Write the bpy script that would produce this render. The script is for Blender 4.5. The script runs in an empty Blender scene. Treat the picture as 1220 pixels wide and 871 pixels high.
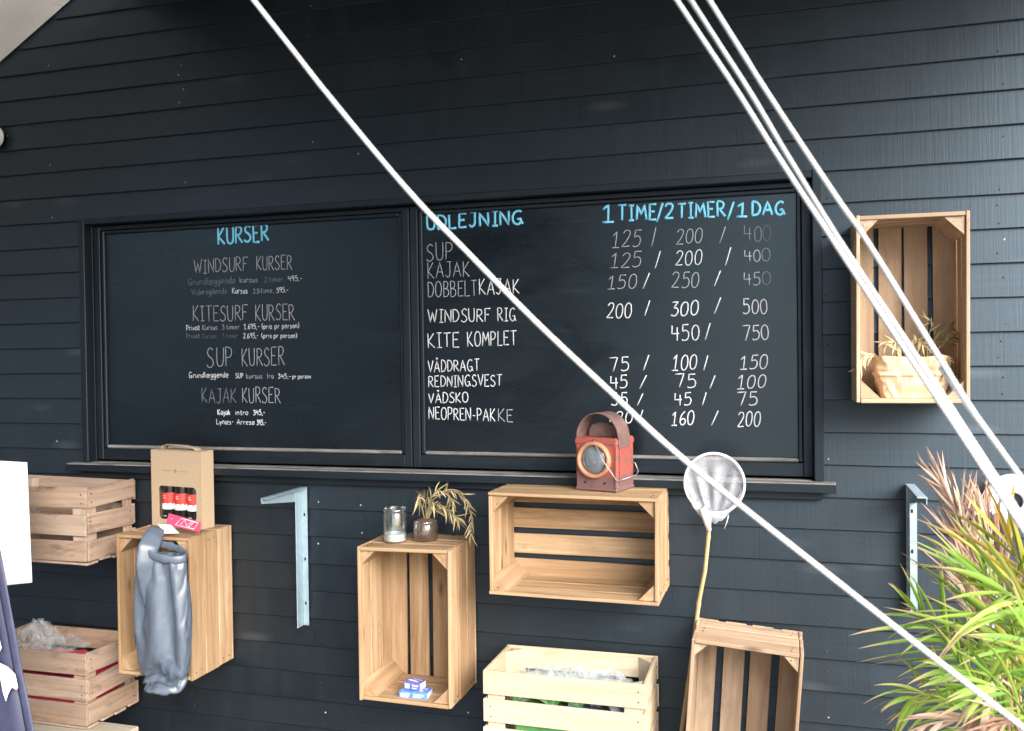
import bpy, math, random
from mathutils import Vector, Matrix, noise, Euler

# ------------------------------------------------------------------ camera
scene = bpy.context.scene
C = scene.collection
F_PX, W_PX, H_PX = 1087.39, 1220.0, 871.0
YAW, PIT, ROL = (math.radians(a) for a in (16.768, -0.8204, -0.7785))
CAM = Vector((0.0, -2.9557, 1.6))
_fw = Vector((-math.sin(YAW) * math.cos(PIT), math.cos(YAW) * math.cos(PIT), math.sin(PIT)))
_r = Vector((math.cos(YAW), math.sin(YAW), 0.0))
_u = _r.cross(_fw)
_R = _r * math.cos(ROL) + _u * math.sin(ROL)
_U = -_r * math.sin(ROL) + _u * math.cos(ROL)
cam_data = bpy.data.cameras.new('camera')
cam_data.lens = 36.0 * F_PX / W_PX
cam_data.sensor_width = 36.0
cam_data.clip_start = 0.02
cam_data.clip_end = 500.0
cam_data.dof.use_dof = True
cam_data.dof.focus_distance = 2.75
cam_data.dof.aperture_fstop = 5.6
cam = bpy.data.objects.new('camera', cam_data)
C.objects.link(cam)
m3 = Matrix((( _R.x, _U.x, -_fw.x), (_R.y, _U.y, -_fw.y), (_R.z, _U.z, -_fw.z)))
cam.matrix_world = Matrix.Translation(CAM) @ m3.to_4x4()
scene.camera = cam

# ------------------------------------------------------------------ world, sun, exposure
SUN_DIR = Vector((0.60, -0.60, 0.58)).normalized()      # towards the sun
world = bpy.data.worlds.new('World')
scene.world = world
world.use_nodes = True
wn = world.node_tree
sky = wn.nodes.new('ShaderNodeTexSky')
sky.sky_type = 'NISHITA'
sky.sun_disc = False
sky.sun_elevation = math.asin(SUN_DIR.z)
sky.sun_rotation = math.atan2(SUN_DIR.x, SUN_DIR.y)
sky.air_density = 1.0
sky.dust_density = 3.0
bg = wn.nodes['Background']
bg.inputs['Strength'].default_value = 0.15
wn.links.new(sky.outputs['Color'], bg.inputs['Color'])
sl = bpy.data.lights.new('sun', 'SUN')
sl.energy = 5.0
sl.angle = math.radians(50)
sl.color = (1.0, 0.985, 0.965)
so = bpy.data.objects.new('sun', sl)
C.objects.link(so)
so.rotation_euler = SUN_DIR.to_track_quat('Z', 'Y').to_euler()
scene.view_settings.view_transform = 'Standard'
scene.view_settings.look = 'None'
scene.view_settings.exposure = 1.32
scene.view_settings.gamma = 1.0
scene.view_settings.use_curve_mapping = False
scene.render.engine = 'CYCLES'
scene.cycles.max_bounces = 8
scene.cycles.transparent_max_bounces = 16
scene.cycles.use_denoising = True

rng = random.Random(7)


def at(x, y, Y=0.0):
    """point on the vertical plane Y seen at photo pixel (x, y)"""
    d = _fw + _R * ((x - W_PX / 2) / F_PX) - _U * ((y - H_PX / 2) / F_PX)
    return CAM + d * ((Y - CAM.y) / d.y)


def atd(x, y, dist):
    d = _fw + _R * ((x - W_PX / 2) / F_PX) - _U * ((y - H_PX / 2) / F_PX)
    return CAM + d * dist


# ------------------------------------------------------------------ mesh builder
class MB:
    def __init__(s):
        s.v, s.f, s.g, s.t, s.mi, s.sm = [], [], [], [], [], []

    def add(s, verts, faces, M=None, g=None, tone=None, mi=0, smooth=False):
        o = len(s.v)
        if M is not None:
            verts = [M @ Vector(p) for p in verts]
        verts = [Vector(p) for p in verts]
        s.v += verts
        s.g += [Vector(p) for p in g] if g is not None else [p.copy() for p in verts]
        t = rng.random() if tone is None else tone
        s.t += list(t) if isinstance(t, (list, tuple)) else [t] * len(verts)
        for fc in faces:
            s.f.append([i + o for i in fc]); s.mi.append(mi); s.sm.append(smooth)

    def cbox(s, lo, hi, c=0.0015, M=None, along=0, tone=None, mi=0, warp=0.0):
        """box with chamfered edges; 'along' is the grain axis"""
        lo, hi = Vector(lo), Vector(hi)
        c = min([c] + [(hi[i] - lo[i]) * 0.45 for i in range(3)])
        vs, idx = [], {}
        for sx in (0, 1):
            for sy in (0, 1):
                for sz in (0, 1):
                    sg = (sx, sy, sz)
                    for ax in range(3):
                        p = [0, 0, 0]
                        for i in range(3):
                            e = hi[i] if sg[i] else lo[i]
                            p[i] = e if i == ax else (e - c if sg[i] else e + c)
                        idx[(sx, sy, sz, ax)] = len(vs); vs.append(Vector(p))
        fs = []
        for ax in range(3):
            a, b = (ax + 1) % 3, (ax + 2) % 3
            for side in (0, 1):
                q = []
                for (p, r) in ((0, 0), (1, 0), (1, 1), (0, 1)):
                    k = [0, 0, 0]; k[ax] = side; k[a] = p; k[b] = r
                    q.append(idx[(k[0], k[1], k[2], ax)])
                fs.append(q if side else q[::-1])
            for p in (0, 1):
                for r in (0, 1):
                    k0 = [0, 0, 0]; k0[a] = p; k0[b] = r
                    k1 = list(k0); k1[ax] = 1
                    q = [idx[tuple(k0) + (a,)], idx[tuple(k1) + (a,)], idx[tuple(k1) + (b,)], idx[tuple(k0) + (b,)]]
                    fs.append(q if (p == r) else q[::-1])
        for sx in (0, 1):
            for sy in (0, 1):
                for sz in (0, 1):
                    q = [idx[(sx, sy, sz, i)] for i in range(3)]
                    fs.append(q if (sx + sy + sz) % 2 else q[::-1])
        if warp:
            ph = rng.uniform(0, 6); a, b = (along + 1) % 3, (along + 2) % 3
            L = hi[along] - lo[along]
            w1, w2 = rng.uniform(-warp, warp), rng.uniform(-warp, warp)
            for p in vs:
                tt = (p[along] - lo[along]) / L - 0.5
                p[a] += w1 * tt; p[b] += w2 * tt
        off = Vector((rng.uniform(0, 30), rng.uniform(0, 30), rng.uniform(0, 30)))
        order = [along, (along + 1) % 3, (along + 2) % 3]
        g = [Vector((p[order[0]], p[order[1]], p[order[2]])) + off for p in vs]
        s.add(vs, fs, M, g, tone, mi)

    def tube(s, pts, rad, n=8, M=None, tone=None, mi=0, flat=None, caps=True, smooth=True, nrm=None):
        pts = [Vector(p) for p in pts]
        if not isinstance(rad, (list, tuple)):
            rad = [rad] * len(pts)
        vs, gs = [], []
        ref = Vector(nrm) if nrm is not None else None
        prev = None
        dist = 0.0
        for i, p in enumerate(pts):
            d = (pts[min(i + 1, len(pts) - 1)] - pts[max(i - 1, 0)])
            if d.length < 1e-9:
                d = Vector((0, 0, 1))
            d.normalize()
            if ref is not None:
                a = d.cross(ref)
                a = a.normalized() if a.length > 1e-6 else d.orthogonal().normalized()
            elif prev is None:
                a = d.orthogonal().normalized()
            else:
                a = (prev - d * prev.dot(d)).normalized()
            prev = a
            b = a.cross(d)
            if i:
                dist += (pts[i] - pts[i - 1]).length
            for k in range(n):
                th = 2 * math.pi * k / n
                fb = 1.0 if flat is None else flat
                vs.append(p + a * (math.cos(th) * rad[i]) + b * (math.sin(th) * rad[i] * fb))
                gs.append(Vector((dist, math.cos(th) * rad[i], math.sin(th) * rad[i])))
        fs = []
        for i in range(len(pts) - 1):
            for k in range(n):
                fs.append([i * n + k, i * n + (k + 1) % n, (i + 1) * n + (k + 1) % n, (i + 1) * n + k])
        if caps:
            fs.append(list(range(n))[::-1]); fs.append([(len(pts) - 1) * n + k for k in range(n)])
        s.add(vs, fs, M, gs, tone, mi, smooth)

    def lathe(s, prof, n=24, M=None, tone=None, mi=0, sx=1.0, sy=1.0, smooth=True):
        vs, fs = [], []
        for (r, z) in prof:
            for k in range(n):
                th = 2 * math.pi * k / n
                vs.append(Vector((r * math.cos(th) * sx, r * math.sin(th) * sy, z)))
        for i in range(len(prof) - 1):
            for k in range(n):
                fs.append([i * n + k, i * n + (k + 1) % n, (i + 1) * n + (k + 1) % n, (i + 1) * n + k])
        s.add(vs, fs, M, None, tone, mi, smooth)

    def prism(s, poly, d0, d1, M=None, tone=None, mi=0):
        """polygon in local xz, extruded along local y"""
        n = len(poly)
        vs = [Vector((x, d0, z)) for x, z in poly] + [Vector((x, d1, z)) for x, z in poly]
        fs = [list(range(n)), [n + i for i in range(n)][::-1]]
        for i in range(n):
            fs.append([i, i + n, (i + 1) % n + n, (i + 1) % n])
        off = Vector((rng.uniform(0, 30), rng.uniform(0, 30), rng.uniform(0, 30)))
        g = [Vector((p.y, p.x, p.z)) + off for p in vs]
        s.add(vs, fs, M, g, tone, mi)

    def blade(s, p0, d, length, width, droop=0.3, n=5, tone=None, mi=0, side=None, curl=0.0):
        d = Vector(d).normalized()
        p = Vector(p0)
        vs, fs, gs, ts = [], [], [], []
        t0 = rng.random() if tone is None else tone
        sd = Vector(side) if side is not None else d.cross(Vector((rng.uniform(-.6, .6), rng.uniform(-1, -.3), rng.uniform(-.4, .6))))
        if sd.length < 1e-5:
            sd = d.orthogonal()
        sd.normalize()
        for i in range(n + 1):
            t = i / n
            w = width * (0.45 + 1.4 * t if t < 0.35 else 0.94 * (1 - ((t - 0.35) / 0.65) ** 1.7) + 0.02)
            nn = sd.cross(d).normalized()
            vs += [p - sd * w / 2, p + nn * w * 0.18, p + sd * w / 2]
            gs += [Vector((t, -0.5, t0 * 17)), Vector((t, 0, t0 * 17)), Vector((t, 0.5, t0 * 17))]
            if i < n:
                d = (d + Vector((0, 0, -droop / n)) + sd * (curl / n)).normalized()
                p = p + d * (length / n)
        for i in range(n):
            a = i * 3
            fs += [[a, a + 1, a + 4, a + 3], [a + 1, a + 2, a + 5, a + 4]]
        s.add(vs, fs, None, gs, t0, mi, True)

    def build(s, name, mats, parent=None, loc=None):
        me = bpy.data.meshes.new(name)
        if not isinstance(mats, (list, tuple)):
            mats = [mats]
        vs = s.v if loc is None else [p - Vector(loc) for p in s.v]
        me.from_pydata([tuple(p) for p in vs], [], s.f)
        for m in mats:
            me.materials.append(m)
        me.polygons.foreach_set('material_index', s.mi)
        me.polygons.foreach_set('use_smooth', s.sm)
        a = me.attributes.new('gco', 'FLOAT_VECTOR', 'POINT')
        a.data.foreach_set('vector', [c for p in s.g for c in p])
        b = me.attributes.new('tone', 'FLOAT', 'POINT')
        b.data.foreach_set('value', s.t)
        me.update()
        o = bpy.data.objects.new(name, me)
        C.objects.link(o)
        if parent is not None:
            o.parent = parent
        elif loc is not None:
            o.location = loc
        return o


def tag(o, label, cat, group=None, kind=None):
    if label: o['label'] = label
    if cat: o['category'] = cat
    if group: o['group'] = group
    if kind: o['kind'] = kind
    return o


def thing(name, label, cat, loc, group=None, rot=None):
    o = bpy.data.objects.new(name, None)
    C.objects.link(o)
    o.empty_display_size = 0.05
    o.location = loc
    if rot is not None:
        o.matrix_world = Matrix.Translation(Vector(loc)) @ rot.to_4x4()
    return tag(o, label, cat, group)


# ------------------------------------------------------------------ materials
class NT:
    def __init__(s, name):
        s.m = bpy.data.materials.new(name)
        s.m.use_nodes = True
        s.t = s.m.node_tree
        s.p = s.t.nodes['Principled BSDF']
        s.out = s.t.nodes['Material Output']

    def n(s, kind, **kw):
        nd = s.t.nodes.new('ShaderNode' + kind)
        for k, v in kw.items():
            setattr(nd, k, v)
        return nd

    def l(s, a, b):
        s.t.links.new(a, b)

    def attr(s, name):
        return s.n('Attribute', attribute_name=name)

    def noise(s, vec, scale, detail=4, rough=0.55, dist=0.0):
        x = s.n('TexNoise')
        x.inputs['Scale'].default_value = scale
        x.inputs['Detail'].default_value = detail
        x.inputs['Roughness'].default_value = rough
        x.inputs['Distortion'].default_value = dist
        if vec is not None:
            s.l(vec, x.inputs['Vector'])
        return x.outputs['Fac']

    def map(s, vec, scale, loc=(0, 0, 0)):
        x = s.n('Mapping')
        x.inputs['Scale'].default_value = scale
        x.inputs['Location'].default_value = loc
        s.l(vec, x.inputs['Vector'])
        return x.outputs['Vector']

    def ramp(s, fac, stops, interp='LINEAR'):
        x = s.n('ValToRGB')
        x.color_ramp.interpolation = interp
        e = x.color_ramp.elements
        while len(e) > 1:
            e.remove(e[-1])
        e[0].position = stops[0][0]; e[0].color = tuple(stops[0][1]) + (1,)
        for p, c in stops[1:]:
            q = e.new(p); q.color = tuple(c) + (1,)
        s.l(fac, x.inputs['Fac'])
        return x.outputs['Color']

    def fr(s, fac, a, b, c=0.0, d=1.0):
        x = s.n('MapRange')
        x.inputs['From Min'].default_value = a; x.inputs['From Max'].default_value = b
        x.inputs['To Min'].default_value = c; x.inputs['To Max'].default_value = d
        s.l(fac, x.inputs['Value'])
        return x.outputs['Result']

    def mix(s, fac, a, b, mode='MIX'):
        x = s.n('Mix', data_type='RGBA', blend_type=mode)
        for sock, val in ((x.inputs[0], fac), (x.inputs[6], a), (x.inputs[7], b)):
            if isinstance(val, (int, float)):
                sock.default_value = val
            elif isinstance(val, tuple):
                sock.default_value = val if len(val) == 4 else val + (1,)
            else:
                s.l(val, sock)
        return x.outputs[2]

    def math(s, op, a, b=None):
        x = s.n('Math', operation=op)
        for i, v in enumerate((a, b)):
            if v is None: continue
            if isinstance(v, (int, float)): x.inputs[i].default_value = v
            else: s.l(v, x.inputs[i])
        return x.outputs[0]

    def bump(s, h, strength, dist=0.002):
        x = s.n('Bump')
        x.inputs['Strength'].default_value = strength
        x.inputs['Distance'].default_value = dist
        s.l(h, x.inputs['Height'])
        s.l(x.outputs['Normal'], s.p.inputs['Normal'])

    def set(s, **kw):
        for k, v in kw.items():
            i = s.p.inputs[k.replace('_', ' ')]
            if isinstance(v, (int, float)): i.default_value = v
            elif isinstance(v, tuple): i.default_value = v if len(v) == 4 else v + (1,)
            else: s.l(v, i)
        return s


def wood(name, light, mid, dark, stain=0.0, rough=0.72, grey=0.0):
    m = NT(name)
    g = m.attr('gco').outputs['Vector']
    tone = m.attr('tone').outputs['Fac']
    grain = m.noise(m.map(g, (2.2, 42, 42)), 1.0, 6, 0.62, 0.6)
    fine = m.noise(m.map(g, (9, 260, 260)), 1.0, 3, 0.6)
    wide = m.noise(m.map(g, (3.0, 9, 9)), 1.0, 4, 0.6, 1.2)
    col = m.ramp(grain, [(0.28, dark), (0.47, mid), (0.70, light)])
    col = m.mix(m.fr(tone, 0, 1, 0.0, 0.6), col, tuple(c * f_ for c, f_ in zip(mid, (0.62, 0.54, 0.46))))
    col = m.mix(m.fr(wide, 0.52, 0.72, 0, 0.5), col, tuple((a * 0.75, a * 0.62, a * 0.5)[i] for i, a in enumerate(mid)))
    # knots
    vo = m.n('TexVoronoi'); m.l(m.map(g, (4.2, 13, 13)), vo.inputs['Vector']); vo.inputs['Scale'].default_value = 1.0
    kn = m.fr(vo.outputs['Distance'], 0.05, 0.17, 0.85, 0.0)
    sel = m.fr(m.noise(m.map(g, (1.1, 3, 3)), 1.0, 0), 0.49, 0.53)
    col = m.mix(m.math('MULTIPLY', kn, sel), col, tuple(c * 0.42 for c in dark))
    if stain:
        sn = m.noise(m.map(g, (6, 16, 16), (3, 1, 7)), 1.0, 5, 0.7, 1.0)
        col = m.mix(m.fr(sn, 0.56, 0.70, 0, stain), col, (0.085, 0.06, 0.052))
        s2 = m.noise(m.map(g, (5, 9, 9), (9, 4, 2)), 1.0, 4, 0.6, 0.8)
        col = m.mix(m.fr(s2, 0.55, 0.7, 0, stain * 0.7), col, (0.24, 0.12, 0.085))
    if grey:
        s3 = m.noise(m.map(g, (2, 7, 7), (5, 5, 5)), 1.0, 4, 0.6)
        col = m.mix(m.fr(s3, 0.4, 0.66, 0, grey), col, (0.26, 0.235, 0.21))
    col = m.mix(m.fr(fine, 0.3, 0.7, 0.0, 0.16), col, tuple(c * 0.5 for c in dark))
    m.set(Base_Color=col, Roughness=rough)
    m.p.inputs['Specular IOR Level'].default_value = 0.25
    m.bump(m.math('ADD', grain, m.math('MULTIPLY', fine, 0.6)), 0.35, 0.0012)
    return m.m


WOOD_NEW = wood('pale_pine', (0.56, 0.415, 0.265), (0.42, 0.28, 0.16), (0.23, 0.135, 0.065), stain=0.28)
WOOD_BRIGHT = wood('overexposed_pine', (0.74, 0.64, 0.48), (0.66, 0.55, 0.40), (0.52, 0.41, 0.27))  # overexposed whiteness of one crate put into the wood colour
WOOD_OLD = wood('worn_pine', (0.56, 0.43, 0.33), (0.43, 0.31, 0.23), (0.25, 0.165, 0.12), stain=0.75, grey=0.45)
WOOD_GREY = wood('weathered_pine', (0.65, 0.50, 0.36), (0.51, 0.37, 0.25), (0.30, 0.19, 0.11), stain=0.38, grey=0.3)
WOOD_PALE = wood('bleached_board', (0.56, 0.52, 0.44), (0.48, 0.44, 0.36), (0.36, 0.32, 0.26), grey=0.3)
BAMBOO = wood('bamboo_cane', (0.66, 0.56, 0.32), (0.56, 0.46, 0.25), (0.40, 0.31, 0.15), rough=0.45)


def make_siding_mat():
    m = NT('black_stained_wood')
    g = m.attr('gco').outputs['Vector']
    tone = m.attr('tone').outputs['Fac']
    grain = m.noise(m.map(g, (1.3, 30, 30)), 1.0, 6, 0.65, 0.5)
    saw = m.noise(m.map(g, (150, 3.0, 3.0)), 1.0, 3, 0.7)
    sawb = m.noise(m.map(g, (22, 0.6, 0.6)), 1.0, 2, 0.5)
    vo = m.n('TexVoronoi'); m.l(m.map(g, (2.6, 9.5, 9.5)), vo.inputs['Vector']); vo.inputs['Scale'].default_value = 1.0
    kn = m.fr(vo.outputs['Distance'], 0.05, 0.22, 1.0, 0.0)
    sel = m.fr(m.noise(m.map(g, (0.8, 2.5, 2.5)), 1.0, 0), 0.52, 0.56)
    knot = m.math('MULTIPLY', kn, sel)
    big = m.noise(m.map(g, (2.0, 5, 5)), 1.0, 4, 0.6)
    col = m.ramp(grain, [(0.3, (0.0012, 0.0018, 0.0026)), (0.52, (0.0022, 0.0032, 0.0044)), (0.72, (0.0045, 0.0060, 0.0078))])
    col = m.mix(m.fr(tone, 0, 1, 0, 0.35), col, (0.002, 0.0028, 0.0038))
    col = m.mix(m.fr(sawb, 0.45, 0.75, 0, 0.5), col, (0.006, 0.008, 0.0105))
    col = m.mix(m.math('MULTIPLY', knot, 0.7), col, (0.030, 0.033, 0.037))
    # worn flecks of bare wood
    fl = m.noise(m.map(g, (14, 60, 60), (4, 2, 8)), 1.0, 3, 0.7)
    col = m.mix(m.fr(fl, 0.72, 0.80, 0, 0.45), col, (0.11, 0.105, 0.10))
    ro = m.math('ADD', m.fr(m.math('ADD', big, m.math('MULTIPLY', sawb, 0.3)), 0.4, 0.95, 0.38, 0.54), m.math('MULTIPLY', saw, 0.08))
    m.set(Base_Color=col, Roughness=ro)
    m.p.inputs['Specular IOR Level'].default_value = 0.9
    m.p.inputs['Specular Tint'].default_value = (0.62, 0.81, 1.0, 1.0)
    h = m.math('ADD', m.math('MULTIPLY', grain, 1.0), m.math('ADD', m.math('MULTIPLY', saw, 0.8), m.math('MULTIPLY', knot, 0.9)))
    m.bump(h, 0.40, 0.0014)
    return m.m


SIDING = make_siding_mat()


def make_trim_mat():
    m = NT('black_paint_trim')
    g = m.attr('gco').outputs['Vector']
    grain = m.noise(m.map(g, (2, 40, 40)), 1.0, 5, 0.6)
    ch = m.noise(m.map(g, (12, 40, 40)), 1.0, 4, 0.7)
    col = m.ramp(grain, [(0.3, (0.004, 0.0055, 0.0072)), (0.7, (0.009, 0.0115, 0.0145))])
    col = m.mix(m.fr(ch, 0.66, 0.74, 0, 0.45), col, (0.05, 0.055, 0.06))
    m.set(Base_Color=col, Roughness=m.fr(ch, 0.3, 0.7, 0.40, 0.56))
    m.p.inputs['Specular Tint'].default_value = (0.62, 0.81, 1.0, 1.0)
    m.bump(grain, 0.3, 0.001)
    return m.m


TRIM = make_trim_mat()


def make_sill_mat():
    m = NT('weathered_sill_paint')
    g = m.attr('gco').outputs['Vector']
    a = m.noise(m.map(g, (3, 30, 30)), 1.0, 6, 0.7)
    b = m.noise(m.map(g, (7, 14, 14), (2, 2, 2)), 1.0, 5, 0.7)
    col = m.ramp(a, [(0.32, (0.10, 0.098, 0.095)), (0.55, (0.20, 0.196, 0.188)), (0.72, (0.30, 0.294, 0.282))])
    col = m.mix(m.fr(b, 0.5, 0.68, 0, 0.7), col, (0.03, 0.03, 0.03))
    m.set(Base_Color=col, Roughness=0.75)
    m.bump(a, 0.5, 0.002)
    return m.m


SILL = make_sill_mat()


def make_board_mat():
    m = NT('chalkboard_paint')
    tc = m.n('TexCoord').outputs['Object']
    a = m.noise(m.map(tc, (1.6, 1.6, 5)), 1.0, 5, 0.6, 0.5)
    b = m.noise(m.map(tc, (6, 6, 60)), 1.0, 4, 0.6)
    c = m.noise(m.map(tc, (90, 90, 1.5)), 1.0, 2, 0.6)
    col = m.ramp(a, [(0.35, (0.0022, 0.0032, 0.0044)), (0.7, (0.0040, 0.0058, 0.0078))])
    col = m.mix(m.fr(b, 0.58, 0.74, 0, 0.45), col, (0.016, 0.019, 0.022))
    m.set(Base_Color=col, Roughness=m.math('ADD', m.fr(m.noise(m.map(tc, (1.2, 1.2, 2.2)), 1.7, 5, 0.65, 0.8), 0.3, 0.7, 0.20, 0.36), m.math('MULTIPLY', b, 0.06)))
    m.p.inputs['Specular IOR Level'].default_value = 0.8
    m.p.inputs['Specular Tint'].default_value = (0.60, 0.82, 1.0, 1.0)
    m.bump(m.math('ADD', b, c), 0.06, 0.001)
    return m.m


BOARD = make_board_mat()


def chalk(name, col):
    m = NT(name)
    tc = m.n('TexCoord').outputs['Object']
    a = m.noise(tc, 260, 3, 0.7)
    b = m.noise(tc, 18, 3, 0.6)
    k = m.math('ADD', m.fr(a, 0.35, 0.65, 0.0, 0.5), m.fr(b, 0.4, 0.7, 0.0, 0.3))
    m.set(Base_Color=m.mix(k, col, tuple(c * 0.55 + 0.008 for c in col)), Roughness=0.85)
    return m.m


CH_WHITE = chalk('white_chalk', (0.66, 0.69, 0.73))
CH_MID = chalk('rubbed_chalk', (0.33, 0.36, 0.40))
CH_GREY = chalk('faded_chalk', (0.16, 0.18, 0.21))
CH_FAINT = chalk('nearly_erased_chalk', (0.085, 0.10, 0.12))
CH_BLUE = chalk('blue_chalk', (0.19, 0.64, 0.92))


def plain(name, col, rough=0.5, metal=0.0, var=0.15, scale=30.0, bump=0.0, spec=0.5):
    m = NT(name)
    tc = m.n('TexCoord').outputs['Object']
    a = m.noise(tc, scale, 5, 0.6)
    m.set(Base_Color=m.mix(m.fr(a, 0.3, 0.7), tuple(c * (1 - var) for c in col), tuple(min(1, c * (1 + var)) for c in col)),
          Roughness=m.fr(a, 0.3, 0.7, max(0.02, rough - 0.07), min(1, rough + 0.07)), Metallic=metal)
    m.p.inputs['Specular IOR Level'].default_value = spec
    if bump:
        m.bump(a, bump, 0.002)
    return m.m


def glass(name, tint=(0.95, 0.98, 0.98), base=0.12, gloss=0.75):
    """thin clear sheet: mostly see-through, mirror-like at grazing angles"""
    m = NT(name)
    tr = m.n('BsdfTransparent'); tr.inputs['Color'].default_value = tint + (1,)
    gl = m.n('BsdfGlossy'); gl.inputs['Roughness'].default_value = 0.06
    lw = m.n('LayerWeight'); lw.inputs['Blend'].default_value = 0.35
    mx = m.n('MixShader')
    m.l(m.fr(lw.outputs['Facing'], 0, 1, base, gloss), mx.inputs[0])
    m.l(tr.outputs[0], mx.inputs[1]); m.l(gl.outputs[0], mx.inputs[2])
    m.l(mx.outputs[0], m.out.inputs['Surface'])
    return m.m


def film(name, col, alpha, rough=0.18):
    """crinkled plastic film or fine netting"""
    m = NT(name)
    tc = m.n('TexCoord').outputs['Object']
    a = m.noise(tc, 35, 4, 0.65, 0.8)
    m.set(Base_Color=col, Roughness=rough, Alpha=m.fr(a, 0.3, 0.7, alpha * 0.75, min(1, alpha * 1.25)))
    m.bump(a, 0.5, 0.004)
    return m.m


NAIL_PALE = plain('zinc_nail', (0.42, 0.42, 0.40), 0.45, 0.3)
NAIL_DARK = plain('rusty_nail', (0.03, 0.022, 0.018), 0.7)
GALV = plain('galvanised_steel', (0.36, 0.47, 0.53), 0.45, 0.45, 0.10, 45)
HOLE = plain('dark_hole', (0.012, 0.012, 0.012), 0.9)


def make_rope_mat():
    m = NT('white_braided_rope')
    g = m.attr('gco').outputs['Vector']
    sep = m.n('SeparateXYZ'); m.l(g, sep.inputs[0])
    at2 = m.n('Math', operation='ARCTAN2'); m.l(sep.outputs['Z'], at2.inputs[0]); m.l(sep.outputs['Y'], at2.inputs[1])
    a1 = m.math('ADD', m.math('MULTIPLY', sep.outputs['X'], 1150.0), m.math('MULTIPLY', at2.outputs[0], 4.0))
    a2 = m.math('SUBTRACT', m.math('MULTIPLY', sep.outputs['X'], 1150.0), m.math('MULTIPLY', at2.outputs[0], 4.0))
    h = m.math('ADD', m.math('SINE', a1), m.math('SINE', a2))
    d = m.noise(m.map(g, (9, 60, 60)), 1.0, 4, 0.6)
    col = m.ramp(h, [(0.0, (0.40, 0.41, 0.42)), (0.6, (0.60, 0.61, 0.62))])
    col = m.mix(m.fr(d, 0.50, 0.72, 0, 0.5), col, (0.36, 0.35, 0.33))
    m.set(Base_Color=col, Roughness=0.8)
    m.bump(h, 0.16, 0.001)
    return m.m


ROPE = make_rope_mat()

# ------------------------------------------------------------------ ground, building
gm = NT('grey_concrete')
tc = gm.n('TexCoord').outputs['Object']
ga = gm.noise(tc, 1.3, 6, 0.6)
gb = gm.noise(tc, 60, 4, 0.7)
gcol = gm.ramp(ga, [(0.3, (0.40, 0.385, 0.355)), (0.7, (0.50, 0.485, 0.45))])
gcol = gm.mix(gm.fr(gb, 0.35, 0.65, 0, 0.25), gcol, (0.30, 0.29, 0.27))
gm.set(Base_Color=gcol, Roughness=0.9)
gm.bump(gb, 0.4, 0.004)
mb = MB()
mb.add([(-150, -150, 0), (150, -150, 0), (150, 150, 0), (-150, 150, 0)], [[0, 1, 2, 3]])
g = mb.build('ground', gm.m)
g['kind'] = 'structure'
dk = NT('added_dark_deck')
dg = dk.attr('gco').outputs['Vector']
da = dk.noise(dk.map(dg, (1.5, 30, 30)), 1.0, 5, 0.6)
dk.set(Base_Color=dk.ramp(da, [(0.3, (0.030, 0.030, 0.031)), (0.7, (0.055, 0.054, 0.053))]), Roughness=0.85)
mb = MB()
for k in range(30):
    mb.cbox((-8.0, -4.35 + k * 0.145, 0.004), (8.0, -4.35 + k * 0.145 + 0.139, 0.034), 0.003, along=0)
g = mb.build('dark_reflection_deck', dk.m)  # unseen dark deck added to darken what the wall reflects
g['kind'] = 'structure'

WIN_X0, WIN_X1, WIN_Z0, WIN_Z1 = -2.628, 0.078, 1.196, 2.122      # opening in the siding
WX0, WX1 = -3.55, 6.2
RIDGE_X = 3.2
ROOF_SL = 0.581


def roof_z(x):
    zl = 2.798 + (x + 3.034) * ROOF_SL
    zr = 2.798 + (RIDGE_X * 2 - x + 3.034) * ROOF_SL
    return min(zl, zr)


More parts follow.
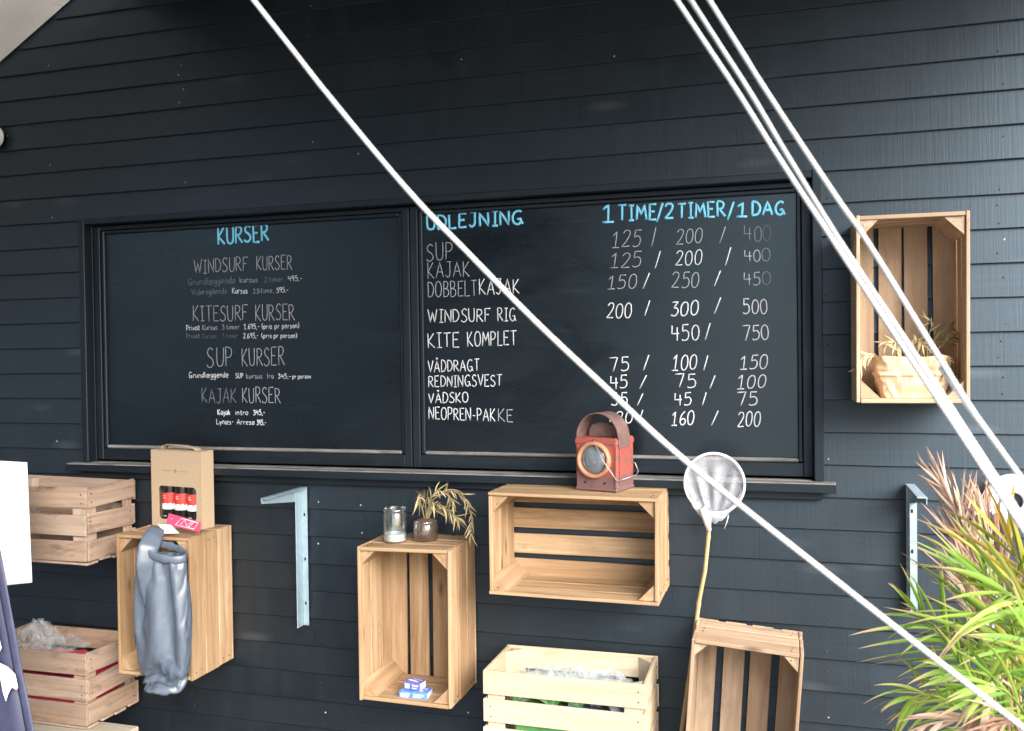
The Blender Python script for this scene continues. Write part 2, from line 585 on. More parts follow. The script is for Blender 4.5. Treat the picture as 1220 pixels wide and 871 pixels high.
bld = thing('clapboard_building', 'black stained clapboard gable wall carrying the chalkboards and crates', 'building', (-1.27, 0.0, 0.0))
BL = Vector((-1.27, 0, 0))
mb = MB()
SEAM0 = 2.5407
i = -38
while True:
    zb = SEAM0 - 0.1 * i
    i += 1
    if zb < 0.03:
        break
    if zb > 6.3:
        continue
    segs = []
    zt = zb + 0.112
    if zt > WIN_Z0 - 0.012 and zb < WIN_Z1 + 0.012:
        segs = [(WX0, WIN_X0 - 0.006, zb, zt), (WIN_X1 + 0.006, WX1, zb, zt)]
        if zb < WIN_Z0 - 0.012:
            segs.append((WIN_X0 - 0.0055, WIN_X1 + 0.0055, zb, WIN_Z0 - 0.0065))
        if zt > WIN_Z1 + 0.012:
            segs.append((WIN_X0 - 0.0055, WIN_X1 + 0.0055, WIN_Z1 + 0.004, zt))
    else:
        segs = [(WX0, WX1, zb, zt)]
    off = Vector((rng.uniform(0, 40), rng.uniform(0, 40), rng.uniform(0, 40)))
    tone = rng.random()
    sd = rng.uniform(0, 100)
    for (x0, x1, z0, z1) in segs:
        # keep below the roof
        zc = z0
        xl = max(x0, -3.034 + (zc + 0.02 - 2.798) / ROOF_SL)
        xr = min(x1, 2 * RIDGE_X + 3.034 - (zc + 0.02 - 2.798) / ROOF_SL)
        if xr - xl < 0.05:
            continue
        n = max(2, int((xr - xl) / 0.09))
        vs, gs, fs = [], [], []
        for k in range(n + 1):
            x = xl + (xr - xl) * k / n
            jz = 0.0016 * noise.noise(Vector((x * 2.2, sd, 0))) + 0.0008 * noise.noise(Vector((x * 13, sd, 5)))
            jy = 0.0016 * noise.noise(Vector((x * 1.4, sd, 9)))
            yb = -0.001 + jy if z0 == zb else 0.004
            q0 = (z0 - zb) / 0.112; q1 = (z1 - zb) / 0.112
            prof = [(0.030, z0 + jz), (jy + 0.0015 + 0.010 * q0, z0 + jz), (jy + 0.010 * q0, z0 + jz + 0.002), (jy + 0.010 * q1, z1)]
            for (yy, zz) in prof:
                vs.append((x, yy, zz)); gs.append(Vector((x, zz, yy)) + off)
        for k in range(n):
            for j in range(3):
                a = k * 4 + j
                fs.append([a, a + 1, a + 5, a + 4][::-1])
        fs.append([0, 1, 2, 3]); fs.append([n * 4 + j for j in (3, 2, 1, 0)])
        mb.add([Vector(v) - BL for v in vs], fs, None, gs, tone)
# solid backing behind the boards (around the window opening)
for lo, hi in (((WX0, 0.03, 0), (WIN_X0 - 0.002, 0.16, 2.2)), ((WIN_X1 + 0.002, 0.03, 0), (WX1, 0.16, 2.2)),
               ((WIN_X0 - 0.002, 0.03, 0), (WIN_X1 + 0.002, 0.16, WIN_Z0 - 0.004)), ((WX0 + 0.6, 0.03, 2.2), (WX1, 0.16, 2.72)),
               ((-2.6, 0.03, 2.72), (6.2, 0.16, 3.2)), ((-1.8, 0.03, 3.2), (6.2, 0.16, 3.7)), ((WIN_X0 - 0.002, 0.07, WIN_Z0 - 0.004), (WIN_X1 + 0.002, 0.16, 2.2)),
               ((WIN_X0 - 0.002, 0.031, WIN_Z1 + 0.004), (WIN_X1 + 0.002, 0.07, 2.2))):
    mb.cbox(Vector(lo) - BL, Vector(hi) - BL, 0.001, tone=0.5)
siding_mb = mb

# nails in columns over the studs
def nail(mi, x, y, z, r):
    M = Matrix.Translation(Vector((x, y, z)) - BL) @ Matrix.Rotation(math.pi / 2, 4, 'X')
    siding_mb.lathe([(0.0, 0.0012), (r * 0.7, 0.0011), (r, 0.0), (r, -0.002)], 8, M, mi=mi)


for sx in (-3.0, -2.79, -2.18, -1.63, -1.46, -1.06, -0.52, 0.112, 0.60, 1.2, 1.8):
    for k in range(-3, 25):
        zb = SEAM0 - 0.1 * k
        if zb > roof_z(sx) - 0.12 or zb < 0.1:
            continue
        for dz in (0.022, 0.066):
            x = sx + rng.uniform(-0.012, 0.012)
            z = zb + dz + rng.uniform(-0.008, 0.008)
            if WIN_X0 - 0.04 < x < WIN_X1 + 0.032 and WIN_Z0 - 0.06 < z < WIN_Z1 + 0.05:
                continue
            if rng.random() < 0.35:
                continue
            pale = rng.random() < (0.24 if sx < 0 else 0.10)
            nail(1 if pale else 2, x, 0.010 * (z - zb) / 0.112 - 0.0005, z, rng.uniform(0.0022, 0.0034))
siding_mb.build('siding', [SIDING, NAIL_PALE, NAIL_DARK], bld)

# window casing: thin trim strips, reveal boards
mb = MB()
tw = 0.028
mb.cbox(Vector((WIN_X0 - tw, -0.014, WIN_Z0 - 0.004)) - BL, Vector((WIN_X0, 0.028, WIN_Z1 + 0.024)) - BL, 0.002, along=2)
mb.cbox(Vector((WIN_X1, -0.014, WIN_Z0 - 0.004)) - BL, Vector((WIN_X1 + tw, 0.028, WIN_Z1 + 0.024)) - BL, 0.002, along=2)
mb.cbox(Vector((WIN_X0 + 0.001, -0.0125, WIN_Z1)) - BL, Vector((WIN_X1 - 0.001, 0.028, WIN_Z1 + 0.0225)) - BL, 0.002, along=0)
# reveals
mb.cbox(Vector((WIN_X0 - 0.010, 0.0285, WIN_Z0)) - BL, Vector((WIN_X0 + 0.002, 0.069, WIN_Z1)) - BL, 0.001, along=2)
mb.cbox(Vector((WIN_X1 - 0.002, 0.0285, WIN_Z0)) - BL, Vector((WIN_X1 + 0.010, 0.069, WIN_Z1)) - BL, 0.001, along=2)
mb.build('window_casing', TRIM, bld)
mb = MB()
mb.cbox(Vector((-2.702, -0.049, WIN_Z0 - 0.031)) - BL, Vector((0.139, -0.003, WIN_Z0 - 0.005)) - BL, 0.003, along=0)
mb.cbox(Vector((WIN_X0 + 0.001, -0.0025, WIN_Z0 - 0.033)) - BL, Vector((WIN_X1 - 0.001, 0.069, WIN_Z0 - 0.004)) - BL, 0.002, along=0)
mb.build('window_sill', SILL, bld)
mb = MB()
mb.cbox(Vector((-2.702, -0.053, WIN_Z0 - 0.034)) - BL, Vector((0.139, -0.0495, WIN_Z0 - 0.0085)) - BL, 0.0012, along=0)
mb.build('sill_nosing', TRIM, bld)
mb = MB()
mb.cbox(Vector((-2.66, -0.018, WIN_Z0 - 0.062)) - BL, Vector((0.10, 0.0, WIN_Z0 - 0.034)) - BL, 0.003, along=0)
mb.build('apron_strip', TRIM, bld)

# gable roof with a deep boarded overhang; only its left underside shows
OVER = 1.1
soff = NT('beige_soffit_board')
tc = soff.n('TexCoord').outputs['Object']
sa = soff.noise(tc, 7, 5, 0.6)
sb = soff.noise(tc, 140, 3, 0.7)
sc_ = soff.ramp(sa, [(0.3, (0.80, 0.75, 0.69)), (0.7, (0.88, 0.84, 0.78))])
sc_ = soff.mix(soff.fr(sb, 0.4, 0.7, 0, 0.3), sc_, (0.56, 0.50, 0.44))
soff.set(Base_Color=sc_, Roughness=0.8)
soff.bump(sb, 0.4, 0.002)
mb = MB()
L_sl = math.hypot(1, ROOF_SL)


def slope_box(mbx, xa, xb, y0, y1, off0, off1, tone=0.5, side=-1):
    """slab following the roof slope between xa and xb; off = height above the soffit plane"""
    vs = []
    for x in (xa, xb):
        for y in (y0, y1):
            for o in (off0, off1):
                vs.append(Vector((x, y, roof_z(x) + o)) - BL)
    fs = [[0, 1, 3, 2], [4, 6, 7, 5], [0, 4, 5, 1], [2, 3, 7, 6], [0, 2, 6, 4], [1, 5, 7, 3]]
    mbx.add(vs, fs, None, None, tone)


xs = [-4.0, -3.4, -2.716, -2.03, -1.35, -0.67, 0.0, 0.65, 1.3, 1.95, 2.6, RIDGE_X]
for a, b in zip(xs[:-1], xs[1:]):
    slope_box(mb, a + 0.0015, b - 0.0015, -OVER, -0.004, 0.0, 0.018)
xs2 = [RIDGE_X, 3.9, 4.6, 5.3, 6.0, 6.65]
for a, b in zip(xs2[:-1], xs2[1:]):
    slope_box(mb, a + 0.0015, b - 0.0015, -OVER, -0.004, 0.0, 0.018)
mb.build('soffit', soff.m, bld)
mb = MB()
for a, b in ((-4.05, RIDGE_X), (RIDGE_X, 6.7)):
    slope_box(mb, a, b, -OVER - 0.03, 4.0, 0.019, 0.12)
mb.build('roof', plain('dark_roof_felt', (0.03, 0.031, 0.033), 0.85, 0, 0.2, 20), bld)
mb = MB()
for a, b in ((-4.05, RIDGE_X), (RIDGE_X, 6.7)):
    slope_box(mb, a, b, -OVER - 0.055, -OVER - 0.031, -0.03, 0.13)
mb.build('barge_board', TRIM, bld)
for (x0, x1) in ((WX0, WX0 + 0.12), (WX1 - 0.12, WX1)):
    mb = MB()
    mb.cbox(Vector((x0, 0.161, 0)) - BL, Vector((x1, 3.9, min(roof_z(x0), roof_z(x1)) - 0.01)) - BL, 0.002)
    mb.build('side_wall', SIDING, bld)

# ------------------------------------------------------------------ lettering: a hand-drawn single-stroke alphabet
def cr(pts, sub=5):
    """smooth curve through points"""
    if len(pts) < 3:
        return [Vector((p[0], p[1])) for p in pts]
    P = [Vector((p[0], p[1])) for p in pts]
    out = []
    for k in range(len(P) - 1):
        p0 = P[max(k - 1, 0)]; p1 = P[k]; p2 = P[k + 1]; p3 = P[min(k + 2, len(P) - 1)]
        for j in range(sub):
            t = j / sub
            out.append(0.5 * ((2 * p1) + (p2 - p0) * t + (2 * p0 - 5 * p1 + 4 * p2 - p3) * t * t + (3 * p1 - p0 - 3 * p2 + p3) * t ** 3))
    out.append(P[-1])
    return out


O_ = [(.5, 1), (.15, .85), (.02, .5), (.15, .12), (.5, 0), (.85, .14), (.98, .5), (.85, .87), (.5, 1)]
GL = {   # advance width, list of ('l' straight | 's' smooth, points)
 'A': (.62, [('l', [(0, 0), (.33, 1), (.62, 0)]), ('l', [(.12, .36), (.52, .36)])]),
 'B': (.52, [('l', [(.03, 0), (.03, 1)]), ('s', [(.03, 1), (.35, .95), (.42, .76), (.3, .56), (.03, .52)]), ('s', [(.03, .52), (.38, .48), (.5, .26), (.36, .04), (.03, 0)])]),
 'D': (.56, [('l', [(.03, 0), (.03, 1)]), ('s', [(.03, 1), (.36, .9), (.54, .52), (.38, .1), (.03, 0)])]),
 'E': (.48, [('l', [(.48, 1), (.03, 1), (.03, 0), (.48, 0)]), ('l', [(.03, .53), (.36, .53)])]),
 'F': (.48, [('l', [(.50, 1), (.03, 1), (.03, 0)]), ('l', [(.03, .53), (.36, .53)])]),
 'G': (.62, [('s', [(.55, .88), (.38, 1), (.14, .86), (.02, .5), (.12, .12), (.36, .02), (.5, .2), (.52, .4)]), ('l', [(.28, .4), (.53, .4)]), ('l', [(.5, .3), (.62, .02)])]),
 'I': (.36, [('l', [(.18, 0), (.18, 1)]), ('l', [(0, 1), (.36, 1)]), ('l', [(0, 0), (.36, 0)])]),
 'J': (.48, [('l', [(.08, 1), (.46, 1)]), ('s', [(.36, 1), (.36, .5), (.34, .16), (.18, .0), (.02, .14)])]),
 'K': (.54, [('l', [(.04, 0), (.04, 1)]), ('l', [(.48, 1), (.06, .45), (.54, 0)])]),
 'L': (.46, [('l', [(.03, 1), (.03, 0), (.46, .02)])]),
 'M': (.66, [('l', [(0, 0), (.1, 1), (.33, .35), (.56, 1), (.66, 0)])]),
 'N': (.56, [('l', [(.02, 0), (.02, 1), (.54, 0), (.54, 1)])]),
 'O': (.58, [('s', [(x * .58, y) for x, y in O_])]),
 'P': (.48, [('l', [(.03, 0), (.03, 1)]), ('s', [(.03, 1), (.34, .96), (.46, .74), (.34, .5), (.03, .45)])]),
 'R': (.54, [('l', [(.03, 0), (.03, 1)]), ('s', [(.03, 1), (.34, .96), (.45, .76), (.33, .54), (.03, .48)]), ('l', [(.16, .48), (.54, 0)])]),
 'S': (.50, [('s', [(.47, .88), (.28, 1), (.07, .82), (.14, .6), (.36, .45), (.48, .24), (.32, .02), (.1, .03), (.0, .14)])]),
 'T': (.56, [('l', [(0, 1), (.56, 1)]), ('l', [(.28, 1), (.28, 0)])]),
 'U': (.52, [('s', [(.02, 1), (.02, .5), (.08, .1), (.26, 0), (.44, .1), (.5, .5), (.5, 1)])]),
 'V': (.56, [('l', [(0, 1), (.28, 0), (.56, 1)])]),
 'W': (.80, [('l', [(0, 1), (.22, 0), (.40, .8), (.58, 0), (.80, 1)])]),
 '0': (.46, [('s', [(x * .46, y) for x, y in O_])]),
 '1': (.44, [('l', [(.02, .72), (.24, 1), (.22, 0)]), ('l', [(0, 0), (.44, 0)])]),
 '2': (.48, [('s', [(.04, .8), (.16, .98), (.38, .94), (.42, .7), (.26, .34), (.02, 0)]), ('l', [(.02, 0), (.48, .02)])]),
 '3': (.46, [('l', [(.04, .97), (.42, .98), (.18, .58)]), ('s', [(.18, .58), (.40, .52), (.45, .26), (.28, .03), (.02, .10)])]),
 '4': (.48, [('l', [(.04, .98), (.02, .46), (.48, .46)]), ('l', [(.36, .85), (.36, 0)])]),
 '5': (.46, [('l', [(.44, 1), (.10, 1), (.07, .58)]), ('s', [(.07, .58), (.30, .64), (.44, .42), (.38, .10), (.14, .0), (.01, .08)])]),
 '6': (.44, [('s', [(.36, .98), (.12, .70), (.03, .30), (.14, .03), (.34, .06), (.42, .28), (.28, .46), (.08, .34)])]),
 '7': (.48, [('l', [(0, .98), (.48, 1), (.2, 0)])]),
 '9': (.44, [('s', [(.40, .72), (.28, .52), (.08, .58), (.04, .82), (.2, 1), (.38, .92), (.40, .7), (.38, .3), (.34, 0)])]),
 '/': (.34, [('l', [(0, -.08), (.34, 1.06)])]),
 '-': (.34, [('l', [(.03, .45), (.31, .45)])]),
 '.': (.12, [('l', [(.05, .0), (.07, .05)])]),
 ',': (.14, [('l', [(.09, .08), (.03, -.14)])]),
 '(': (.22, [('s', [(.2, 1.05), (.05, .75), (.05, .25), (.2, -.08)])]),
 ')': (.22, [('s', [(.02, 1.05), (.17, .75), (.17, .25), (.02, -.08)])]),
 'a': (.46, [('s', [(.40, .50), (.24, .62), (.05, .45), (.06, .12), (.22, 0), (.38, .18), (.40, .58)]), ('l', [(.40, .58), (.44, 0)])]),
 'd': (.46, [('s', [(.40, .45), (.24, .60), (.05, .42), (.06, .12), (.22, 0), (.38, .18), (.41, 1)]), ('l', [(.41, .9), (.43, 0)])]),
 'e': (.44, [('s', [(.05, .30), (.40, .36), (.34, .58), (.16, .6), (.04, .34), (.12, .04), (.40, .06)])]),
 'f': (.34, [('s', [(.34, .95), (.2, 1.0), (.13, .8), (.13, 0)]), ('l', [(.0, .55), (.3, .55)])]),
 'g': (.44, [('s', [(.38, .50), (.22, .62), (.05, .45), (.08, .15), (.24, .06), (.38, .25), (.40, .58), (.38, -.15), (.22, -.35), (.04, -.25)])]),
 'i': (.16, [('l', [(.08, 0), (.08, .58)]), ('l', [(.08, .78), (.09, .84)])]),
 'j': (.22, [('s', [(.14, .58), (.14, -.1), (.06, -.3), (-.04, -.22)]), ('l', [(.14, .78), (.15, .84)])]),
 'k': (.42, [('l', [(.04, 0), (.04, 1)]), ('l', [(.36, .6), (.06, .28), (.42, 0)])]),
 'l': (.16, [('l', [(.07, 1), (.08, 0)])]),
 'm': (.66, [('l', [(.03, 0), (.03, .58)]), ('s', [(.03, .4), (.18, .6), (.31, .5), (.32, 0)]), ('s', [(.32, .4), (.46, .6), (.6, .5), (.62, 0)])]),
 'n': (.44, [('l', [(.03, 0), (.03, .58)]), ('s', [(.03, .4), (.2, .6), (.37, .5), (.40, 0)])]),
 'o': (.44, [('s', [(x * .44, y * .6) for x, y in O_])]),
 'p': (.44, [('l', [(.04, .58), (.04, -.35)]), ('s', [(.04, .45), (.22, .62), (.40, .42), (.34, .08), (.16, .0), (.04, .16)])]),
 'r': (.34, [('l', [(.04, 0), (.04, .58)]), ('s', [(.04, .38), (.16, .57), (.34, .54)])]),
 's': (.38, [('s', [(.34, .52), (.18, .6), (.06, .46), (.2, .32), (.34, .16), (.2, 0), (.02, .06)])]),
 't': (.34, [('s', [(.14, .9), (.13, .2), (.2, .02), (.34, .06)]), ('l', [(.0, .58), (.3, .58)])]),
 'u': (.44, [('s', [(.03, .58), (.04, .18), (.16, 0), (.34, .14), (.39, .58)]), ('l', [(.39, .58), (.42, 0)])]),
 'v': (.40, [('l', [(.0, .58), (.2, 0), (.40, .58)])]),
 'y': (.42, [('l', [(.02, .58), (.22, .05)]), ('l', [(.42, .6), (.1, -.35)])]),
}
GL['Å'] = (.62, GL['A'][1] + [('s', [(.33, 1.18), (.27, 1.24), (.33, 1.30), (.39, 1.24), (.33, 1.18)])])
GL['å'] = (.46, GL['a'][1] + [('s', [(.24, .74), (.18, .80), (.24, .87), (.30, .80), (.24, .74)])])
GL['æ'] = (.66, [('s', [(.32, .5), (.2, .6), (.05, .45), (.06, .1), (.2, 0), (.32, .2), (.34, .55)]), ('s', [(.32, .3), (.62, .36), (.56, .58), (.42, .6), (.32, .34), (.4, .02), (.64, .06)])])
GL['ø'] = (.46, [('s', [(x * .44, y * .6) for x, y in O_]), ('l', [(0, -.05), (.46, .66)])])
BY = 0.0535          # board plane


def word(mbx, text, x0, y0, x1, y1, cap, w_px, mi, slant=0.0):
    """one handwritten word; baseline from (x0,y0) to (x1,y1), cap height in photo pixels"""
    a, b = at(x0, y0, BY), at(x1, y1, BY)
    up = at((x0 + x1) / 2, (y0 + y1) / 2 - cap, BY) - at((x0 + x1) / 2, (y0 + y1) / 2, BY)
    up = Vector((0, 0, up.length))
    pxm = up.length / cap
    lens, x = [], 0.0
    gap = 0.16
    for ch in text:
        lens.append(x); x += GL[ch][0] + gap
    tot = max(x - gap, 0.05)
    ax = (b - a)
    for ch, xo in zip(text, lens):
        adv, strokes = GL[ch]
        jit = Vector((rng.uniform(-.02, .02), 0, rng.uniform(-.035, .035)))
        hs = rng.uniform(0.95, 1.05)
        sl = slant + rng.uniform(-.03, .03)
        for kind, pts in strokes:
            pp = cr(pts) if kind == 's' else [Vector(p) for p in pts]
            if kind == 'l':      # subdivide and wobble a little
                q = []
                for k in range(len(pp) - 1):
                    for j in range(3):
                        q.append(pp[k].lerp(pp[k + 1], j / 3))
                q.append(pp[-1]); pp = q
            w = []
            ph = rng.uniform(0, 50)
            for k, p in enumerate(pp):
                wx = p.x + sl * p.y + 0.012 * noise.noise(Vector((k * .5, ph, 0)))
                wz = p.y * hs + 0.012 * noise.noise(Vector((k * .5, ph, 7)))
                w.append(a + ax * ((xo + wx + jit.x) / tot) + up * (wz + jit.z))
            r = w_px * pxm * 0.5
            rad = [r * (0.85 + 0.3 * (0.5 + 0.5 * noise.noise(Vector((k * .7, ph, 3))))) for k in range(len(w))]
            mbx.tube(w, rad, 6, tone=rng.random(), mi=mi, flat=0.22, nrm=(0, 1, 0))


CHM = [CH_WHITE, CH_MID, CH_GREY, CH_FAINT, CH_BLUE]
W_, M_, G_, Q_, B_ = 0, 1, 2, 3, 4


def zA(x, y): return 200 + x / 5.805, 250 + y / 5.805
def zB(x, y): return 200 + x / 5.805, 390 + y / 5.805
def zC(x, y): return 490 + x / 5.278, 235 + y / 5.278
def zD(x, y): return 490 + x / 5.278, 360 + y / 5.278
def zE(x, y): return 700 + x / 4.692, 225 + y / 4.692
def zF(x, y): return 700 + x / 4.692, 370 + y / 4.692


LEFT = [   # part name, zoom frame, scale, [(text, x0, y0, x1, y1, cap, stroke px, chalk)]
 ('heading', zA, 5.805, [('KURSER', 345, 240, 695, 213, 118, 3.0, B_)]),
 ('lettering', zA, 5.805, [('WINDSURF', 180, 442, 553, 418, 95, 1.5, M_), ('KURSER', 612, 420, 858, 411, 98, 1.5, M_)]),
 ('lettering', zA, 5.805, [('Grundlæggende', 142, 522, 465, 508, 46, 1.2, G_), ('kursus', 497, 503, 620, 502, 40, 1.3, M_), ('2', 665, 502, 690, 501, 34, 1.1, G_), ('timer,', 702, 500, 806, 497, 38, 1.1, G_), ('495,-', 832, 494, 928, 490, 36, 1.3, W_)]),
 ('lettering', zA, 5.805, [('Videregående', 165, 590, 410, 579, 40, 1.2, G_), ('Kursus', 445, 579, 551, 577, 40, 1.5, W_), ('2,5', 590, 578, 632, 577, 32, 1.2, M_), ('time,', 642, 576, 733, 574, 36, 1.2, M_), ('595,-', 752, 573, 833, 570, 34, 1.5, W_)]),
 ('lettering', zA, 5.805, [('KITESURF', 174, 772, 553, 765, 106, 1.5, M_), ('KURSER', 606, 766, 876, 762, 108, 1.5, M_)]),
 ('lettering', zA, 5.805, [('Privat', 128, 836, 220, 832, 38, 1.4, W_), ('Kursus', 240, 832, 342, 830, 38, 1.3, M_), ('3', 372, 829, 390, 828, 34, 1.2, M_), ('timer', 405, 828, 496, 825, 36, 1.2, M_), ('1.695,-', 526, 826, 633, 824, 36, 1.4, W_), ('(pris', 650, 823, 720, 822, 36, 1.3, W_), ('pr', 738, 821, 772, 820, 36, 1.3, W_), ('person)', 790, 820, 906, 817, 36, 1.3, W_)]),
 ('lettering', zB, 5.805, [('Privat', 128, 76, 220, 75, 34, 1.2, G_), ('Kursus', 240, 75, 334, 75, 34, 1.1, Q_), ('3', 375, 75, 390, 75, 32, 1.1, Q_), ('timer', 402, 75, 484, 75, 34, 1.1, Q_), ('2.695,-', 522, 75, 626, 74, 34, 1.5, W_), ('(pris', 648, 73, 718, 73, 34, 1.4, W_), ('pr', 733, 73, 765, 73, 34, 1.4, W_), ('person)', 780, 73, 892, 73, 34, 1.4, W_)]),
 ('lettering', zB, 5.805, [('SUP', 272, 276, 446, 271, 130, 1.5, M_), ('KURSER', 512, 268, 805, 265, 126, 1.5, M_)]),
 ('lettering', zB, 5.805, [('Grundlæggende', 146, 350, 418, 347, 40, 1.5, W_), ('SUP', 467, 352, 520, 352, 34, 1.4, W_), ('kursus', 542, 354, 654, 354, 36, 1.3, M_), ('fra', 685, 354, 730, 354, 36, 1.3, M_), ('345,-', 762, 354, 850, 354, 32, 1.4, W_), ('pr', 862, 354, 888, 354, 30, 1.3, W_), ('person', 900, 354, 988, 354, 30, 1.3, W_)]),
 ('lettering', zB, 5.805, [('KAJAK', 235, 523, 473, 523, 102, 1.5, G_), ('KURSER', 514, 523, 778, 522, 104, 1.5, M_)]),
 ('lettering', zB, 5.805, [('Kajak', 345, 605, 430, 605, 36, 1.6, W_), ('intro', 466, 606, 554, 606, 36, 1.5, W_), ('345,-', 590, 606, 672, 606, 34, 1.6, W_)]),
 ('lettering', zB, 5.805, [('Lynæs-', 336, 670, 455, 671, 36, 1.5, W_), ('Arresø', 476, 672, 598, 673, 36, 1.5, W_), ('395,-', 614, 674, 678, 674, 34, 1.6, W_)]),
]
RIGHT = [
 ('heading', zC, 5.278, [('UDLEJNING', 95, 203, 700, 168, 88, 3.2, B_)]),
 ('heading', zE, 4.692, [('1', 82, 188, 145, 186, 95, 3.0, B_), ('TIME', 170, 176, 382, 172, 84, 3.0, B_), ('/', 385, 180, 420, 178, 92, 3.0, B_), ('2', 428, 168, 478, 166, 80, 3.0, B_), ('TIMER', 504, 162, 770, 156, 82, 3.0, B_), ('/', 780, 168, 820, 166, 92, 3.0, B_), ('1', 832, 158, 893, 157, 80, 3.2, B_), ('DAG', 918, 146, 1100, 144, 76, 3.4, B_)]),
 ('lettering', zC, 5.278, [('SUP', 97, 401, 258, 391, 108, 1.6, M_)]),
 ('lettering', zC, 5.278, [('KAJAK', 103, 511, 366, 497, 98, 1.6, M_)]),
 ('lettering', zC, 5.278, [('DOBBELT', 105, 627, 415, 618, 97, 1.6, M_), ('KAJAK', 425, 614, 678, 605, 94, 1.8, W_)]),
 ('lettering', zC, 5.278, [('WINDSURF', 106, 788, 496, 780, 80, 1.9, W_), ('RIG', 542, 780, 656, 776, 84, 1.9, W_)]),
 ('lettering', zD, 5.278, [('KITE', 104, 290, 302, 282, 88, 1.9, W_), ('KOMPLET', 353, 280, 662, 268, 90, 1.9, W_)]),
 ('lettering', zD, 5.278, [('VÅDDRAGT', 104, 440, 428, 432, 72, 1.8, W_)]),
 ('lettering', zD, 5.278, [('REDNINGSVEST', 108, 534, 570, 527, 70, 1.8, W_)]),
 ('lettering', zD, 5.278, [('VÅDSKO', 108, 635, 356, 631, 64, 1.8, W_)]),
 ('lettering', zD, 5.278, [('NEOPREN-PAK', 110, 734, 528, 750, 76, 1.8, W_), ('KE', 545, 752, 638, 754, 78, 1.6, M_)]),
 ('lettering', zE, 4.692, [('125', 132, 327, 292, 319, 90, 1.7, M_), ('/', 357, 318, 383, 318, 98, 1.8, M_), ('200', 492, 310, 638, 303, 84, 1.7, M_), ('/', 738, 296, 774, 296, 85, 1.8, M_), ('40', 877, 294, 970, 293, 88, 1.7, G_), ('0', 978, 292, 1022, 292, 84, 1.7, Q_)]),
 ('lettering', zE, 4.692, [('125', 124, 444, 297, 437, 84, 1.7, M_), ('/', 376, 436, 408, 436, 88, 1.9, W_), ('200', 490, 429, 634, 425, 84, 1.8, W_), ('/', 771, 420, 804, 420, 88, 1.9, W_), ('40', 876, 408, 965, 404, 66, 1.7, M_), ('0', 975, 404, 1022, 404, 70, 1.7, G_)]),
 ('lettering', zE, 4.692, [('150', 108, 560, 268, 554, 76, 1.8, M_), ('/', 308, 549, 343, 549, 74, 2.1, W_), ('250', 468, 554, 618, 549, 88, 1.8, M_), ('/', 707, 538, 742, 538, 78, 2.0, W_), ('45', 874, 540, 965, 536, 74, 1.7, M_), ('0', 975, 535, 1022, 534, 72, 1.7, G_)]),
 ('lettering', zE, 4.692, [('200', 104, 722, 242, 720, 84, 2.1, W_), ('/', 318, 704, 348, 704, 74, 2.1, W_), ('300', 462, 712, 614, 706, 80, 2.3, W_), ('/', 709, 694, 744, 694, 82, 2.1, W_), ('500', 868, 698, 1004, 696, 80, 1.9, W_)]),
 ('lettering', zF, 4.692, [('450', 470, 172, 622, 164, 86, 2.1, W_), ('/', 659, 154, 687, 154, 84, 2.1, W_), ('750', 864, 168, 1014, 164, 84, 2.0, W_)]),
 ('lettering', zF, 4.692, [('75', 125, 338, 230, 336, 78, 2.1, W_), ('/', 311, 329, 344, 329, 76, 2.2, W_), ('100', 470, 333, 606, 331, 84, 2.2, W_), ('/', 650, 326, 675, 326, 72, 2.2, W_), ('150', 851, 331, 1002, 327, 78, 2.0, W_)]),
 ('lettering', zF, 4.692, [('45', 125, 438, 222, 434, 72, 2.2, W_), ('/', 294, 431, 329, 431, 68, 2.1, W_), ('75', 490, 432, 605, 428, 72, 2.2, W_), ('/', 681, 431, 714, 431, 68, 2.1, W_), ('100', 836, 437, 990, 432, 76, 2.0, W_)]),
 ('lettering', zF, 4.692, [('35', 132, 532, 222, 530, 70, 2.1, W_), ('/', 279, 526, 314, 526, 60, 2.1, W_), ('45', 484, 532, 580, 528, 68, 2.2, W_), ('/', 640, 522, 664, 522, 64, 2.1, W_), ('75', 836, 532, 948, 529, 74, 2.1, W_)]),
 ('lettering', zF, 4.692, [('120', 106, 635, 246, 631, 68, 2.1, W_), ('/', 286, 611, 310, 611, 52, 2.0, W_), ('160', 466, 642, 592, 640, 78, 2.3, W_), ('/', 691, 635, 732, 635, 72, 2.1, W_), ('200', 836, 648, 962, 646, 84, 2.1, W_)]),
]


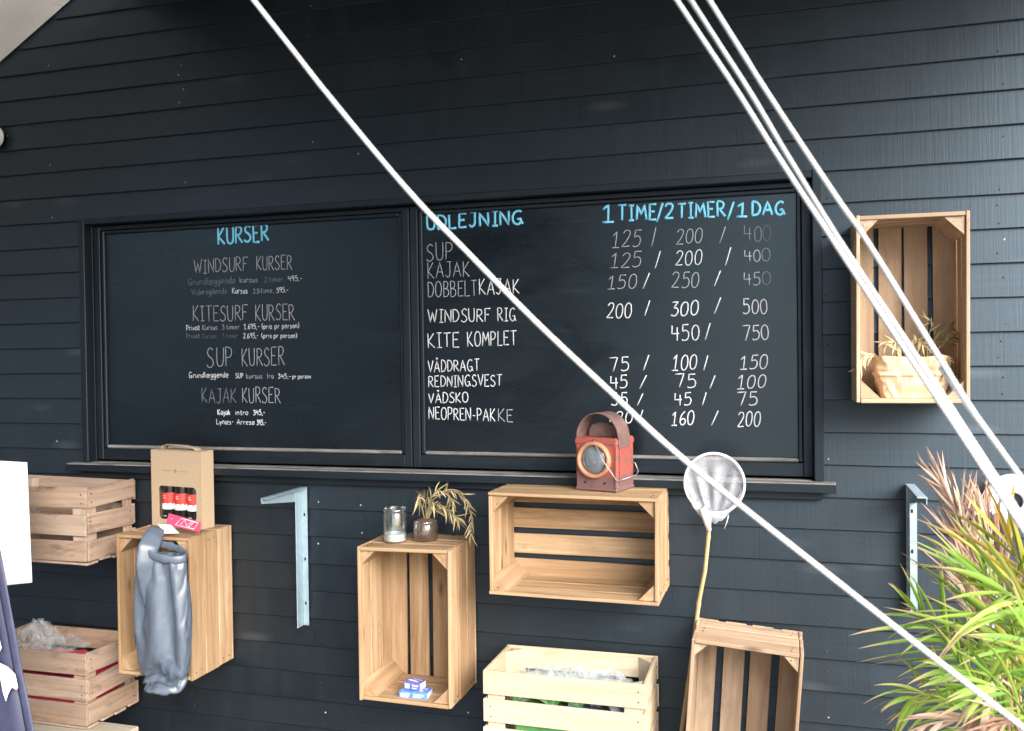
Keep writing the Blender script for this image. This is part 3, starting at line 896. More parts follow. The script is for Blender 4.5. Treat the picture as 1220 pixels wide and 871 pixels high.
def chalkboard(x0, x1, lines, label, slants):
    z0, z1 = WIN_Z0 + 0.002, WIN_Z1 - 0.002
    base = Vector(((x0 + x1) / 2, 0.055, z0))
    t = thing('chalkboard', label, 'chalkboard', base, None)
    fw, fb, ft = 0.028, 0.044, 0.016
    # frame members
    mb = MB()
    for lo, hi, al in (((x0, 0.034, z0), (x0 + fw, 0.068, z1), 2), ((x1 - fw, 0.034, z0), (x1, 0.068, z1), 2),
                       ((x0 + fw, 0.0345, z0), (x1 - fw, 0.068, z0 + fb), 0), ((x0 + fw, 0.0345, z1 - ft), (x1 - fw, 0.068, z1), 0)):
        mb.cbox(Vector(lo) - base, Vector(hi) - base, 0.002, along=al)
    # inner bead
    bw = 0.014
    ix0, ix1, iz0, iz1 = x0 + fw + 0.001, x1 - fw - 0.001, z0 + fb + 0.001, z1 - ft - 0.001
    for lo, hi, al in (((ix0, 0.042, iz0), (ix0 + bw, 0.067, iz1), 2), ((ix1 - bw, 0.042, iz0), (ix1, 0.067, iz1), 2),
                       ((ix0 + bw, 0.0425, iz1 - bw), (ix1 - bw, 0.067, iz1), 0)):
        mb.cbox(Vector(lo) - base, Vector(hi) - base, 0.003, along=al)
    mb.build('frame', TRIM, t)
    mb = MB()
    mb.cbox(Vector((ix0 + bw, 0.038, iz0)) - base, Vector((ix1 - bw, 0.067, iz0 + 0.012)) - base, 0.004, along=0)
    mb.build('bottom_ledge', SILL, t)
    mb = MB()
    mb.cbox(Vector((ix0 + bw + 0.0005, 0.054, iz0 + 0.0125)) - base, Vector((ix1 - bw - 0.0005, 0.066, iz1 - bw - 0.0005)) - base, 0.0005)
    mb.build('panel', BOARD, t)
    for name, zf, sc, words in lines:
        for (txt, a, b, c, d, cap, wpx, ch) in words:
            mb = MB()
            p, q = zf(a, b), zf(c, d)
            sl = 0.10 if txt[0] in '123' and len(txt) == 3 and txt.isdigit() else 0.0
            word(mb, txt, p[0], p[1], q[0], q[1], cap / sc, wpx * (0.92 if ch == B_ else 0.68 if wpx > 1.55 else 0.48 if cap / sc < 9 else 0.62), 0, sl)
            mb.v = [v - base for v in mb.v]
            mb.build(name, CHM[ch], t)
    return t


MID_X = at(489.5, 400, 0.035).x
chalkboard(WIN_X0 + 0.003, MID_X - 0.002, LEFT, 'black chalkboard headed KURSER listing course prices in chalk', None)
chalkboard(MID_X + 0.002, WIN_X1 - 0.003, RIGHT, 'black chalkboard headed UDLEJNING with three columns of rental prices', None)

# ------------------------------------------------------------------ crates
R_UP = Matrix.Identity(3)
R_TALL = Matrix(((0, -1, 0), (0, 0, -1), (1, 0, 0)))       # length upright, open side to the viewer
R_WIDE = Matrix(((1, 0, 0), (0, 0, -1), (0, 1, 0)))        # length level, open side to the viewer
CRATES = 'wooden fruit crates mounted on the black wall'


def crate(label, loc, rot, L, W, H, mat, nb=4, ns=3, gl=0.006, ge=0.008, gb=0.016, post=0.052, warp=0.004, nailm=None, seed=1, solid=()):
    global rng
    keep = rng; rng = random.Random(seed)
    t = thing('wooden_crate', label, 'crate', loc, CRATES, rot)
    nm = nailm or NAIL_DARK
    tl, te, tb = 0.010, 0.012, 0.009

    def panel(name, boards, nails):
        mb = MB()
        for lo, hi, al in boards:
            mb.cbox(lo, hi, 0.0016, along=al, warp=warp)
        for p, ax, sg in nails:
            d = Vector((0, 0, 0)); d[ax] = sg
            M = Matrix.Translation(Vector(p)) @ d.to_track_quat('Z', 'Y').to_matrix().to_4x4()
            r = rng.uniform(0.0018, 0.0028)
            mb.lathe([(0, 0.0008), (r, 0.0006), (r, -0.002)], 7, M, mi=1)
        mb.build(name, [mat, nm], t)
    # bottom slats
    b = []; nl = []
    w = (W - gb * (nb - 1)) / nb
    for k in range(nb):
        y0 = -W / 2 + k * (w + gb)
        jj = rng.uniform(-0.003, 0.003)
        b.append(((-L / 2, y0 + jj * (k > 0), 0), (L / 2, y0 + w + jj * (k < nb - 1), tb), 0))
    panel('bottom_panel', b, nl)
    for sgn in (-1, 1):
        b = []; nl = []
        gap = gl if ('long%d' % sgn) not in solid else 0.0012
        h = (H - tb - 0.001 - gap * (ns - 1)) / ns
        for k in range(ns):
            z0 = tb + 0.001 + k * (h + gap)
            j = rng.uniform(-0.0025, 0.0025) if 0 < k else 0
            y0, y1 = (W / 2 - tl, W / 2) if sgn > 0 else (-W / 2, -W / 2 + tl)
            e = rng.uniform(-0.002, 0.002)
            b.append(((-L / 2 + e, y0, z0 + j), (L / 2 + e, y1, z0 + h), 0))
            for sx in (-1, 1):
                for q in (0.28, 0.7):
                    nl.append(((sx * (L / 2 - 0.022 + rng.uniform(-.004, .004)), sgn * W / 2, z0 + h * q), 1, sgn))
        panel('side_panel', b, nl)
    for sgn in (-1, 1):
        b = []; nl = []
        gap = ge if ('end%d' % sgn) not in solid else 0.0012
        h = (H - tb - 0.001 - gap * (ns - 1)) / ns
        for k in range(ns):
            z0 = tb + 0.001 + k * (h + gap)
            j = rng.uniform(-0.0025, 0.0025) if 0 < k else 0
            x0, x1 = (L / 2 - te, L / 2 - 0.0005) if sgn > 0 else (-L / 2 + 0.0005, -L / 2 + te)
            b.append(((x0, -W / 2 + tl + 0.0006, z0 + j), (x1, W / 2 - tl - 0.0006, z0 + h), 1))
            for sy in (-1, 1):
                for q in (0.28, 0.7):
                    nl.append(((sgn * (L / 2 - 0.0005), sy * (W / 2 - tl - 0.02 + rng.uniform(-.004, .004)), z0 + h * q), 0, sgn))
        panel('end_panel', b, nl)
    # triangular corner posts
    for sx in (-1, 1):
        for sy in (-1, 1):
            mb = MB()
            cx_, cy_ = sx * (L / 2 - te - 0.0008), sy * (W / 2 - tl - 0.0008)
            p = post * rng.uniform(0.92, 1.08)
            tri = [(cx_, cy_), (cx_ - sx * p, cy_), (cx_, cy_ - sy * p)]
            if sx * sy < 0: tri = tri[::-1]
            z0, z1 = tb + 0.001, H - 0.004 - rng.uniform(0, 0.006)
            vs = [Vector((x, y, z0)) for x, y in tri] + [Vector((x, y, z1)) for x, y in tri]
            off = Vector((rng.uniform(0, 30), rng.uniform(0, 30), rng.uniform(0, 30)))
            mb.add(vs, [[2, 1, 0], [3, 4, 5], [0, 1, 4, 3], [1, 2, 5, 4], [2, 0, 3, 5]], None, [Vector((v.z, v.x, v.y)) + off for v in vs])
            if rng.random() < 0.6:
                q = (Vector(vs[3]) * 0.5 + Vector(vs[4]) * 0.25 + Vector(vs[5]) * 0.25)
                mb.lathe([(0, 0.0008), (0.002, 0.0006), (0.002, -0.002)], 7, Matrix.Translation(q), mi=1)
            mb.build('corner_post', [mat, nm], t)
    rng = keep
    return t


YB = -0.003
# tall crate with the two blue cartons
crate('tall open crate with two small blue cartons inside and two glass jars on top', ((-1.355 - 1.031) / 2, YB, 0.719), R_TALL, 0.506, 0.324, 0.246, WOOD_NEW, seed=11, gl=0.005, gb=0.014)
crate('tall open crate holding a grey bag and carrying a cardboard bottle box', ((-2.302 - 1.993) / 2, YB, 0.7195), R_TALL, 0.500, 0.309, 0.248, WOOD_NEW, seed=23, gl=0.005, warp=0.004)
crate('wide empty open crate with a red lantern standing on top', ((-0.898 - 0.370) / 2, YB, 1.002), R_WIDE, 0.530, 0.320, 0.247, WOOD_NEW, seed=31, gl=0.006, ge=0.010, gb=0.018, solid=('long1',))
crate('tall open crate with a paper bag planter standing inside it', ((0.188 + 0.476) / 2, YB, 1.706), R_TALL, 0.524, 0.290, 0.222, WOOD_GREY, seed=43, gb=0.011, gl=0.009, nailm=NAIL_PALE)
rt = Matrix.Rotation(math.radians(4.0), 3, 'Y') @ R_TALL
crate('tilted empty open crate beside the bamboo net handle', (-0.138, YB - 0.004, 0.486), rt, 0.500, 0.317, 0.224, WOOD_GREY, seed=57, gl=0.004, ge=0.006, gb=0.020, post=0.042, nailm=NAIL_DARK)
crate('pale slatted crate with open top full of clear plastic bags', (-0.661, -0.146, 0.350), R_UP, 0.508, 0.268, 0.262, WOOD_BRIGHT, seed=61, gl=0.016, ge=0.016, nailm=NAIL_DARK)
crate('worn slatted crate behind the white notice, uppermost at the left', (-2.675, -0.137, 0.855), R_UP, 0.520, 0.264, 0.276, WOOD_OLD, seed=71, gl=0.022, ge=0.024, warp=0.010, nailm=NAIL_DARK)
crate('worn slatted crate with plastic wrapped red goods inside, beside the navy flag', (-2.672, -0.146, 0.268), R_UP, 0.515, 0.276, 0.268, WOOD_OLD, seed=83, gl=0.014, ge=0.014, warp=0.007, nailm=NAIL_DARK)

# pale bench under the lower left crate
bt = thing('low_bench', 'pale low bench under the lower worn crate at the left', 'bench', (-2.68, -0.2, 0.0))
mb = MB()
for k in range(2):
    mb.cbox((-0.55, -0.165 + k * 0.086, 0.235), (0.415, -0.165 + k * 0.086 + 0.083, 0.262), 0.003, along=0)
mb.build('bench_top', WOOD_PALE, bt)
for sx in (-0.5, 0.33):
    for sy in (-0.15, -0.05):
        mb = MB(); mb.cbox((sx, sy, 0), (sx + 0.045, sy + 0.045, 0.2345), 0.003, along=2); mb.build('leg', WOOD_PALE, bt)
mb = MB()
mb.cbox((-0.045, -0.03, 0), (0.045, 0.03, 0.004), 0.001)
o = mb.build('orange_card', plain('orange_card', (0.62, 0.22, 0.06), 0.6), None, (0, 0, 0))
o.location = (-2.315, -0.335, 0.2625); o.rotation_euler = (0, 0, 0.3)
tag(o, 'small orange card lying on the pale low bench', 'card')

# ------------------------------------------------------------------ plastic bags and goods


def crumple(mbx, cen, size, amp, seed, n=16, mi=0, dome=0.5, smooth=False):
    """crinkled sheet bunched into a mound"""
    vs, fs = [], []
    for i in range(n + 1):
        for j in range(n + 1):
            u, v = i / n * 2 - 1, j / n * 2 - 1
            p = Vector((u * 2.2 + seed, v * 2.2, seed * 1.7))
            ridge = 1 - abs(noise.noise(p * 0.75)) * 2.0
            h = (1 - (u * u + v * v) * 0.5) * dome + (ridge - 0.5) * amp + amp * 0.22 * noise.noise(p * 2.4)
            dx = 0.10 * noise.noise(p * 2.0 + Vector((7, 0, 0))); dy = 0.10 * noise.noise(p * 2.0 + Vector((0, 9, 0)))
            vs.append(Vector((cen[0] + (u + dx) * size[0] / 2, cen[1] + (v + dy) * size[1] / 2, cen[2] + h * size[2])))
    for i in range(n):
        for j in range(n):
            a = i * (n + 1) + j
            fs.append([a, a + n + 1, a + n + 2, a + 1])
    mbx.add(vs, fs, None, None, None, mi, smooth)


FILM = film('clear_plastic_film', (0.55, 0.60, 0.63), 0.20, 0.08)
GREENP = plain('green_print', (0.10, 0.30, 0.10), 0.4, 0, 0.3, 14)
BLUEP = plain('blue_grey_cloth', (0.16, 0.23, 0.32), 0.5, 0, 0.3, 14)
PINKP = plain('crimson_packet', (0.50, 0.03, 0.085), 0.4, 0, 0.2, 14)
for (x, y, sx_, sz_, sd, m1, lab) in ((-0.72, -0.15, 0.24, 0.085, 3.3, GREENP, 'clear crinkled plastic bag with green contents, left one in the pale slatted crate'),
                                   (-0.565, -0.15, 0.19, 0.075, 8.1, BLUEP, 'clear crinkled plastic bag with blue grey contents, right one in the pale slatted crate')):
    t = thing('plastic_bag', lab, 'bag', (x, y, 0.36), 'clear plastic bags in the crates')
    mb = MB()
    crumple(mb, (0, 0, 0.145), (sx_ * 0.92, 0.19, sz_), 0.45, sd, 12, dome=0.5)
    mb.cbox((-sx_ * 0.45, -0.10, 0.002), (sx_ * 0.45, 0.10, 0.14), 0.01)
    mb.build('contents', m1, t)
    mb = MB()
    crumple(mb, (0, 0, 0.165), (sx_, 0.215, sz_), 0.55, sd + 1.2, 16, dome=0.6)
    crumple(mb, (0.01, -0.01, 0.178), (sx_ * 0.8, 0.17, sz_), 0.7, sd + 5.2, 14, dome=0.5)
    mb.build('film', FILM, t)
t = thing('plastic_bag', 'clear plastic bag with a crimson packet inside the worn crate beside the flag', 'bag', (-2.70, -0.14, 0.28), 'clear plastic bags in the crates')
mb = MB()
crumple(mb, (0.0, 0, 0.16), (0.28, 0.20, 0.06), 0.35, 4.4, 10)
mb.cbox((-0.2, -0.115, 0.002), (0.22, 0.11, 0.15), 0.01)
mb.build('packet', PINKP, t)
mb = MB()
crumple(mb, (-0.02, 0.0, 0.19), (0.30, 0.22, 0.08), 0.5, 12.2, 18, dome=0.6)
crumple(mb, (-0.09, 0.03, 0.215), (0.14, 0.12, 0.11), 0.6, 15.2, 12, dome=0.6)
mb.build('film', FILM, t)
t = thing('plastic_bag', 'thin clear plastic bag spilling over the edge of the uppermost worn crate', 'bag', (-2.82, -0.15, 0.87), 'clear plastic bags in the crates')
mb = MB()
crumple(mb, (0.0, 0, 0.16), (0.24, 0.20, 0.06), 0.5, 21.0, 14)
crumple(mb, (-0.04, -0.10, 0.22), (0.10, 0.07, 0.10), 0.7, 23.0, 10)
mb.build('film', FILM, t)

# ------------------------------------------------------------------ grey dry bag hanging in front of the crate
NYL = NT('grey_coated_nylon')
tc = NYL.n('TexCoord').outputs['Object']
na = NYL.noise(NYL.map(tc, (1, 1, 0.6)), 16, 5, 0.6, 1.5)
nb_ = NYL.noise(tc, 60, 4, 0.6, 1.0)
NYL.set(Base_Color=NYL.ramp(na, [(0.3, (0.080, 0.102, 0.138)), (0.7, (0.115, 0.143, 0.185))]), Roughness=NYL.fr(na, 0.3, 0.7, 0.33, 0.42))
NYL.p.inputs['Specular IOR Level'].default_value = 0.7
bc = at(191, 740, -0.325)
t = thing('dry_bag', 'long grey nylon bag hanging from the crate below the bottle box', 'bag', bc)
# limp cloth tube: draped points, ring after ring, as steps of a fifth of a millimetre
CLOTH_COLS = 60
CLOTH = (
    (498,2,1160,-3,14,-5,-7,9,4,-10,20,-2,-11,12,6,-25,16,-6,-17,8,4,-33,15,-3,-23,12,4,-40,5,-3,-28,4,1,-42,7,-1,-39,11,-2,-36,0,4,-43,6,1,-39,-4,-7,-46,2,4,-41,-2,-3,-37,-4,6,-44,-3,-5,-33,-6,5,-39,-12,-1,-31,-8,-3,-27,-7,3,-23,-13,2,-23,-13,-6,-24,-14,4,-14,-11,0,-8,-16,-5,-5,-17,-1,-4,-14,5,-1,-10,1,11,-19,-2,6,-14,-1,13,-11,-2,22,-17,1,25,-9,5,28,-13,-6,25,-7,6,34,-10,-1,34,-14,0,36,-7,-1,39,2,1,39,-6,-5,47,-6,5,42,2,-4,40,2,0,36,5,4,40,3,-4,41,0,5,38,7,-5,37,6,1,33,9,-1,30,15,2,23,10,-3,20,17,3,26,8,1,8,13,-2,13,16,1,11,12,3),
    (509,-3,1106,4,17,7,-21,14,-3,4,19,-4,-27,5,2,-25,10,-2,-32,10,1,0,35,6,-38,5,-6,-36,26,4,-38,-3,-3,-48,-21,2,-28,41,1,-44,3,-1,-56,-3,3,-26,-41,3,-44,29,-12,-44,8,7,-57,8,5,-32,-29,-9,-46,-3,0,-18,-43,8,-39,12,-9,-38,-2,2,-17,-34,-5,-25,8,-1,-27,-20,1,-16,3,9,3,-24,-10,-16,-17,2,-17,-12,11,5,-15,-8,20,-4,-1,11,-18,-3,5,-24,11,23,-16,-3,23,18,2,40,-7,-3,30,-23,-7,19,-36,11,41,-15,-6,38,24,-4,49,5,1,31,-38,1,44,-17,9,49,12,-5,31,40,3,52,8,0,36,-34,-6,52,12,1,37,20,0,33,-34,6,26,32,-1,41,5,-1,21,27,0,31,-5,-2,11,26,1,26,3,-4,20,18,0,-1,19,-3),
    (531,-1,1061,-10,14,-5,-10,23,-1,-6,17,0,-30,15,3,-22,3,0,-37,4,-5,-11,30,4,-14,36,4,-46,-2,1,-45,-22,-3,-44,4,-6,-28,39,9,-55,-5,-8,-49,-4,4,-33,-44,-2,-56,15,1,-43,13,5,-42,32,-3,-50,-17,5,-18,-44,-9,-34,-28,-1,-41,-10,7,-38,18,-8,-38,-9,8,-23,-28,-3,-14,21,-3,-10,-22,-10,-19,-17,5,-11,-8,10,-13,-22,4,11,-15,-10,17,-3,-6,6,-21,3,1,-25,12,29,5,-6,32,-5,-4,40,7,1,12,-34,3,35,-35,-3,41,-20,2,44,23,-2,43,8,4,49,-28,-2,35,-34,2,43,39,6,39,28,0,58,8,-6,38,-30,-5,41,29,12,31,-27,-5,48,-23,4,34,14,-4,24,35,-3,40,7,-2,33,5,4,11,23,-4,26,16,3,18,6,4,10,23,1),
    (536,-6,1009,1,21,-1,-8,19,-5,-19,25,6,-31,3,1,-29,-8,-4,-12,30,3,-15,36,-1,-32,27,4,-43,-13,0,-41,-18,-5,-48,17,-7,-35,35,6,-57,-4,-1,-45,-21,0,-39,-40,1,-55,16,-4,-41,33,10,-52,19,-6,-44,-28,-1,-19,-45,1,-51,-19,0,-38,-23,6,-37,3,-3,-29,22,2,-20,-27,-3,-28,22,-8,-14,-22,0,-24,-11,-1,-13,-17,14,6,-19,-10,19,-4,1,0,-18,-11,-4,-20,17,12,-28,0,30,8,-8,31,9,5,39,2,-5,30,-34,2,34,-25,-3,26,-42,5,48,16,-6,51,11,5,52,-22,3,37,-37,-5,50,19,4,36,48,3,45,16,0,49,-29,-4,40,28,7,47,-28,-4,38,-31,1,39,8,-3,25,34,0,35,-3,6,34,25,-11,20,18,0,31,8,1,11,17,8,5,21,-5),
    (546,-4,959,-1,23,-7,-14,13,3,-21,26,-1,-23,-7,-2,-27,-1,-2,-12,41,10,-17,37,4,-33,20,-9,-44,-21,5,-50,-8,-8,-35,32,1,-56,21,-1,-53,-9,1,-37,-39,-2,-53,-21,1,-54,29,-1,-38,29,5,-63,9,-1,-27,-41,-3,-37,-43,-2,-39,-16,6,-46,-19,-2,-34,22,1,-38,12,3,-23,-27,-11,-31,24,5,-21,-11,5,-19,-16,5,1,-26,-10,14,-2,-8,0,-26,-1,-8,-13,14,-1,-32,-5,23,-13,-1,33,1,6,37,15,-6,37,-7,-5,38,-6,6,34,-39,2,15,-43,-2,54,-9,-5,48,22,-2,55,-15,6,45,-39,-2,50,8,8,32,46,-2,46,33,5,54,-22,-4,50,25,0,31,-36,4,38,-30,0,47,-1,0,37,32,-4,36,-3,3,31,19,1,25,20,2,26,16,-10,10,26,6,4,19,-2),
    (543,-4,902,-12,23,5,6,24,-6,-20,8,2,-34,8,4,-34,3,-3,-3,36,1,-9,37,4,-38,14,-7,-42,-23,5,-49,-2,-2,-41,39,1,-56,8,-5,-55,-15,3,-34,-38,-4,-59,-13,-2,-46,33,6,-54,31,3,-54,0,-6,-34,-36,-3,-31,-48,7,-44,-22,1,-50,-10,-6,-33,21,7,-44,17,-6,-11,-26,-4,-32,17,3,-30,-1,4,-20,-23,-2,9,-19,-7,16,-19,1,-16,-20,5,-6,-17,1,4,-23,0,29,-13,-5,37,-1,5,28,12,-2,46,0,-1,36,-6,-1,38,-37,-2,10,-44,5,50,-17,0,49,18,-8,56,-9,6,47,-37,0,58,-2,5,41,45,-3,33,44,6,55,-13,-7,51,18,7,46,-29,5,25,-37,-10,55,-12,3,30,25,2,44,5,2,22,22,1,30,15,-2,22,22,0,13,22,-4,5,28,-2),
    (529,4,852,19,8,8,-18,13,-3,-23,15,-5,-24,-2,-1,-17,29,5,-26,35,0,1,41,-2,-42,4,4,-41,-21,-7,-53,11,2,-37,35,-2,-59,-10,1,-53,-10,-1,-45,-44,-4,-59,4,-2,-45,35,9,-55,26,-3,-53,-7,-4,-29,-45,3,-41,-43,0,-44,-20,-4,-47,-5,1,-42,22,3,-29,24,6,-32,-27,-12,-26,6,10,-31,9,-1,-12,-24,1,12,-13,-11,11,-24,3,-21,-19,-1,-2,-19,1,4,-31,9,29,-2,-9,35,-5,-2,34,7,5,41,5,-6,49,-7,1,34,-27,-2,11,-54,8,50,-22,-4,46,15,-3,59,-5,3,53,-35,6,59,-7,-4,40,45,3,33,48,-2,55,-2,7,52,13,-5,51,-30,10,27,-43,-9,46,-17,-1,40,9,1,26,26,7,32,22,-8,31,12,1,15,30,-3,15,17,6,-5,30,-6),
    (537,-10,802,19,20,-2,-23,6,0,-27,8,7,-17,21,-7,-26,21,6,-15,35,-2,2,42,-1,-48,2,-2,-48,-19,2,-47,28,1,-41,24,1,-57,-7,-6,-51,-36,0,-52,-31,-2,-53,12,-3,-54,39,2,-53,21,6,-59,-16,-2,-24,-47,-9,-51,-30,8,-37,-27,-8,-55,0,5,-31,27,-2,-32,25,8,-35,-25,-10,-29,8,12,-34,2,5,-6,-21,-5,14,-22,-9,5,-21,-3,-11,-20,2,-12,-25,9,8,-25,1,26,-5,-2,34,5,-9,38,-3,2,40,8,-6,49,-4,1,41,-22,6,10,-56,-4,40,-29,-1,57,9,3,62,-5,-4,52,-27,6,59,-15,6,42,38,-1,35,52,-4,46,25,9,59,-17,-3,50,-6,2,27,-49,-4,45,-24,2,40,3,2,39,22,-2,25,26,0,33,17,-6,17,23,4,4,34,-1,-8,20,7),
    (550,-24,757,-7,31,2,-4,24,-3,-28,-3,-1,-24,21,-5,-23,18,1,7,40,5,-22,39,1,-43,-18,-8,-43,17,-2,-54,11,-3,-52,29,0,-51,-25,4,-51,-22,-1,-58,-37,1,-50,32,-1,-59,23,2,-47,23,-6,-62,-26,2,-23,-44,-3,-49,-34,3,-53,-21,-6,-50,8,10,-38,27,-1,-26,27,-1,-32,-22,-4,-36,2,4,-31,9,8,0,-26,-10,14,-26,-4,-13,-23,-5,-11,-13,6,-4,-30,3,9,-27,3,29,-5,-6,37,2,3,39,12,-6,42,-12,1,41,-6,0,55,-5,-3,5,-53,0,42,-39,9,53,0,-6,57,-12,1,66,-4,-1,56,-27,9,45,32,-6,48,50,9,34,40,-2,58,-8,6,58,-16,-5,24,-47,4,40,-26,-2,51,-1,-1,32,12,5,28,33,-9,22,22,1,25,23,2,-8,31,0,17,17,-2),
    (563,-20,702,-10,27,6,-16,21,-6,-16,12,-4,-35,3,0,-14,42,-2,11,36,15,-27,20,-5,-50,-12,-5,-50,21,2,-46,26,-7,-53,7,1,-56,-32,-2,-46,-25,3,-62,-24,-9,-53,27,9,-50,35,-1,-59,16,-5,-59,-35,4,-28,-47,-2,-46,-28,-6,-50,-15,-1,-58,12,5,-35,25,6,-34,32,3,-30,-20,-4,-38,2,3,-28,6,6,10,-24,-14,-4,-29,-1,-13,-17,2,-10,-28,5,12,-22,-8,0,-26,4,31,-10,-1,39,2,-7,36,8,8,44,4,-8,50,-11,4,45,-2,-3,13,-57,-2,33,-37,7,63,-23,-1,54,-3,2,64,-1,-7,54,-27,12,55,29,-5,44,46,4,36,46,0,57,1,4,62,-16,-2,24,-45,-1,36,-31,-1,49,-8,5,42,11,-3,30,29,3,18,31,-3,22,25,2,1,31,0,23,3,2),
    (568,-20,656,-18,23,-5,-12,13,-3,-20,24,-3,-31,8,3,-5,37,1,13,40,8,-35,2,-8,-50,9,-3,-44,26,1,-56,16,-2,-58,1,0,-50,-37,3,-53,-18,-11,-59,-20,-1,-53,32,3,-53,38,-1,-63,4,5,-55,-41,-3,-32,-48,-5,-47,-21,0,-60,-10,4,-46,12,-1,-35,32,1,-37,33,3,-39,-16,-3,-33,13,10,-27,-18,1,-5,-31,-9,6,-17,-4,-21,-22,7,2,-27,-1,14,-22,1,0,-29,-8,35,-10,1,33,5,-1,41,-6,3,40,15,-2,47,-4,-2,52,0,5,14,-55,-3,36,-41,3,57,-27,-7,61,-11,8,63,0,-5,60,-26,5,58,31,2,38,43,0,37,49,5,58,5,-3,63,-14,4,27,-43,2,37,-37,-6,49,-11,1,42,9,3,24,30,3,24,24,-7,5,36,-1,28,16,9,17,19,0),
    (572,-23,594,-14,29,8,-13,17,-5,-24,15,-3,-30,15,-4,5,35,3,8,40,11,-44,5,-5,-45,13,-6,-47,26,1,-59,2,-5,-53,3,4,-51,-31,-2,-57,-38,-6,-63,3,1,-51,34,3,-50,32,3,-70,0,-9,-46,-38,3,-32,-47,-1,-58,-23,-4,-57,-10,7,-49,16,-3,-39,32,0,-25,31,4,-40,4,2,-43,0,3,-23,-26,-4,3,-25,-2,-16,-19,-4,4,-24,6,-15,-23,0,8,-26,1,15,-30,-2,32,-12,-2,34,5,-1,42,1,-7,39,9,3,48,0,1,51,-1,1,17,-54,-6,37,-43,2,54,-29,5,67,-19,-6,57,0,3,64,-22,4,54,29,5,42,45,-5,37,48,7,66,9,3,58,-12,0,34,-40,-3,30,-42,4,53,-13,-1,38,3,-4,27,30,2,9,35,2,32,21,-3,18,21,-1,19,13,5),
    (574,-20,542,-16,19,6,-15,24,-2,-30,0,-1,3,31,-1,-1,40,4,-3,36,-3,-49,17,-1,-50,13,-5,-49,17,3,-53,0,1,-58,-6,-11,-44,-33,4,-55,-32,1,-63,9,-6,-55,36,4,-59,33,-5,-65,-8,5,-45,-41,-9,-36,-44,4,-58,-19,1,-54,-10,-1,-57,18,2,-27,29,3,-41,35,2,-35,-3,2,-32,12,6,-27,-28,-7,-5,-26,-1,-3,-28,-4,-17,-17,5,-1,-31,0,2,-22,0,18,-27,-3,31,-17,-2,38,8,-2,43,2,-6,42,5,3,45,-1,-1,54,0,3,13,-52,-6,40,-43,6,60,-24,0,51,-28,-4,66,-12,9,64,-11,-5,57,32,4,40,42,1,43,53,-2,57,7,2,61,-6,10,31,-43,-4,34,-40,0,53,-19,3,44,2,-1,13,32,-5,31,24,7,21,23,-6,29,23,1,6,25,8),
    (574,-19,488,-8,25,3,-17,15,-2,-31,0,1,-4,40,-4,-3,38,7,4,34,5,-44,21,-1,-52,17,-4,-50,1,-3,-55,7,-3,-55,-13,-4,-47,-36,-4,-58,-27,-1,-60,25,2,-60,23,-3,-60,36,1,-64,-12,-3,-43,-40,-3,-39,-43,0,-65,-18,2,-52,-9,3,-50,16,5,-34,37,1,-40,29,2,-39,13,3,-36,2,0,-9,-33,3,-12,-27,-11,-20,-19,4,-9,-26,3,11,-26,-1,-3,-27,-6,24,-20,-4,19,-24,4,40,9,-6,42,-6,3,47,4,-8,50,9,7,48,0,-4,17,-52,1,44,-46,2,51,-29,3,57,-21,2,65,-20,0,67,-7,-1,59,32,0,40,42,4,40,52,-5,56,8,2,64,-2,7,37,-47,-1,35,-41,1,45,-18,2,41,-5,0,21,31,-4,37,24,2,25,25,4,14,27,2,15,24,1),
    (566,-25,439,4,29,0,-25,15,-1,-28,5,1,1,39,-6,-10,35,3,6,45,7,-36,15,-7,-53,8,4,-48,14,-7,-54,-10,-2,-66,-12,-7,-48,-40,1,-60,-14,5,-58,27,-10,-61,30,6,-57,30,3,-65,-17,-6,-44,-41,-5,-47,-45,7,-56,-10,0,-52,-10,-4,-48,17,7,-46,26,1,-32,32,-1,-41,24,8,-33,4,-3,-24,-32,3,-16,-27,-7,-11,-26,1,8,-23,-4,3,-32,5,-6,-27,-4,18,-18,-5,34,-25,5,37,0,-3,41,11,-6,37,2,-1,52,-1,0,55,5,-2,17,-51,1,45,-44,2,55,-33,2,52,-26,4,68,-16,3,59,-9,-6,59,27,0,47,45,6,43,56,0,58,10,5,61,-1,0,37,-40,-3,36,-47,7,45,-22,1,46,-5,-5,28,26,0,26,26,1,21,27,5,22,24,-3,0,26,4),
    (576,-27,384,-2,25,-6,-32,6,8,-13,32,-8,-20,29,8,8,39,3,3,39,0,-48,9,-3,-46,22,-2,-50,-2,-7,-62,3,-3,-51,-31,4,-49,-29,-3,-62,-9,0,-62,31,-8,-53,29,1,-62,26,4,-68,-20,-3,-46,-35,1,-47,-48,-4,-56,-4,1,-55,-13,-4,-54,23,12,-41,24,-4,-40,24,9,-28,28,6,-38,5,0,-23,-33,-4,-17,-20,-6,-3,-35,5,6,-18,-3,-3,-31,-9,-4,-28,7,22,-27,-5,21,-18,2,41,1,-5,44,8,0,44,-6,1,55,4,-8,53,4,1,15,-52,-2,48,-42,7,55,-26,-4,54,-34,6,64,-16,-3,62,-7,2,62,28,-1,43,51,2,37,44,2,58,14,1,67,1,1,41,-36,0,28,-46,2,47,-29,5,38,-8,1,37,29,-3,27,23,5,30,24,5,5,26,-9,6,32,3),
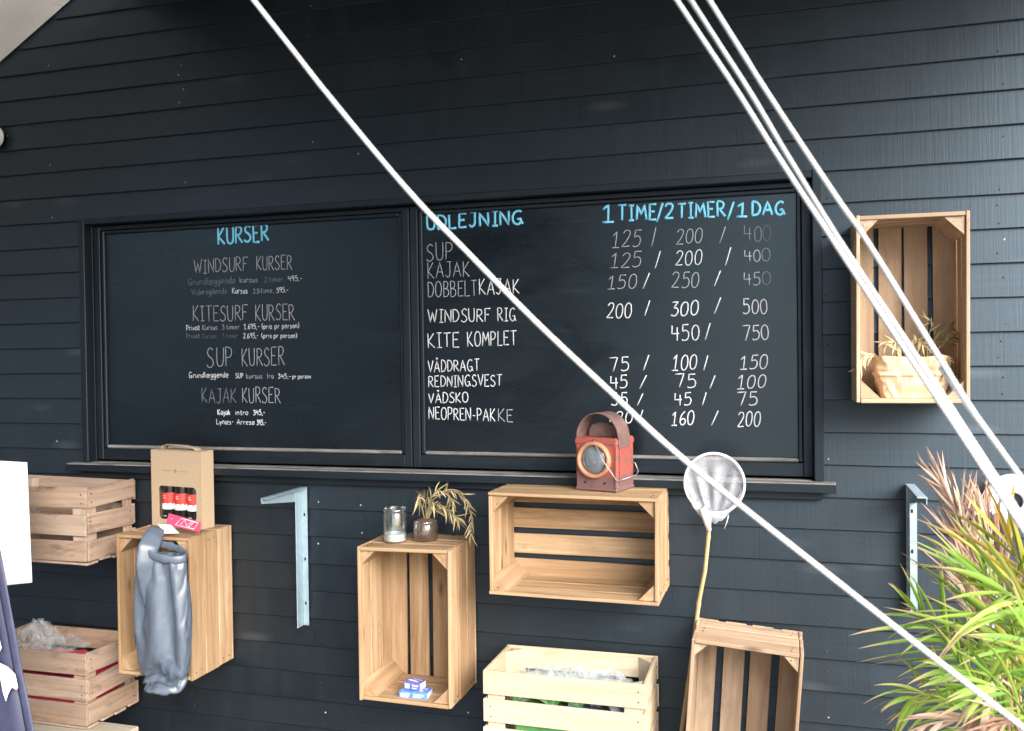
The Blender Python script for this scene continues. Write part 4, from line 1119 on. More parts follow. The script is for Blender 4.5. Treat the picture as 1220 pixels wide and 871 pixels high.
    (581,-29,333,-8,24,0,-24,15,-6,-31,17,5,6,33,3,2,42,-1,-8,47,-1,-46,4,-2,-45,23,-3,-51,0,-6,-53,-3,3,-56,-29,-7,-49,-33,2,-65,-1,-4,-64,32,-1,-54,30,-2,-61,22,7,-70,-24,-10,-46,-33,-1,-49,-47,1,-59,-9,5,-56,-4,2,-47,32,-4,-48,18,10,-35,29,1,-37,26,6,-33,-2,2,-26,-28,0,-15,-22,-7,7,-30,-5,0,-32,-3,-14,-25,7,4,-25,-6,19,-30,-3,26,-19,-3,37,2,5,46,0,-2,45,12,-7,56,-3,1,54,0,-3,19,-54,8,44,-35,-7,55,-26,3,56,-41,-3,57,-15,9,72,-10,-2,61,27,3,41,50,-4,43,48,4,61,15,2,58,3,0,47,-38,6,26,-43,-4,43,-31,0,46,-12,3,38,20,4,32,30,3,15,29,-3,14,29,3,-1,23,-7),
    (584,-32,277,-20,29,-1,-33,5,-1,4,26,2,-4,39,0,-15,35,-1,7,46,7,-48,5,-3,-38,21,-7,-62,3,-2,-53,-9,-6,-54,-36,0,-55,-23,-2,-64,6,0,-55,30,1,-64,38,-2,-59,10,0,-64,-21,-6,-52,-35,4,-48,-46,0,-57,-9,2,-66,2,-4,-41,33,9,-44,17,-6,-42,32,12,-31,21,1,-46,-5,0,-19,-17,5,-11,-34,-9,9,-25,-2,-8,-33,-5,-10,-27,0,7,-27,2,19,-28,-2,28,-22,-1,37,-1,-1,41,13,-6,44,6,-1,51,-7,6,55,7,-7,26,-57,2,47,-36,0,58,-27,3,48,-41,-3,63,-19,7,63,-8,0,66,24,-2,42,48,-1,48,54,6,56,10,-3,58,10,4,51,-37,6,31,-48,-1,38,-25,-1,48,-18,-1,35,28,3,36,23,-2,17,25,6,0,32,2,11,27,-4),
    (583,-28,225,-23,8,1,-27,20,-2,-4,36,-2,-9,33,3,10,37,-4,-4,42,6,-51,7,-2,-44,22,-2,-52,-1,-8,-59,-14,-3,-49,-36,-3,-62,-17,-2,-61,12,-1,-53,33,4,-63,31,-2,-66,8,2,-57,-21,-7,-55,-43,3,-52,-36,-4,-63,-10,0,-51,4,2,-47,36,8,-47,25,-1,-39,21,8,-36,25,3,-38,-6,5,-29,-19,0,-3,-32,-6,6,-30,-5,-16,-24,2,-4,-25,-7,4,-35,-2,26,-22,1,21,-30,-2,38,8,-8,49,5,5,39,8,1,58,-4,-3,48,1,-5,31,-57,3,50,-28,1,57,-32,0,45,-41,1,61,-25,7,72,-6,-5,62,24,5,39,44,-5,46,54,9,64,9,-2,53,15,5,48,-30,1,33,-50,-7,38,-27,4,41,-23,2,39,19,3,31,24,4,26,29,-3,-3,29,4,16,31,-4),
    (575,-32,167,-20,7,3,-15,29,0,-19,29,0,13,37,1,4,35,6,-18,49,-2,-40,2,-8,-51,22,-6,-55,-4,-3,-51,-17,2,-49,-35,2,-62,-13,-1,-63,17,-4,-63,33,-3,-54,30,-3,-67,4,3,-64,-27,1,-49,-36,-1,-57,-37,-5,-62,-8,-1,-54,10,8,-38,32,2,-48,28,0,-42,27,5,-37,19,6,-36,-8,-2,-32,-16,-1,4,-38,0,-5,-30,-8,-4,-21,6,-8,-31,-6,10,-26,-2,11,-31,3,27,-21,-10,46,0,4,39,10,2,45,1,-1,54,12,-9,50,-15,1,37,-43,1,41,-46,4,63,-22,-2,46,-41,2,59,-31,0,63,-4,4,69,21,3,48,48,-6,34,48,9,66,18,1,56,13,2,52,-31,3,33,-47,-1,44,-26,-6,36,-27,1,40,14,4,27,31,3,24,26,-1,4,35,2,23,12,-1),
    (569,-36,117,-16,19,-2,-25,23,0,13,30,2,4,36,5,-15,36,-4,-2,42,-1,-45,16,-3,-56,13,0,-53,-7,-6,-49,-29,1,-49,-27,-5,-69,-3,-4,-60,25,7,-62,23,-2,-56,32,-5,-62,0,3,-64,-25,-6,-53,-37,-2,-56,-34,5,-63,-10,-3,-51,22,0,-54,24,6,-45,17,10,-35,24,0,-34,31,1,-39,-13,4,-32,-10,1,4,-35,-10,-9,-31,-3,-3,-29,2,4,-23,-1,-6,-33,-5,20,-28,4,25,-20,-8,42,8,1,42,-1,1,49,11,0,54,5,-5,45,-22,0,34,-52,-2,58,-26,0,54,-27,2,52,-42,5,54,-32,0,64,-1,-5,63,13,9,46,53,-6,41,46,6,67,17,5,49,18,-6,57,-28,2,33,-43,5,42,-28,3,39,-32,1,38,7,-3,34,29,7,7,36,-8,27,16,8,16,25,2),
    (555,-53,70,-16,27,-8,7,29,2,1,35,3,-10,32,-1,2,46,-1,-10,35,-4,-47,13,-1,-47,15,-1,-54,-11,1,-51,-33,-2,-63,-20,-2,-56,3,-9,-68,25,4,-55,21,1,-64,33,-1,-64,-7,-7,-61,-33,4,-59,-23,-7,-47,-32,1,-61,-7,2,-63,12,5,-48,17,3,-43,36,5,-38,18,0,-37,33,2,-37,-10,5,-33,-20,2,-1,-28,-7,7,-32,1,-2,-30,-9,-13,-25,2,5,-35,0,12,-23,-8,38,-19,3,34,-2,-6,47,16,-1,40,1,-1,56,6,4,44,-29,0,35,-45,-4,55,-28,3,62,-27,2,54,-38,-5,54,-37,3,62,-2,3,66,13,3,47,53,-5,46,36,2,48,41,3,67,2,4,47,-21,3,43,-40,-1,31,-44,4,45,-22,1,40,4,-4,22,33,4,24,28,2,26,11,5,4,28,-3),
    (564,-46,16,-17,19,-4,0,37,4,-6,28,-4,12,33,2,-17,36,-6,-6,42,5,-49,17,-9,-51,12,0,-45,-21,-3,-58,-28,2,-61,-13,-2,-58,8,-5,-65,16,-2,-52,32,4,-69,28,-4,-59,-15,0,-68,-20,-4,-54,-28,-5,-59,-34,7,-54,0,-5,-60,10,10,-56,13,-1,-37,30,7,-42,28,4,-34,31,3,-33,-15,-5,-33,-8,6,-2,-38,-1,-4,-30,-8,5,-28,-3,-15,-29,0,5,-26,-6,16,-28,2,35,-13,-4,42,-13,2,34,16,1,46,14,-4,58,-8,-4,36,-41,2,40,-32,-4,60,-34,1,58,-18,3,52,-41,5,51,-32,-5,66,-6,-2,74,13,2,49,43,8,44,42,-3,41,45,2,63,-1,2,53,-15,8,43,-44,-4,37,-30,5,39,-33,1,42,-1,-3,22,33,4,37,14,4,18,21,-2,-14,32,6),
    (571,-48,-45,-9,32,8,-18,25,-8,15,26,2,-17,40,5,-5,35,-8,-12,45,6,-46,13,-6,-47,8,-7,-49,-32,1,-60,-11,3,-55,-16,-4,-60,17,-4,-63,10,-2,-66,32,-2,-53,23,0,-65,-29,-1,-67,-6,-1,-52,-36,0,-66,-14,-4,-61,2,3,-50,3,4,-59,10,1,-35,32,8,-41,26,0,-35,33,8,-40,-12,3,-29,-13,-5,-3,-39,0,5,-30,-7,-3,-23,0,-14,-29,1,9,-29,-10,20,-31,1,30,-16,-4,43,-7,2,33,10,-5,54,24,2,44,-21,-3,41,-36,3,52,-30,-1,46,-36,-1,60,-17,5,49,-37,0,61,-37,0,65,-2,-3,70,9,4,49,43,-1,44,46,7,38,41,4,67,-4,-7,53,-11,9,48,-43,-1,28,-38,3,41,-20,-7,40,-10,2,35,20,9,32,23,1,17,31,-2,-3,32,-1),
    (561,-54,-92,-2,30,-7,7,38,7,-17,17,3,-7,44,-5,-2,35,2,-17,44,-9,-43,20,3,-52,-5,-5,-39,-29,0,-60,-6,-4,-67,-13,0,-58,15,-8,-60,13,0,-59,26,2,-72,22,2,-58,-33,-1,-59,0,-4,-57,-35,3,-60,-6,-1,-64,6,0,-60,4,-1,-51,-3,8,-45,40,-1,-33,23,6,-39,33,4,-37,-12,3,-31,-18,0,-1,-32,-6,6,-28,0,-12,-24,0,-4,-34,-7,15,-30,-2,14,-30,-2,34,-12,1,35,-12,-11,45,10,6,37,24,3,44,-29,0,42,-30,-2,55,-34,-7,54,-34,7,55,-14,-6,53,-40,5,58,-34,-4,64,-1,1,67,4,6,55,44,-2,47,45,8,38,46,-4,57,-11,0,66,-8,4,38,-36,-2,28,-39,6,48,-16,1,43,-15,-5,30,20,11,35,17,-1,14,32,4,-3,30,1),
    (577,-53,-142,4,35,0,-14,29,-2,-22,29,0,7,31,-2,-16,37,1,-11,41,-2,-49,27,-4,-42,-12,-5,-49,-29,3,-61,-9,-12,-58,0,0,-66,19,-2,-64,9,-1,-54,20,-4,-63,22,5,-59,-36,3,-72,3,-2,-57,-29,-1,-63,5,-1,-61,-2,-1,-56,-10,6,-52,11,2,-38,34,-2,-35,32,4,-35,26,7,-40,-9,3,-35,-15,0,6,-33,-6,-15,-33,-3,-5,-31,-1,2,-22,-2,15,-32,-1,27,-23,0,19,-31,-7,36,11,1,44,-1,-2,48,18,-3,34,-23,7,54,-35,-9,53,-24,2,40,-38,1,60,-22,-3,57,-34,1,55,-37,3,68,0,-4,64,1,6,52,40,0,50,52,7,37,41,1,67,3,-1,50,-19,5,34,-41,2,47,-35,-6,40,-25,5,40,7,2,41,0,-1,33,24,4,-4,31,1,0,33,0),
    (590,-42,-200,-4,27,5,-21,16,-3,-16,31,2,-4,42,-2,5,39,-7,-36,28,5,-36,33,-4,-44,-19,-2,-51,-25,-9,-59,6,3,-60,3,-8,-62,0,-3,-58,21,3,-67,30,2,-62,0,-5,-60,-36,-2,-60,10,-2,-70,-15,2,-59,-8,8,-59,-18,-3,-61,15,5,-56,10,-4,-32,32,8,-38,35,5,-38,22,0,-33,-16,5,-33,-5,-1,-11,-33,-7,5,-33,-1,-14,-30,0,7,-33,-3,23,-15,1,6,-32,-6,22,-28,-6,40,-10,6,46,18,-4,46,11,-5,45,-26,4,45,-25,-6,56,-26,9,39,-43,-3,64,-29,-5,49,-38,-1,66,-16,1,64,-18,6,67,11,2,54,38,1,39,44,2,44,46,2,60,11,6,45,-35,-5,43,-31,-3,51,-23,8,34,-31,-2,44,-8,6,39,10,1,33,19,3,13,30,-3,4,30,5),
    (577,-45,-247,4,31,-8,-9,24,6,-19,27,-1,5,38,0,-11,39,-10,-36,35,3,-39,25,-2,-45,-17,-3,-54,-28,-2,-56,5,0,-58,0,-4,-62,14,-7,-59,30,8,-60,3,-8,-66,2,2,-62,-33,0,-62,7,0,-61,-18,2,-62,-14,-4,-54,10,7,-66,6,0,-49,14,0,-48,24,7,-38,28,-2,-27,32,7,-39,6,5,-24,-36,-6,-17,-21,-1,2,-37,-6,2,-25,3,-3,-27,-4,26,-24,-5,-2,-37,1,31,-10,-3,41,-22,-4,42,8,-2,39,14,2,52,-13,-1,52,-25,-5,46,-30,7,38,-46,-2,56,-39,-4,62,-24,4,56,-28,0,62,-7,-6,72,6,6,56,33,0,40,47,5,48,47,3,53,15,1,55,-30,0,36,-32,4,48,-23,-5,35,-34,4,40,-2,0,41,-1,8,34,22,-1,15,28,4,9,34,2),
    (573,-47,-309,-11,34,1,7,23,-2,-3,39,3,-5,29,-5,-22,42,5,-23,27,-5,-46,24,-5,-51,-24,-2,-50,-16,0,-49,1,-2,-62,2,0,-56,29,-7,-65,13,-2,-66,16,5,-51,-26,-1,-71,-8,-3,-58,-4,1,-70,-15,-4,-59,-14,2,-56,11,3,-60,13,2,-43,18,-1,-52,25,7,-37,29,7,-36,13,-3,-28,19,9,-30,-30,-5,-5,-35,1,-10,-33,-3,-2,-27,-8,18,-19,3,4,-34,-6,6,-35,-2,39,-5,-4,22,-21,-2,48,10,6,45,-8,-4,47,-11,-4,54,-8,1,39,-42,-1,52,-32,3,48,-44,1,56,-33,-3,62,-20,-5,61,-6,8,64,3,2,60,28,-4,42,44,6,41,47,0,63,24,8,44,-29,-6,50,-22,8,39,-27,-3,39,-37,2,37,-8,-2,35,0,6,31,31,-1,27,21,1,2,33,7),
    (574,-45,-358,-10,30,-3,-10,30,-2,1,32,-2,1,38,1,-28,33,0,-17,31,-4,-52,18,-7,-43,-23,0,-49,-12,-3,-54,10,4,-66,-1,-6,-48,25,4,-62,21,-7,-66,-11,-1,-65,-7,1,-57,-28,6,-64,-10,-8,-57,-4,6,-60,11,-1,-64,10,-2,-50,8,-1,-50,29,9,-47,17,2,-31,32,11,-37,22,5,-40,-1,-8,-24,-21,5,-14,-32,-9,-4,-37,-4,5,-32,4,12,-21,-2,15,-31,-8,-6,-34,-4,32,-3,3,25,-26,-6,45,-8,0,47,-8,4,50,-4,2,53,0,-3,44,-43,-5,47,-39,-4,51,-28,8,48,-38,-8,59,-20,8,71,-4,-7,65,1,5,53,22,3,39,50,-3,52,34,8,53,35,2,43,-28,4,53,-24,2,34,-34,0,46,-18,1,36,-20,-3,39,4,4,25,23,3,25,22,1,3,34,4),
    (562,-41,-411,-8,32,-4,9,27,3,-4,40,0,-13,25,-10,-24,35,5,-20,37,-1,-44,9,-9,-48,-23,4,-47,-2,-9,-62,-7,1,-51,24,-4,-58,22,5,-60,1,-7,-64,2,6,-65,-17,-8,-55,-27,7,-58,3,-6,-69,1,6,-60,-3,-1,-57,13,-4,-46,19,2,-49,25,6,-47,23,3,-36,22,6,-37,30,4,-34,-18,2,-30,-15,0,-9,-32,-2,0,-30,-4,12,-35,-6,13,-18,6,-11,-33,-8,7,-39,-4,30,-1,1,34,-30,-3,42,-11,-5,42,2,4,47,-11,1,56,-4,-4,40,-32,-6,52,-37,5,46,-44,3,45,-29,-9,68,-22,0,63,0,1,64,-2,6,59,21,-3,38,40,2,48,49,7,44,28,-1,57,-16,9,40,-30,-8,34,-33,10,45,-28,-1,40,-1,1,40,-6,-6,35,14,10,12,34,-1,14,27,1),
    (563,-40,-466,-5,32,-3,-8,28,-4,5,39,2,-9,31,-4,-24,38,-4,-22,27,1,-47,7,1,-47,-15,0,-54,-15,-5,-51,11,-5,-53,10,1,-59,26,0,-65,2,2,-55,-4,-3,-63,-22,0,-58,-19,-5,-65,0,3,-63,0,-1,-50,16,2,-61,9,-3,-47,28,7,-43,24,11,-52,24,-3,-33,22,10,-42,18,4,-34,-9,-1,-26,-21,-10,-10,-32,-5,6,-34,1,16,-27,5,-4,-25,-7,-5,-37,1,-2,-30,-12,32,-19,4,40,-9,-6,36,-26,0,50,-3,0,45,5,2,45,-24,-6,52,-21,1,40,-43,2,43,-37,-1,61,-32,-5,58,-9,8,59,-16,0,63,12,-2,63,10,5,39,49,-3,50,30,5,38,36,-1,58,-8,6,34,-34,0,44,-34,5,40,-21,1,42,-11,-4,35,5,5,35,8,-9,20,27,12,9,35,-5),
    (552,-38,-526,-5,34,4,6,24,-4,-3,37,2,-17,30,-5,-12,40,-4,-31,32,3,-45,-2,-2,-42,-18,1,-55,0,-9,-54,3,5,-53,23,-8,-55,13,6,-66,2,-1,-59,-10,-5,-57,-14,1,-61,-21,1,-57,-1,-1,-63,9,-2,-52,11,7,-61,24,-3,-48,22,5,-41,30,6,-42,24,6,-40,23,7,-47,-1,-6,-34,1,-1,-25,-29,2,1,-33,-2,14,-28,-3,-16,-28,-4,-4,-26,0,-6,-33,-3,26,-24,1,28,-24,-4,31,-24,-10,35,1,1,42,-20,5,53,0,-9,44,-27,3,51,-19,2,38,-39,0,43,-42,-3,64,-23,-6,60,-9,2,61,-17,-2,58,-1,2,56,29,7,50,30,-3,35,47,12,53,28,1,49,-4,-6,41,-33,1,36,-34,6,44,-20,1,37,-10,-4,43,-5,6,29,13,-2,22,28,-2,7,36,8),
    (541,-38,-577,7,32,-3,4,37,1,-15,28,-2,-11,33,-5,-20,32,3,-18,34,-2,-47,-12,-1,-47,-2,-6,-47,5,3,-55,-4,-7,-57,14,3,-52,18,1,-67,1,1,-56,-15,0,-60,-14,-6,-57,-14,0,-59,3,1,-60,14,-2,-50,22,10,-57,19,-2,-51,29,11,-43,17,-2,-43,22,3,-39,18,4,-40,19,1,-36,-14,1,-26,-30,-5,14,-34,-3,-16,-20,-1,-8,-34,0,1,-31,-5,-8,-30,-4,23,-23,-3,24,-30,-2,41,-6,5,40,-11,-2,33,-18,-6,56,-17,3,49,-12,-5,42,-34,-2,36,-39,-3,45,-29,-1,60,-17,4,61,-16,-4,56,-4,9,62,-10,0,45,48,10,51,7,-6,55,21,8,41,43,-3,53,7,-5,46,-35,1,33,-28,5,41,-10,4,40,-14,-5,37,-16,-3,30,21,7,26,20,0,-1,38,2),
    (546,-37,-630,4,32,0,-6,34,-3,-18,30,-5,-7,33,3,-8,39,-6,-29,27,0,-48,3,1,-45,-12,-2,-56,-4,-2,-49,19,4,-50,2,-12,-60,2,1,-61,3,5,-58,-4,-2,-56,-6,-3,-58,-25,4,-61,19,3,-52,8,0,-54,25,4,-51,30,7,-45,20,-5,-45,31,12,-45,20,6,-33,17,-3,-45,-12,-2,-41,-10,0,-24,-31,-2,11,-21,-8,-13,-34,6,-12,-24,-5,-8,-37,-9,6,-29,-2,13,-27,-3,35,-15,4,35,-19,-1,33,-4,-6,47,-24,1,45,-8,-5,41,-25,4,38,-40,0,48,-35,-7,52,-20,-1,55,-22,6,55,-4,1,60,-1,-2,67,5,11,52,3,5,33,57,7,49,-15,-14,60,4,14,52,7,1,42,26,-10,29,-39,-4,33,-22,-1,41,-16,1,43,-3,1,34,8,0,15,26,6,-4,35,-2),
    (539,-36,-696,1,34,8,-13,33,-2,-2,30,-4,-7,40,0,-14,27,-5,-36,30,-4,-44,7,1,-44,0,2,-53,-3,4,-49,-20,0,-57,-1,-7,-58,1,4,-54,-1,-6,-56,3,1,-62,12,-7,-59,-14,4,-56,22,2,-48,23,7,-46,31,1,-55,21,3,-44,29,14,-41,18,0,-44,29,6,-42,-8,-8,-45,3,-2,-27,-28,4,-30,-23,-6,5,-24,-2,-23,-32,-7,-12,-20,-1,5,-33,3,7,-33,-4,5,-29,-7,29,-24,-3,41,-6,2,34,-18,3,43,-7,-2,39,-24,-8,39,-37,2,49,-30,-3,46,-19,0,45,-29,0,65,1,2,58,2,3,55,4,6,62,10,21,49,-27,-15,48,34,9,43,32,-1,52,-16,-4,36,-29,11,58,6,0,36,20,-16,28,-33,-2,42,-11,-4,36,-10,6,42,3,2,11,26,1,-2,33,2),
    (526,-29,-750,3,27,4,-8,39,-5,-14,29,2,3,36,-2,-18,28,-3,-33,26,-2,-46,-8,4,-47,-1,-1,-48,0,-8,-47,12,12,-53,2,-3,-60,-5,-1,-60,-4,-1,-58,-14,-4,-55,10,-11,-42,30,14,-61,19,-4,-45,20,10,-57,25,-2,-47,29,13,-43,26,8,-42,21,6,-52,5,-11,-40,5,5,-34,-16,-7,-38,-20,-6,-18,-22,-4,-17,-37,2,-8,-22,-8,-7,-36,6,-14,-22,-1,5,-27,-6,29,-28,-8,21,-29,-4,29,-18,0,48,-7,5,32,-14,-1,35,-35,-7,41,-27,2,54,-20,1,46,-27,-5,54,1,8,49,16,13,56,4,13,60,-5,-5,62,7,4,29,-41,-15,45,41,14,51,-22,4,48,-17,1,49,-14,2,54,17,-11,41,-18,6,37,14,-23,37,-3,4,32,-5,4,46,-10,-7,-1,29,6,18,25,1),
    (514,-27,-810,-11,27,7,0,31,0,9,35,-11,-15,29,2,-16,34,-5,-30,23,3,-50,11,4,-39,2,0,-53,0,-3,-49,1,0,-54,-15,1,-53,-21,6,-50,10,-10,-57,20,-3,-50,21,9,-45,35,10,-63,19,5,-52,12,-4,-49,27,2,-48,18,8,-46,25,1,-40,22,3,-46,1,-2,-42,-10,-3,-40,-11,-6,-28,-24,-6,-8,-37,3,-16,-28,-1,-17,-19,-4,-29,-19,0,3,-28,-5,0,-31,-1,18,-32,-9,26,-20,-3,34,-25,2,37,-16,-5,38,-18,4,35,-29,-1,41,-22,-3,43,-21,-2,57,8,9,56,3,6,55,5,16,45,18,15,67,5,4,39,-34,-10,46,-35,-17,42,30,8,46,-30,5,53,-20,-2,47,-19,-3,44,7,-1,47,8,1,34,-31,1,44,3,-4,34,1,-9,30,15,-4,17,27,-5,10,38,9),
    (494,-27,-864,19,33,2,-4,31,-1,-7,28,-6,-10,31,-6,-24,30,-2,-36,21,8,-43,-17,6,-42,-2,1,-47,8,3,-52,17,-7,-45,-19,-1,-50,33,15,-50,9,-8,-56,19,4,-47,25,4,-51,31,13,-50,22,4,-53,18,-7,-52,10,-5,-48,27,9,-44,21,0,-46,4,-2,-43,-14,-6,-46,-6,-3,-19,-34,1,-27,-20,-2,-32,-20,-5,-32,-4,10,-16,-24,-8,-8,-36,-14,-5,-21,-1,12,-29,-6,16,-31,4,25,-31,-10,29,-15,6,34,-29,-2,32,-20,-5,44,-12,-2,36,-29,0,49,2,10,54,10,7,52,4,13,54,21,25,50,9,6,53,-16,-9,56,-17,0,29,-47,-30,51,-7,3,54,-9,7,57,3,6,28,-40,-5,44,-5,1,47,4,-10,27,-28,2,40,4,-5,40,7,-5,18,27,0,25,21,-2,17,24,1),
    (491,-19,-924,-21,16,17,-4,31,1,-6,29,-6,-7,43,1,2,24,-18,-37,-20,9,-39,9,2,-37,23,0,-46,11,-3,-55,-7,-3,-40,31,6,-41,34,16,-54,10,-3,-48,24,5,-52,24,13,-43,28,-2,-57,18,0,-49,15,3,-53,17,-1,-52,16,-6,-44,-6,-2,-45,4,2,-48,-4,-4,-28,-34,-6,-34,-2,2,-45,-9,1,-26,-12,-4,-13,-36,0,-8,-27,-6,-11,-33,-4,-7,-23,-11,-8,-29,-6,26,-22,3,19,-24,-9,32,-30,-2,27,-15,5,48,-21,2,25,-28,-4,47,11,9,50,7,19,52,12,10,45,8,14,55,14,13,56,-8,-6,50,-1,4,34,-45,-11,44,-26,-21,59,-6,9,50,4,10,38,-37,-10,31,-32,-9,50,-13,-5,46,-8,-7,23,21,25,37,5,6,30,-4,-20,34,-5,-18,18,28,-2,17,27,1),
    (440,9,-954,24,19,-3,29,10,1,-12,29,-7,-32,3,-1,-26,22,-2,-6,39,0,-40,10,3,-44,-1,-14,-41,15,-5,-42,29,24,-38,28,5,-44,26,6,-50,20,8,-51,23,-1,-54,20,3,-54,21,-2,-51,4,-3,-45,25,4,-53,5,-4,-48,0,-8,-50,-1,-1,-52,-4,-7,-37,-4,2,-37,-20,-6,-37,-22,3,-37,12,0,-28,-16,-2,-15,-32,-8,-12,-25,-2,-13,-27,-4,-8,-25,-3,6,-30,-2,20,-35,-5,26,-18,-6,26,-27,1,34,-13,-4,39,-30,2,43,-9,1,41,-8,10,52,11,14,49,13,10,46,11,13,47,16,14,45,22,22,45,-37,-14,49,-5,-2,41,-37,-18,53,4,6,44,-36,-10,40,-20,-3,32,-43,-11,40,-5,-6,41,16,29,38,-9,-12,31,18,7,12,-36,-16,20,24,17,13,28,-3,18,22,0),
    (445,-7,-1006,22,6,7,15,31,-15,-7,29,-3,-31,10,-2,-9,32,-2,-25,28,-1,-38,30,5,-35,18,3,-42,19,3,-46,22,12,-46,13,-2,-51,12,4,-46,3,4,-47,39,1,-52,11,4,-41,34,5,-46,17,-5,-58,-10,4,-52,-5,-1,-48,0,-4,-39,2,-5,-51,6,-11,-39,-7,-6,-38,-21,5,-35,16,1,-35,-14,-6,-28,-8,-1,-20,-30,-4,-10,-30,1,-4,-24,-6,16,-16,19,-5,-26,-16,28,-12,21,17,-24,11,35,-25,11,18,-19,10,40,-18,-4,28,-8,-35,49,1,6,19,12,37,55,13,2,47,10,2,47,2,-7,49,-28,0,54,7,-2,43,-41,-7,53,7,-7,36,-36,-11,43,-15,-1,24,-46,-8,51,-10,1,42,1,3,32,17,23,47,-9,-8,33,-7,-12,31,-14,0,30,-20,7,5,25,-4,-11,34,-4),
    (450,-36,-1049,19,21,0,-4,35,-12,-4,21,-9,-16,34,2,-35,22,-3,-26,19,3,-36,26,8,-34,20,6,-43,5,9,-30,34,-9,-47,7,4,-52,20,7,-38,34,3,-49,21,2,-31,36,4,-53,19,-3,-53,3,-4,-44,-11,-1,-56,16,-1,-47,-14,-3,-42,-5,-3,-42,-3,-3,-51,-4,-2,-36,8,2,-33,13,-1,-34,-12,-8,-12,-28,1,-15,-33,2,-16,-16,-9,16,-19,25,5,-32,-10,17,-12,18,5,-28,-7,28,4,18,21,-31,14,-1,-28,-15,44,-13,9,32,32,6,38,-9,-6,27,-41,7,44,29,-2,38,-22,13,50,12,-16,47,-17,0,49,-24,14,42,6,-30,43,-22,4,51,4,-11,25,-52,-1,47,8,3,47,-3,9,42,0,-5,25,-38,1,31,-22,3,32,-14,6,33,-17,-5,23,19,-7,37,10,-9,-4,23,-8),
    (451,-55,-1095,0,31,-8,-4,32,-6,-7,26,-7,-26,18,10,-30,17,4,-30,23,3,-34,24,-1,-33,26,2,-12,35,5,-44,11,-7,-45,31,5,-27,31,6,-47,21,0,-38,40,12,-52,5,-9,-54,8,0,-40,7,-3,-51,24,1,-52,-9,0,-48,-1,-6,-44,3,0,-39,-5,-7,-44,6,5,-32,2,-6,-39,-12,-7,-34,-15,4,-23,-18,-8,8,-28,11,1,-31,1,-11,-32,3,21,-2,10,-6,-31,8,27,-14,-1,-16,-29,16,16,-24,11,32,15,-6,38,-23,-8,8,-26,31,36,4,-20,48,-6,1,27,-17,32,41,20,-18,49,-30,2,42,-14,7,45,-24,-4,53,-4,-9,42,10,-25,44,-23,18,42,-3,-32,40,-8,3,51,-18,5,35,-15,20,33,7,-20,41,-8,2,32,-6,3,31,-15,0,12,-31,-11,28,10,-3,21,15,-2),
    (429,-60,-1147,-5,27,-2,-13,27,-4,-5,32,-5,-9,27,3,-31,17,3,-16,38,0,-24,23,2,-35,20,0,-15,40,2,-34,24,7,-41,33,-3,-40,29,5,-39,26,7,-43,20,2,-54,16,-1,-49,11,-3,-46,13,0,-48,4,0,-47,3,-6,-45,-3,3,-48,0,-6,-39,-2,1,-41,-10,-13,-34,-12,2,-35,-11,-3,-32,-19,2,-14,-26,-2,-25,-18,-2,-8,-27,6,15,-20,5,-2,-25,12,18,-27,-4,-1,-29,16,-12,-22,15,36,-7,-6,8,-27,20,28,-20,19,25,-29,10,44,-2,11,38,-7,7,56,-8,-11,43,13,14,24,-1,-44,44,-19,3,46,-19,4,40,-23,9,41,2,27,38,-17,-25,51,-14,5,50,-6,7,35,-15,-20,41,-10,-9,34,-6,3,36,4,12,42,-10,5,-3,19,-24,29,13,-16,27,9,-11,14,0,-18),
    (388,-73,-1179,3,28,-4,-8,32,-6,-7,27,-6,-10,29,-4,-11,29,-2,-21,30,-2,-11,37,5,-31,25,-3,-40,20,1,-26,35,4,-33,26,3,-39,30,2,-40,33,8,-44,16,-4,-43,25,3,-44,13,3,-43,4,-4,-53,4,3,-42,0,-6,-45,2,-2,-49,-8,-7,-43,-9,-2,-29,-8,-5,-40,-10,1,-35,-17,-7,-25,-15,6,-15,-26,-3,-18,-31,3,-18,-18,7,-9,-28,2,-6,-27,6,3,-28,18,8,-28,8,8,-23,11,14,-23,16,28,-22,6,31,-14,8,39,-16,15,40,-3,0,47,7,13,33,28,-4,10,-44,21,37,-22,7,43,-10,15,47,-5,13,43,-19,11,47,-21,9,51,-15,-5,37,-3,-4,47,-20,-3,38,-3,-8,41,-22,-7,41,-4,-7,36,-11,-13,27,2,-15,27,10,-26,19,9,-17,18,17,-21,14,13,-22),
    (336,-74,-1193,-8,26,-8,0,24,-3,-13,25,-2,-7,34,3,-11,25,6,-12,28,9,-13,30,14,-3,33,17,-31,21,-1,-42,22,-2,-23,30,12,-37,22,-3,-44,14,-9,-39,26,-8,-46,20,2,-30,4,-32,-40,19,-17,-37,5,-11,-48,6,-7,-35,-17,14,-45,-2,-7,-32,1,-3,-41,0,-17,-25,-20,8,-19,-10,26,-22,-15,19,-20,-31,2,-12,-16,1,-13,-24,-5,-16,-18,16,2,-11,-21,0,-18,26,5,-18,22,7,-22,13,7,-20,-22,24,-7,35,24,-14,6,28,-16,-24,41,-14,-2,34,-17,-7,4,-25,31,44,-14,-5,36,-17,12,42,-20,13,29,-30,26,38,-9,2,39,-27,17,42,-10,4,47,-15,-3,39,-3,-8,36,-12,-13,40,-10,-4,32,-8,-6,29,9,-21,27,4,-17,32,-3,-18,18,6,-20,11,22,-14,8,30,-9),
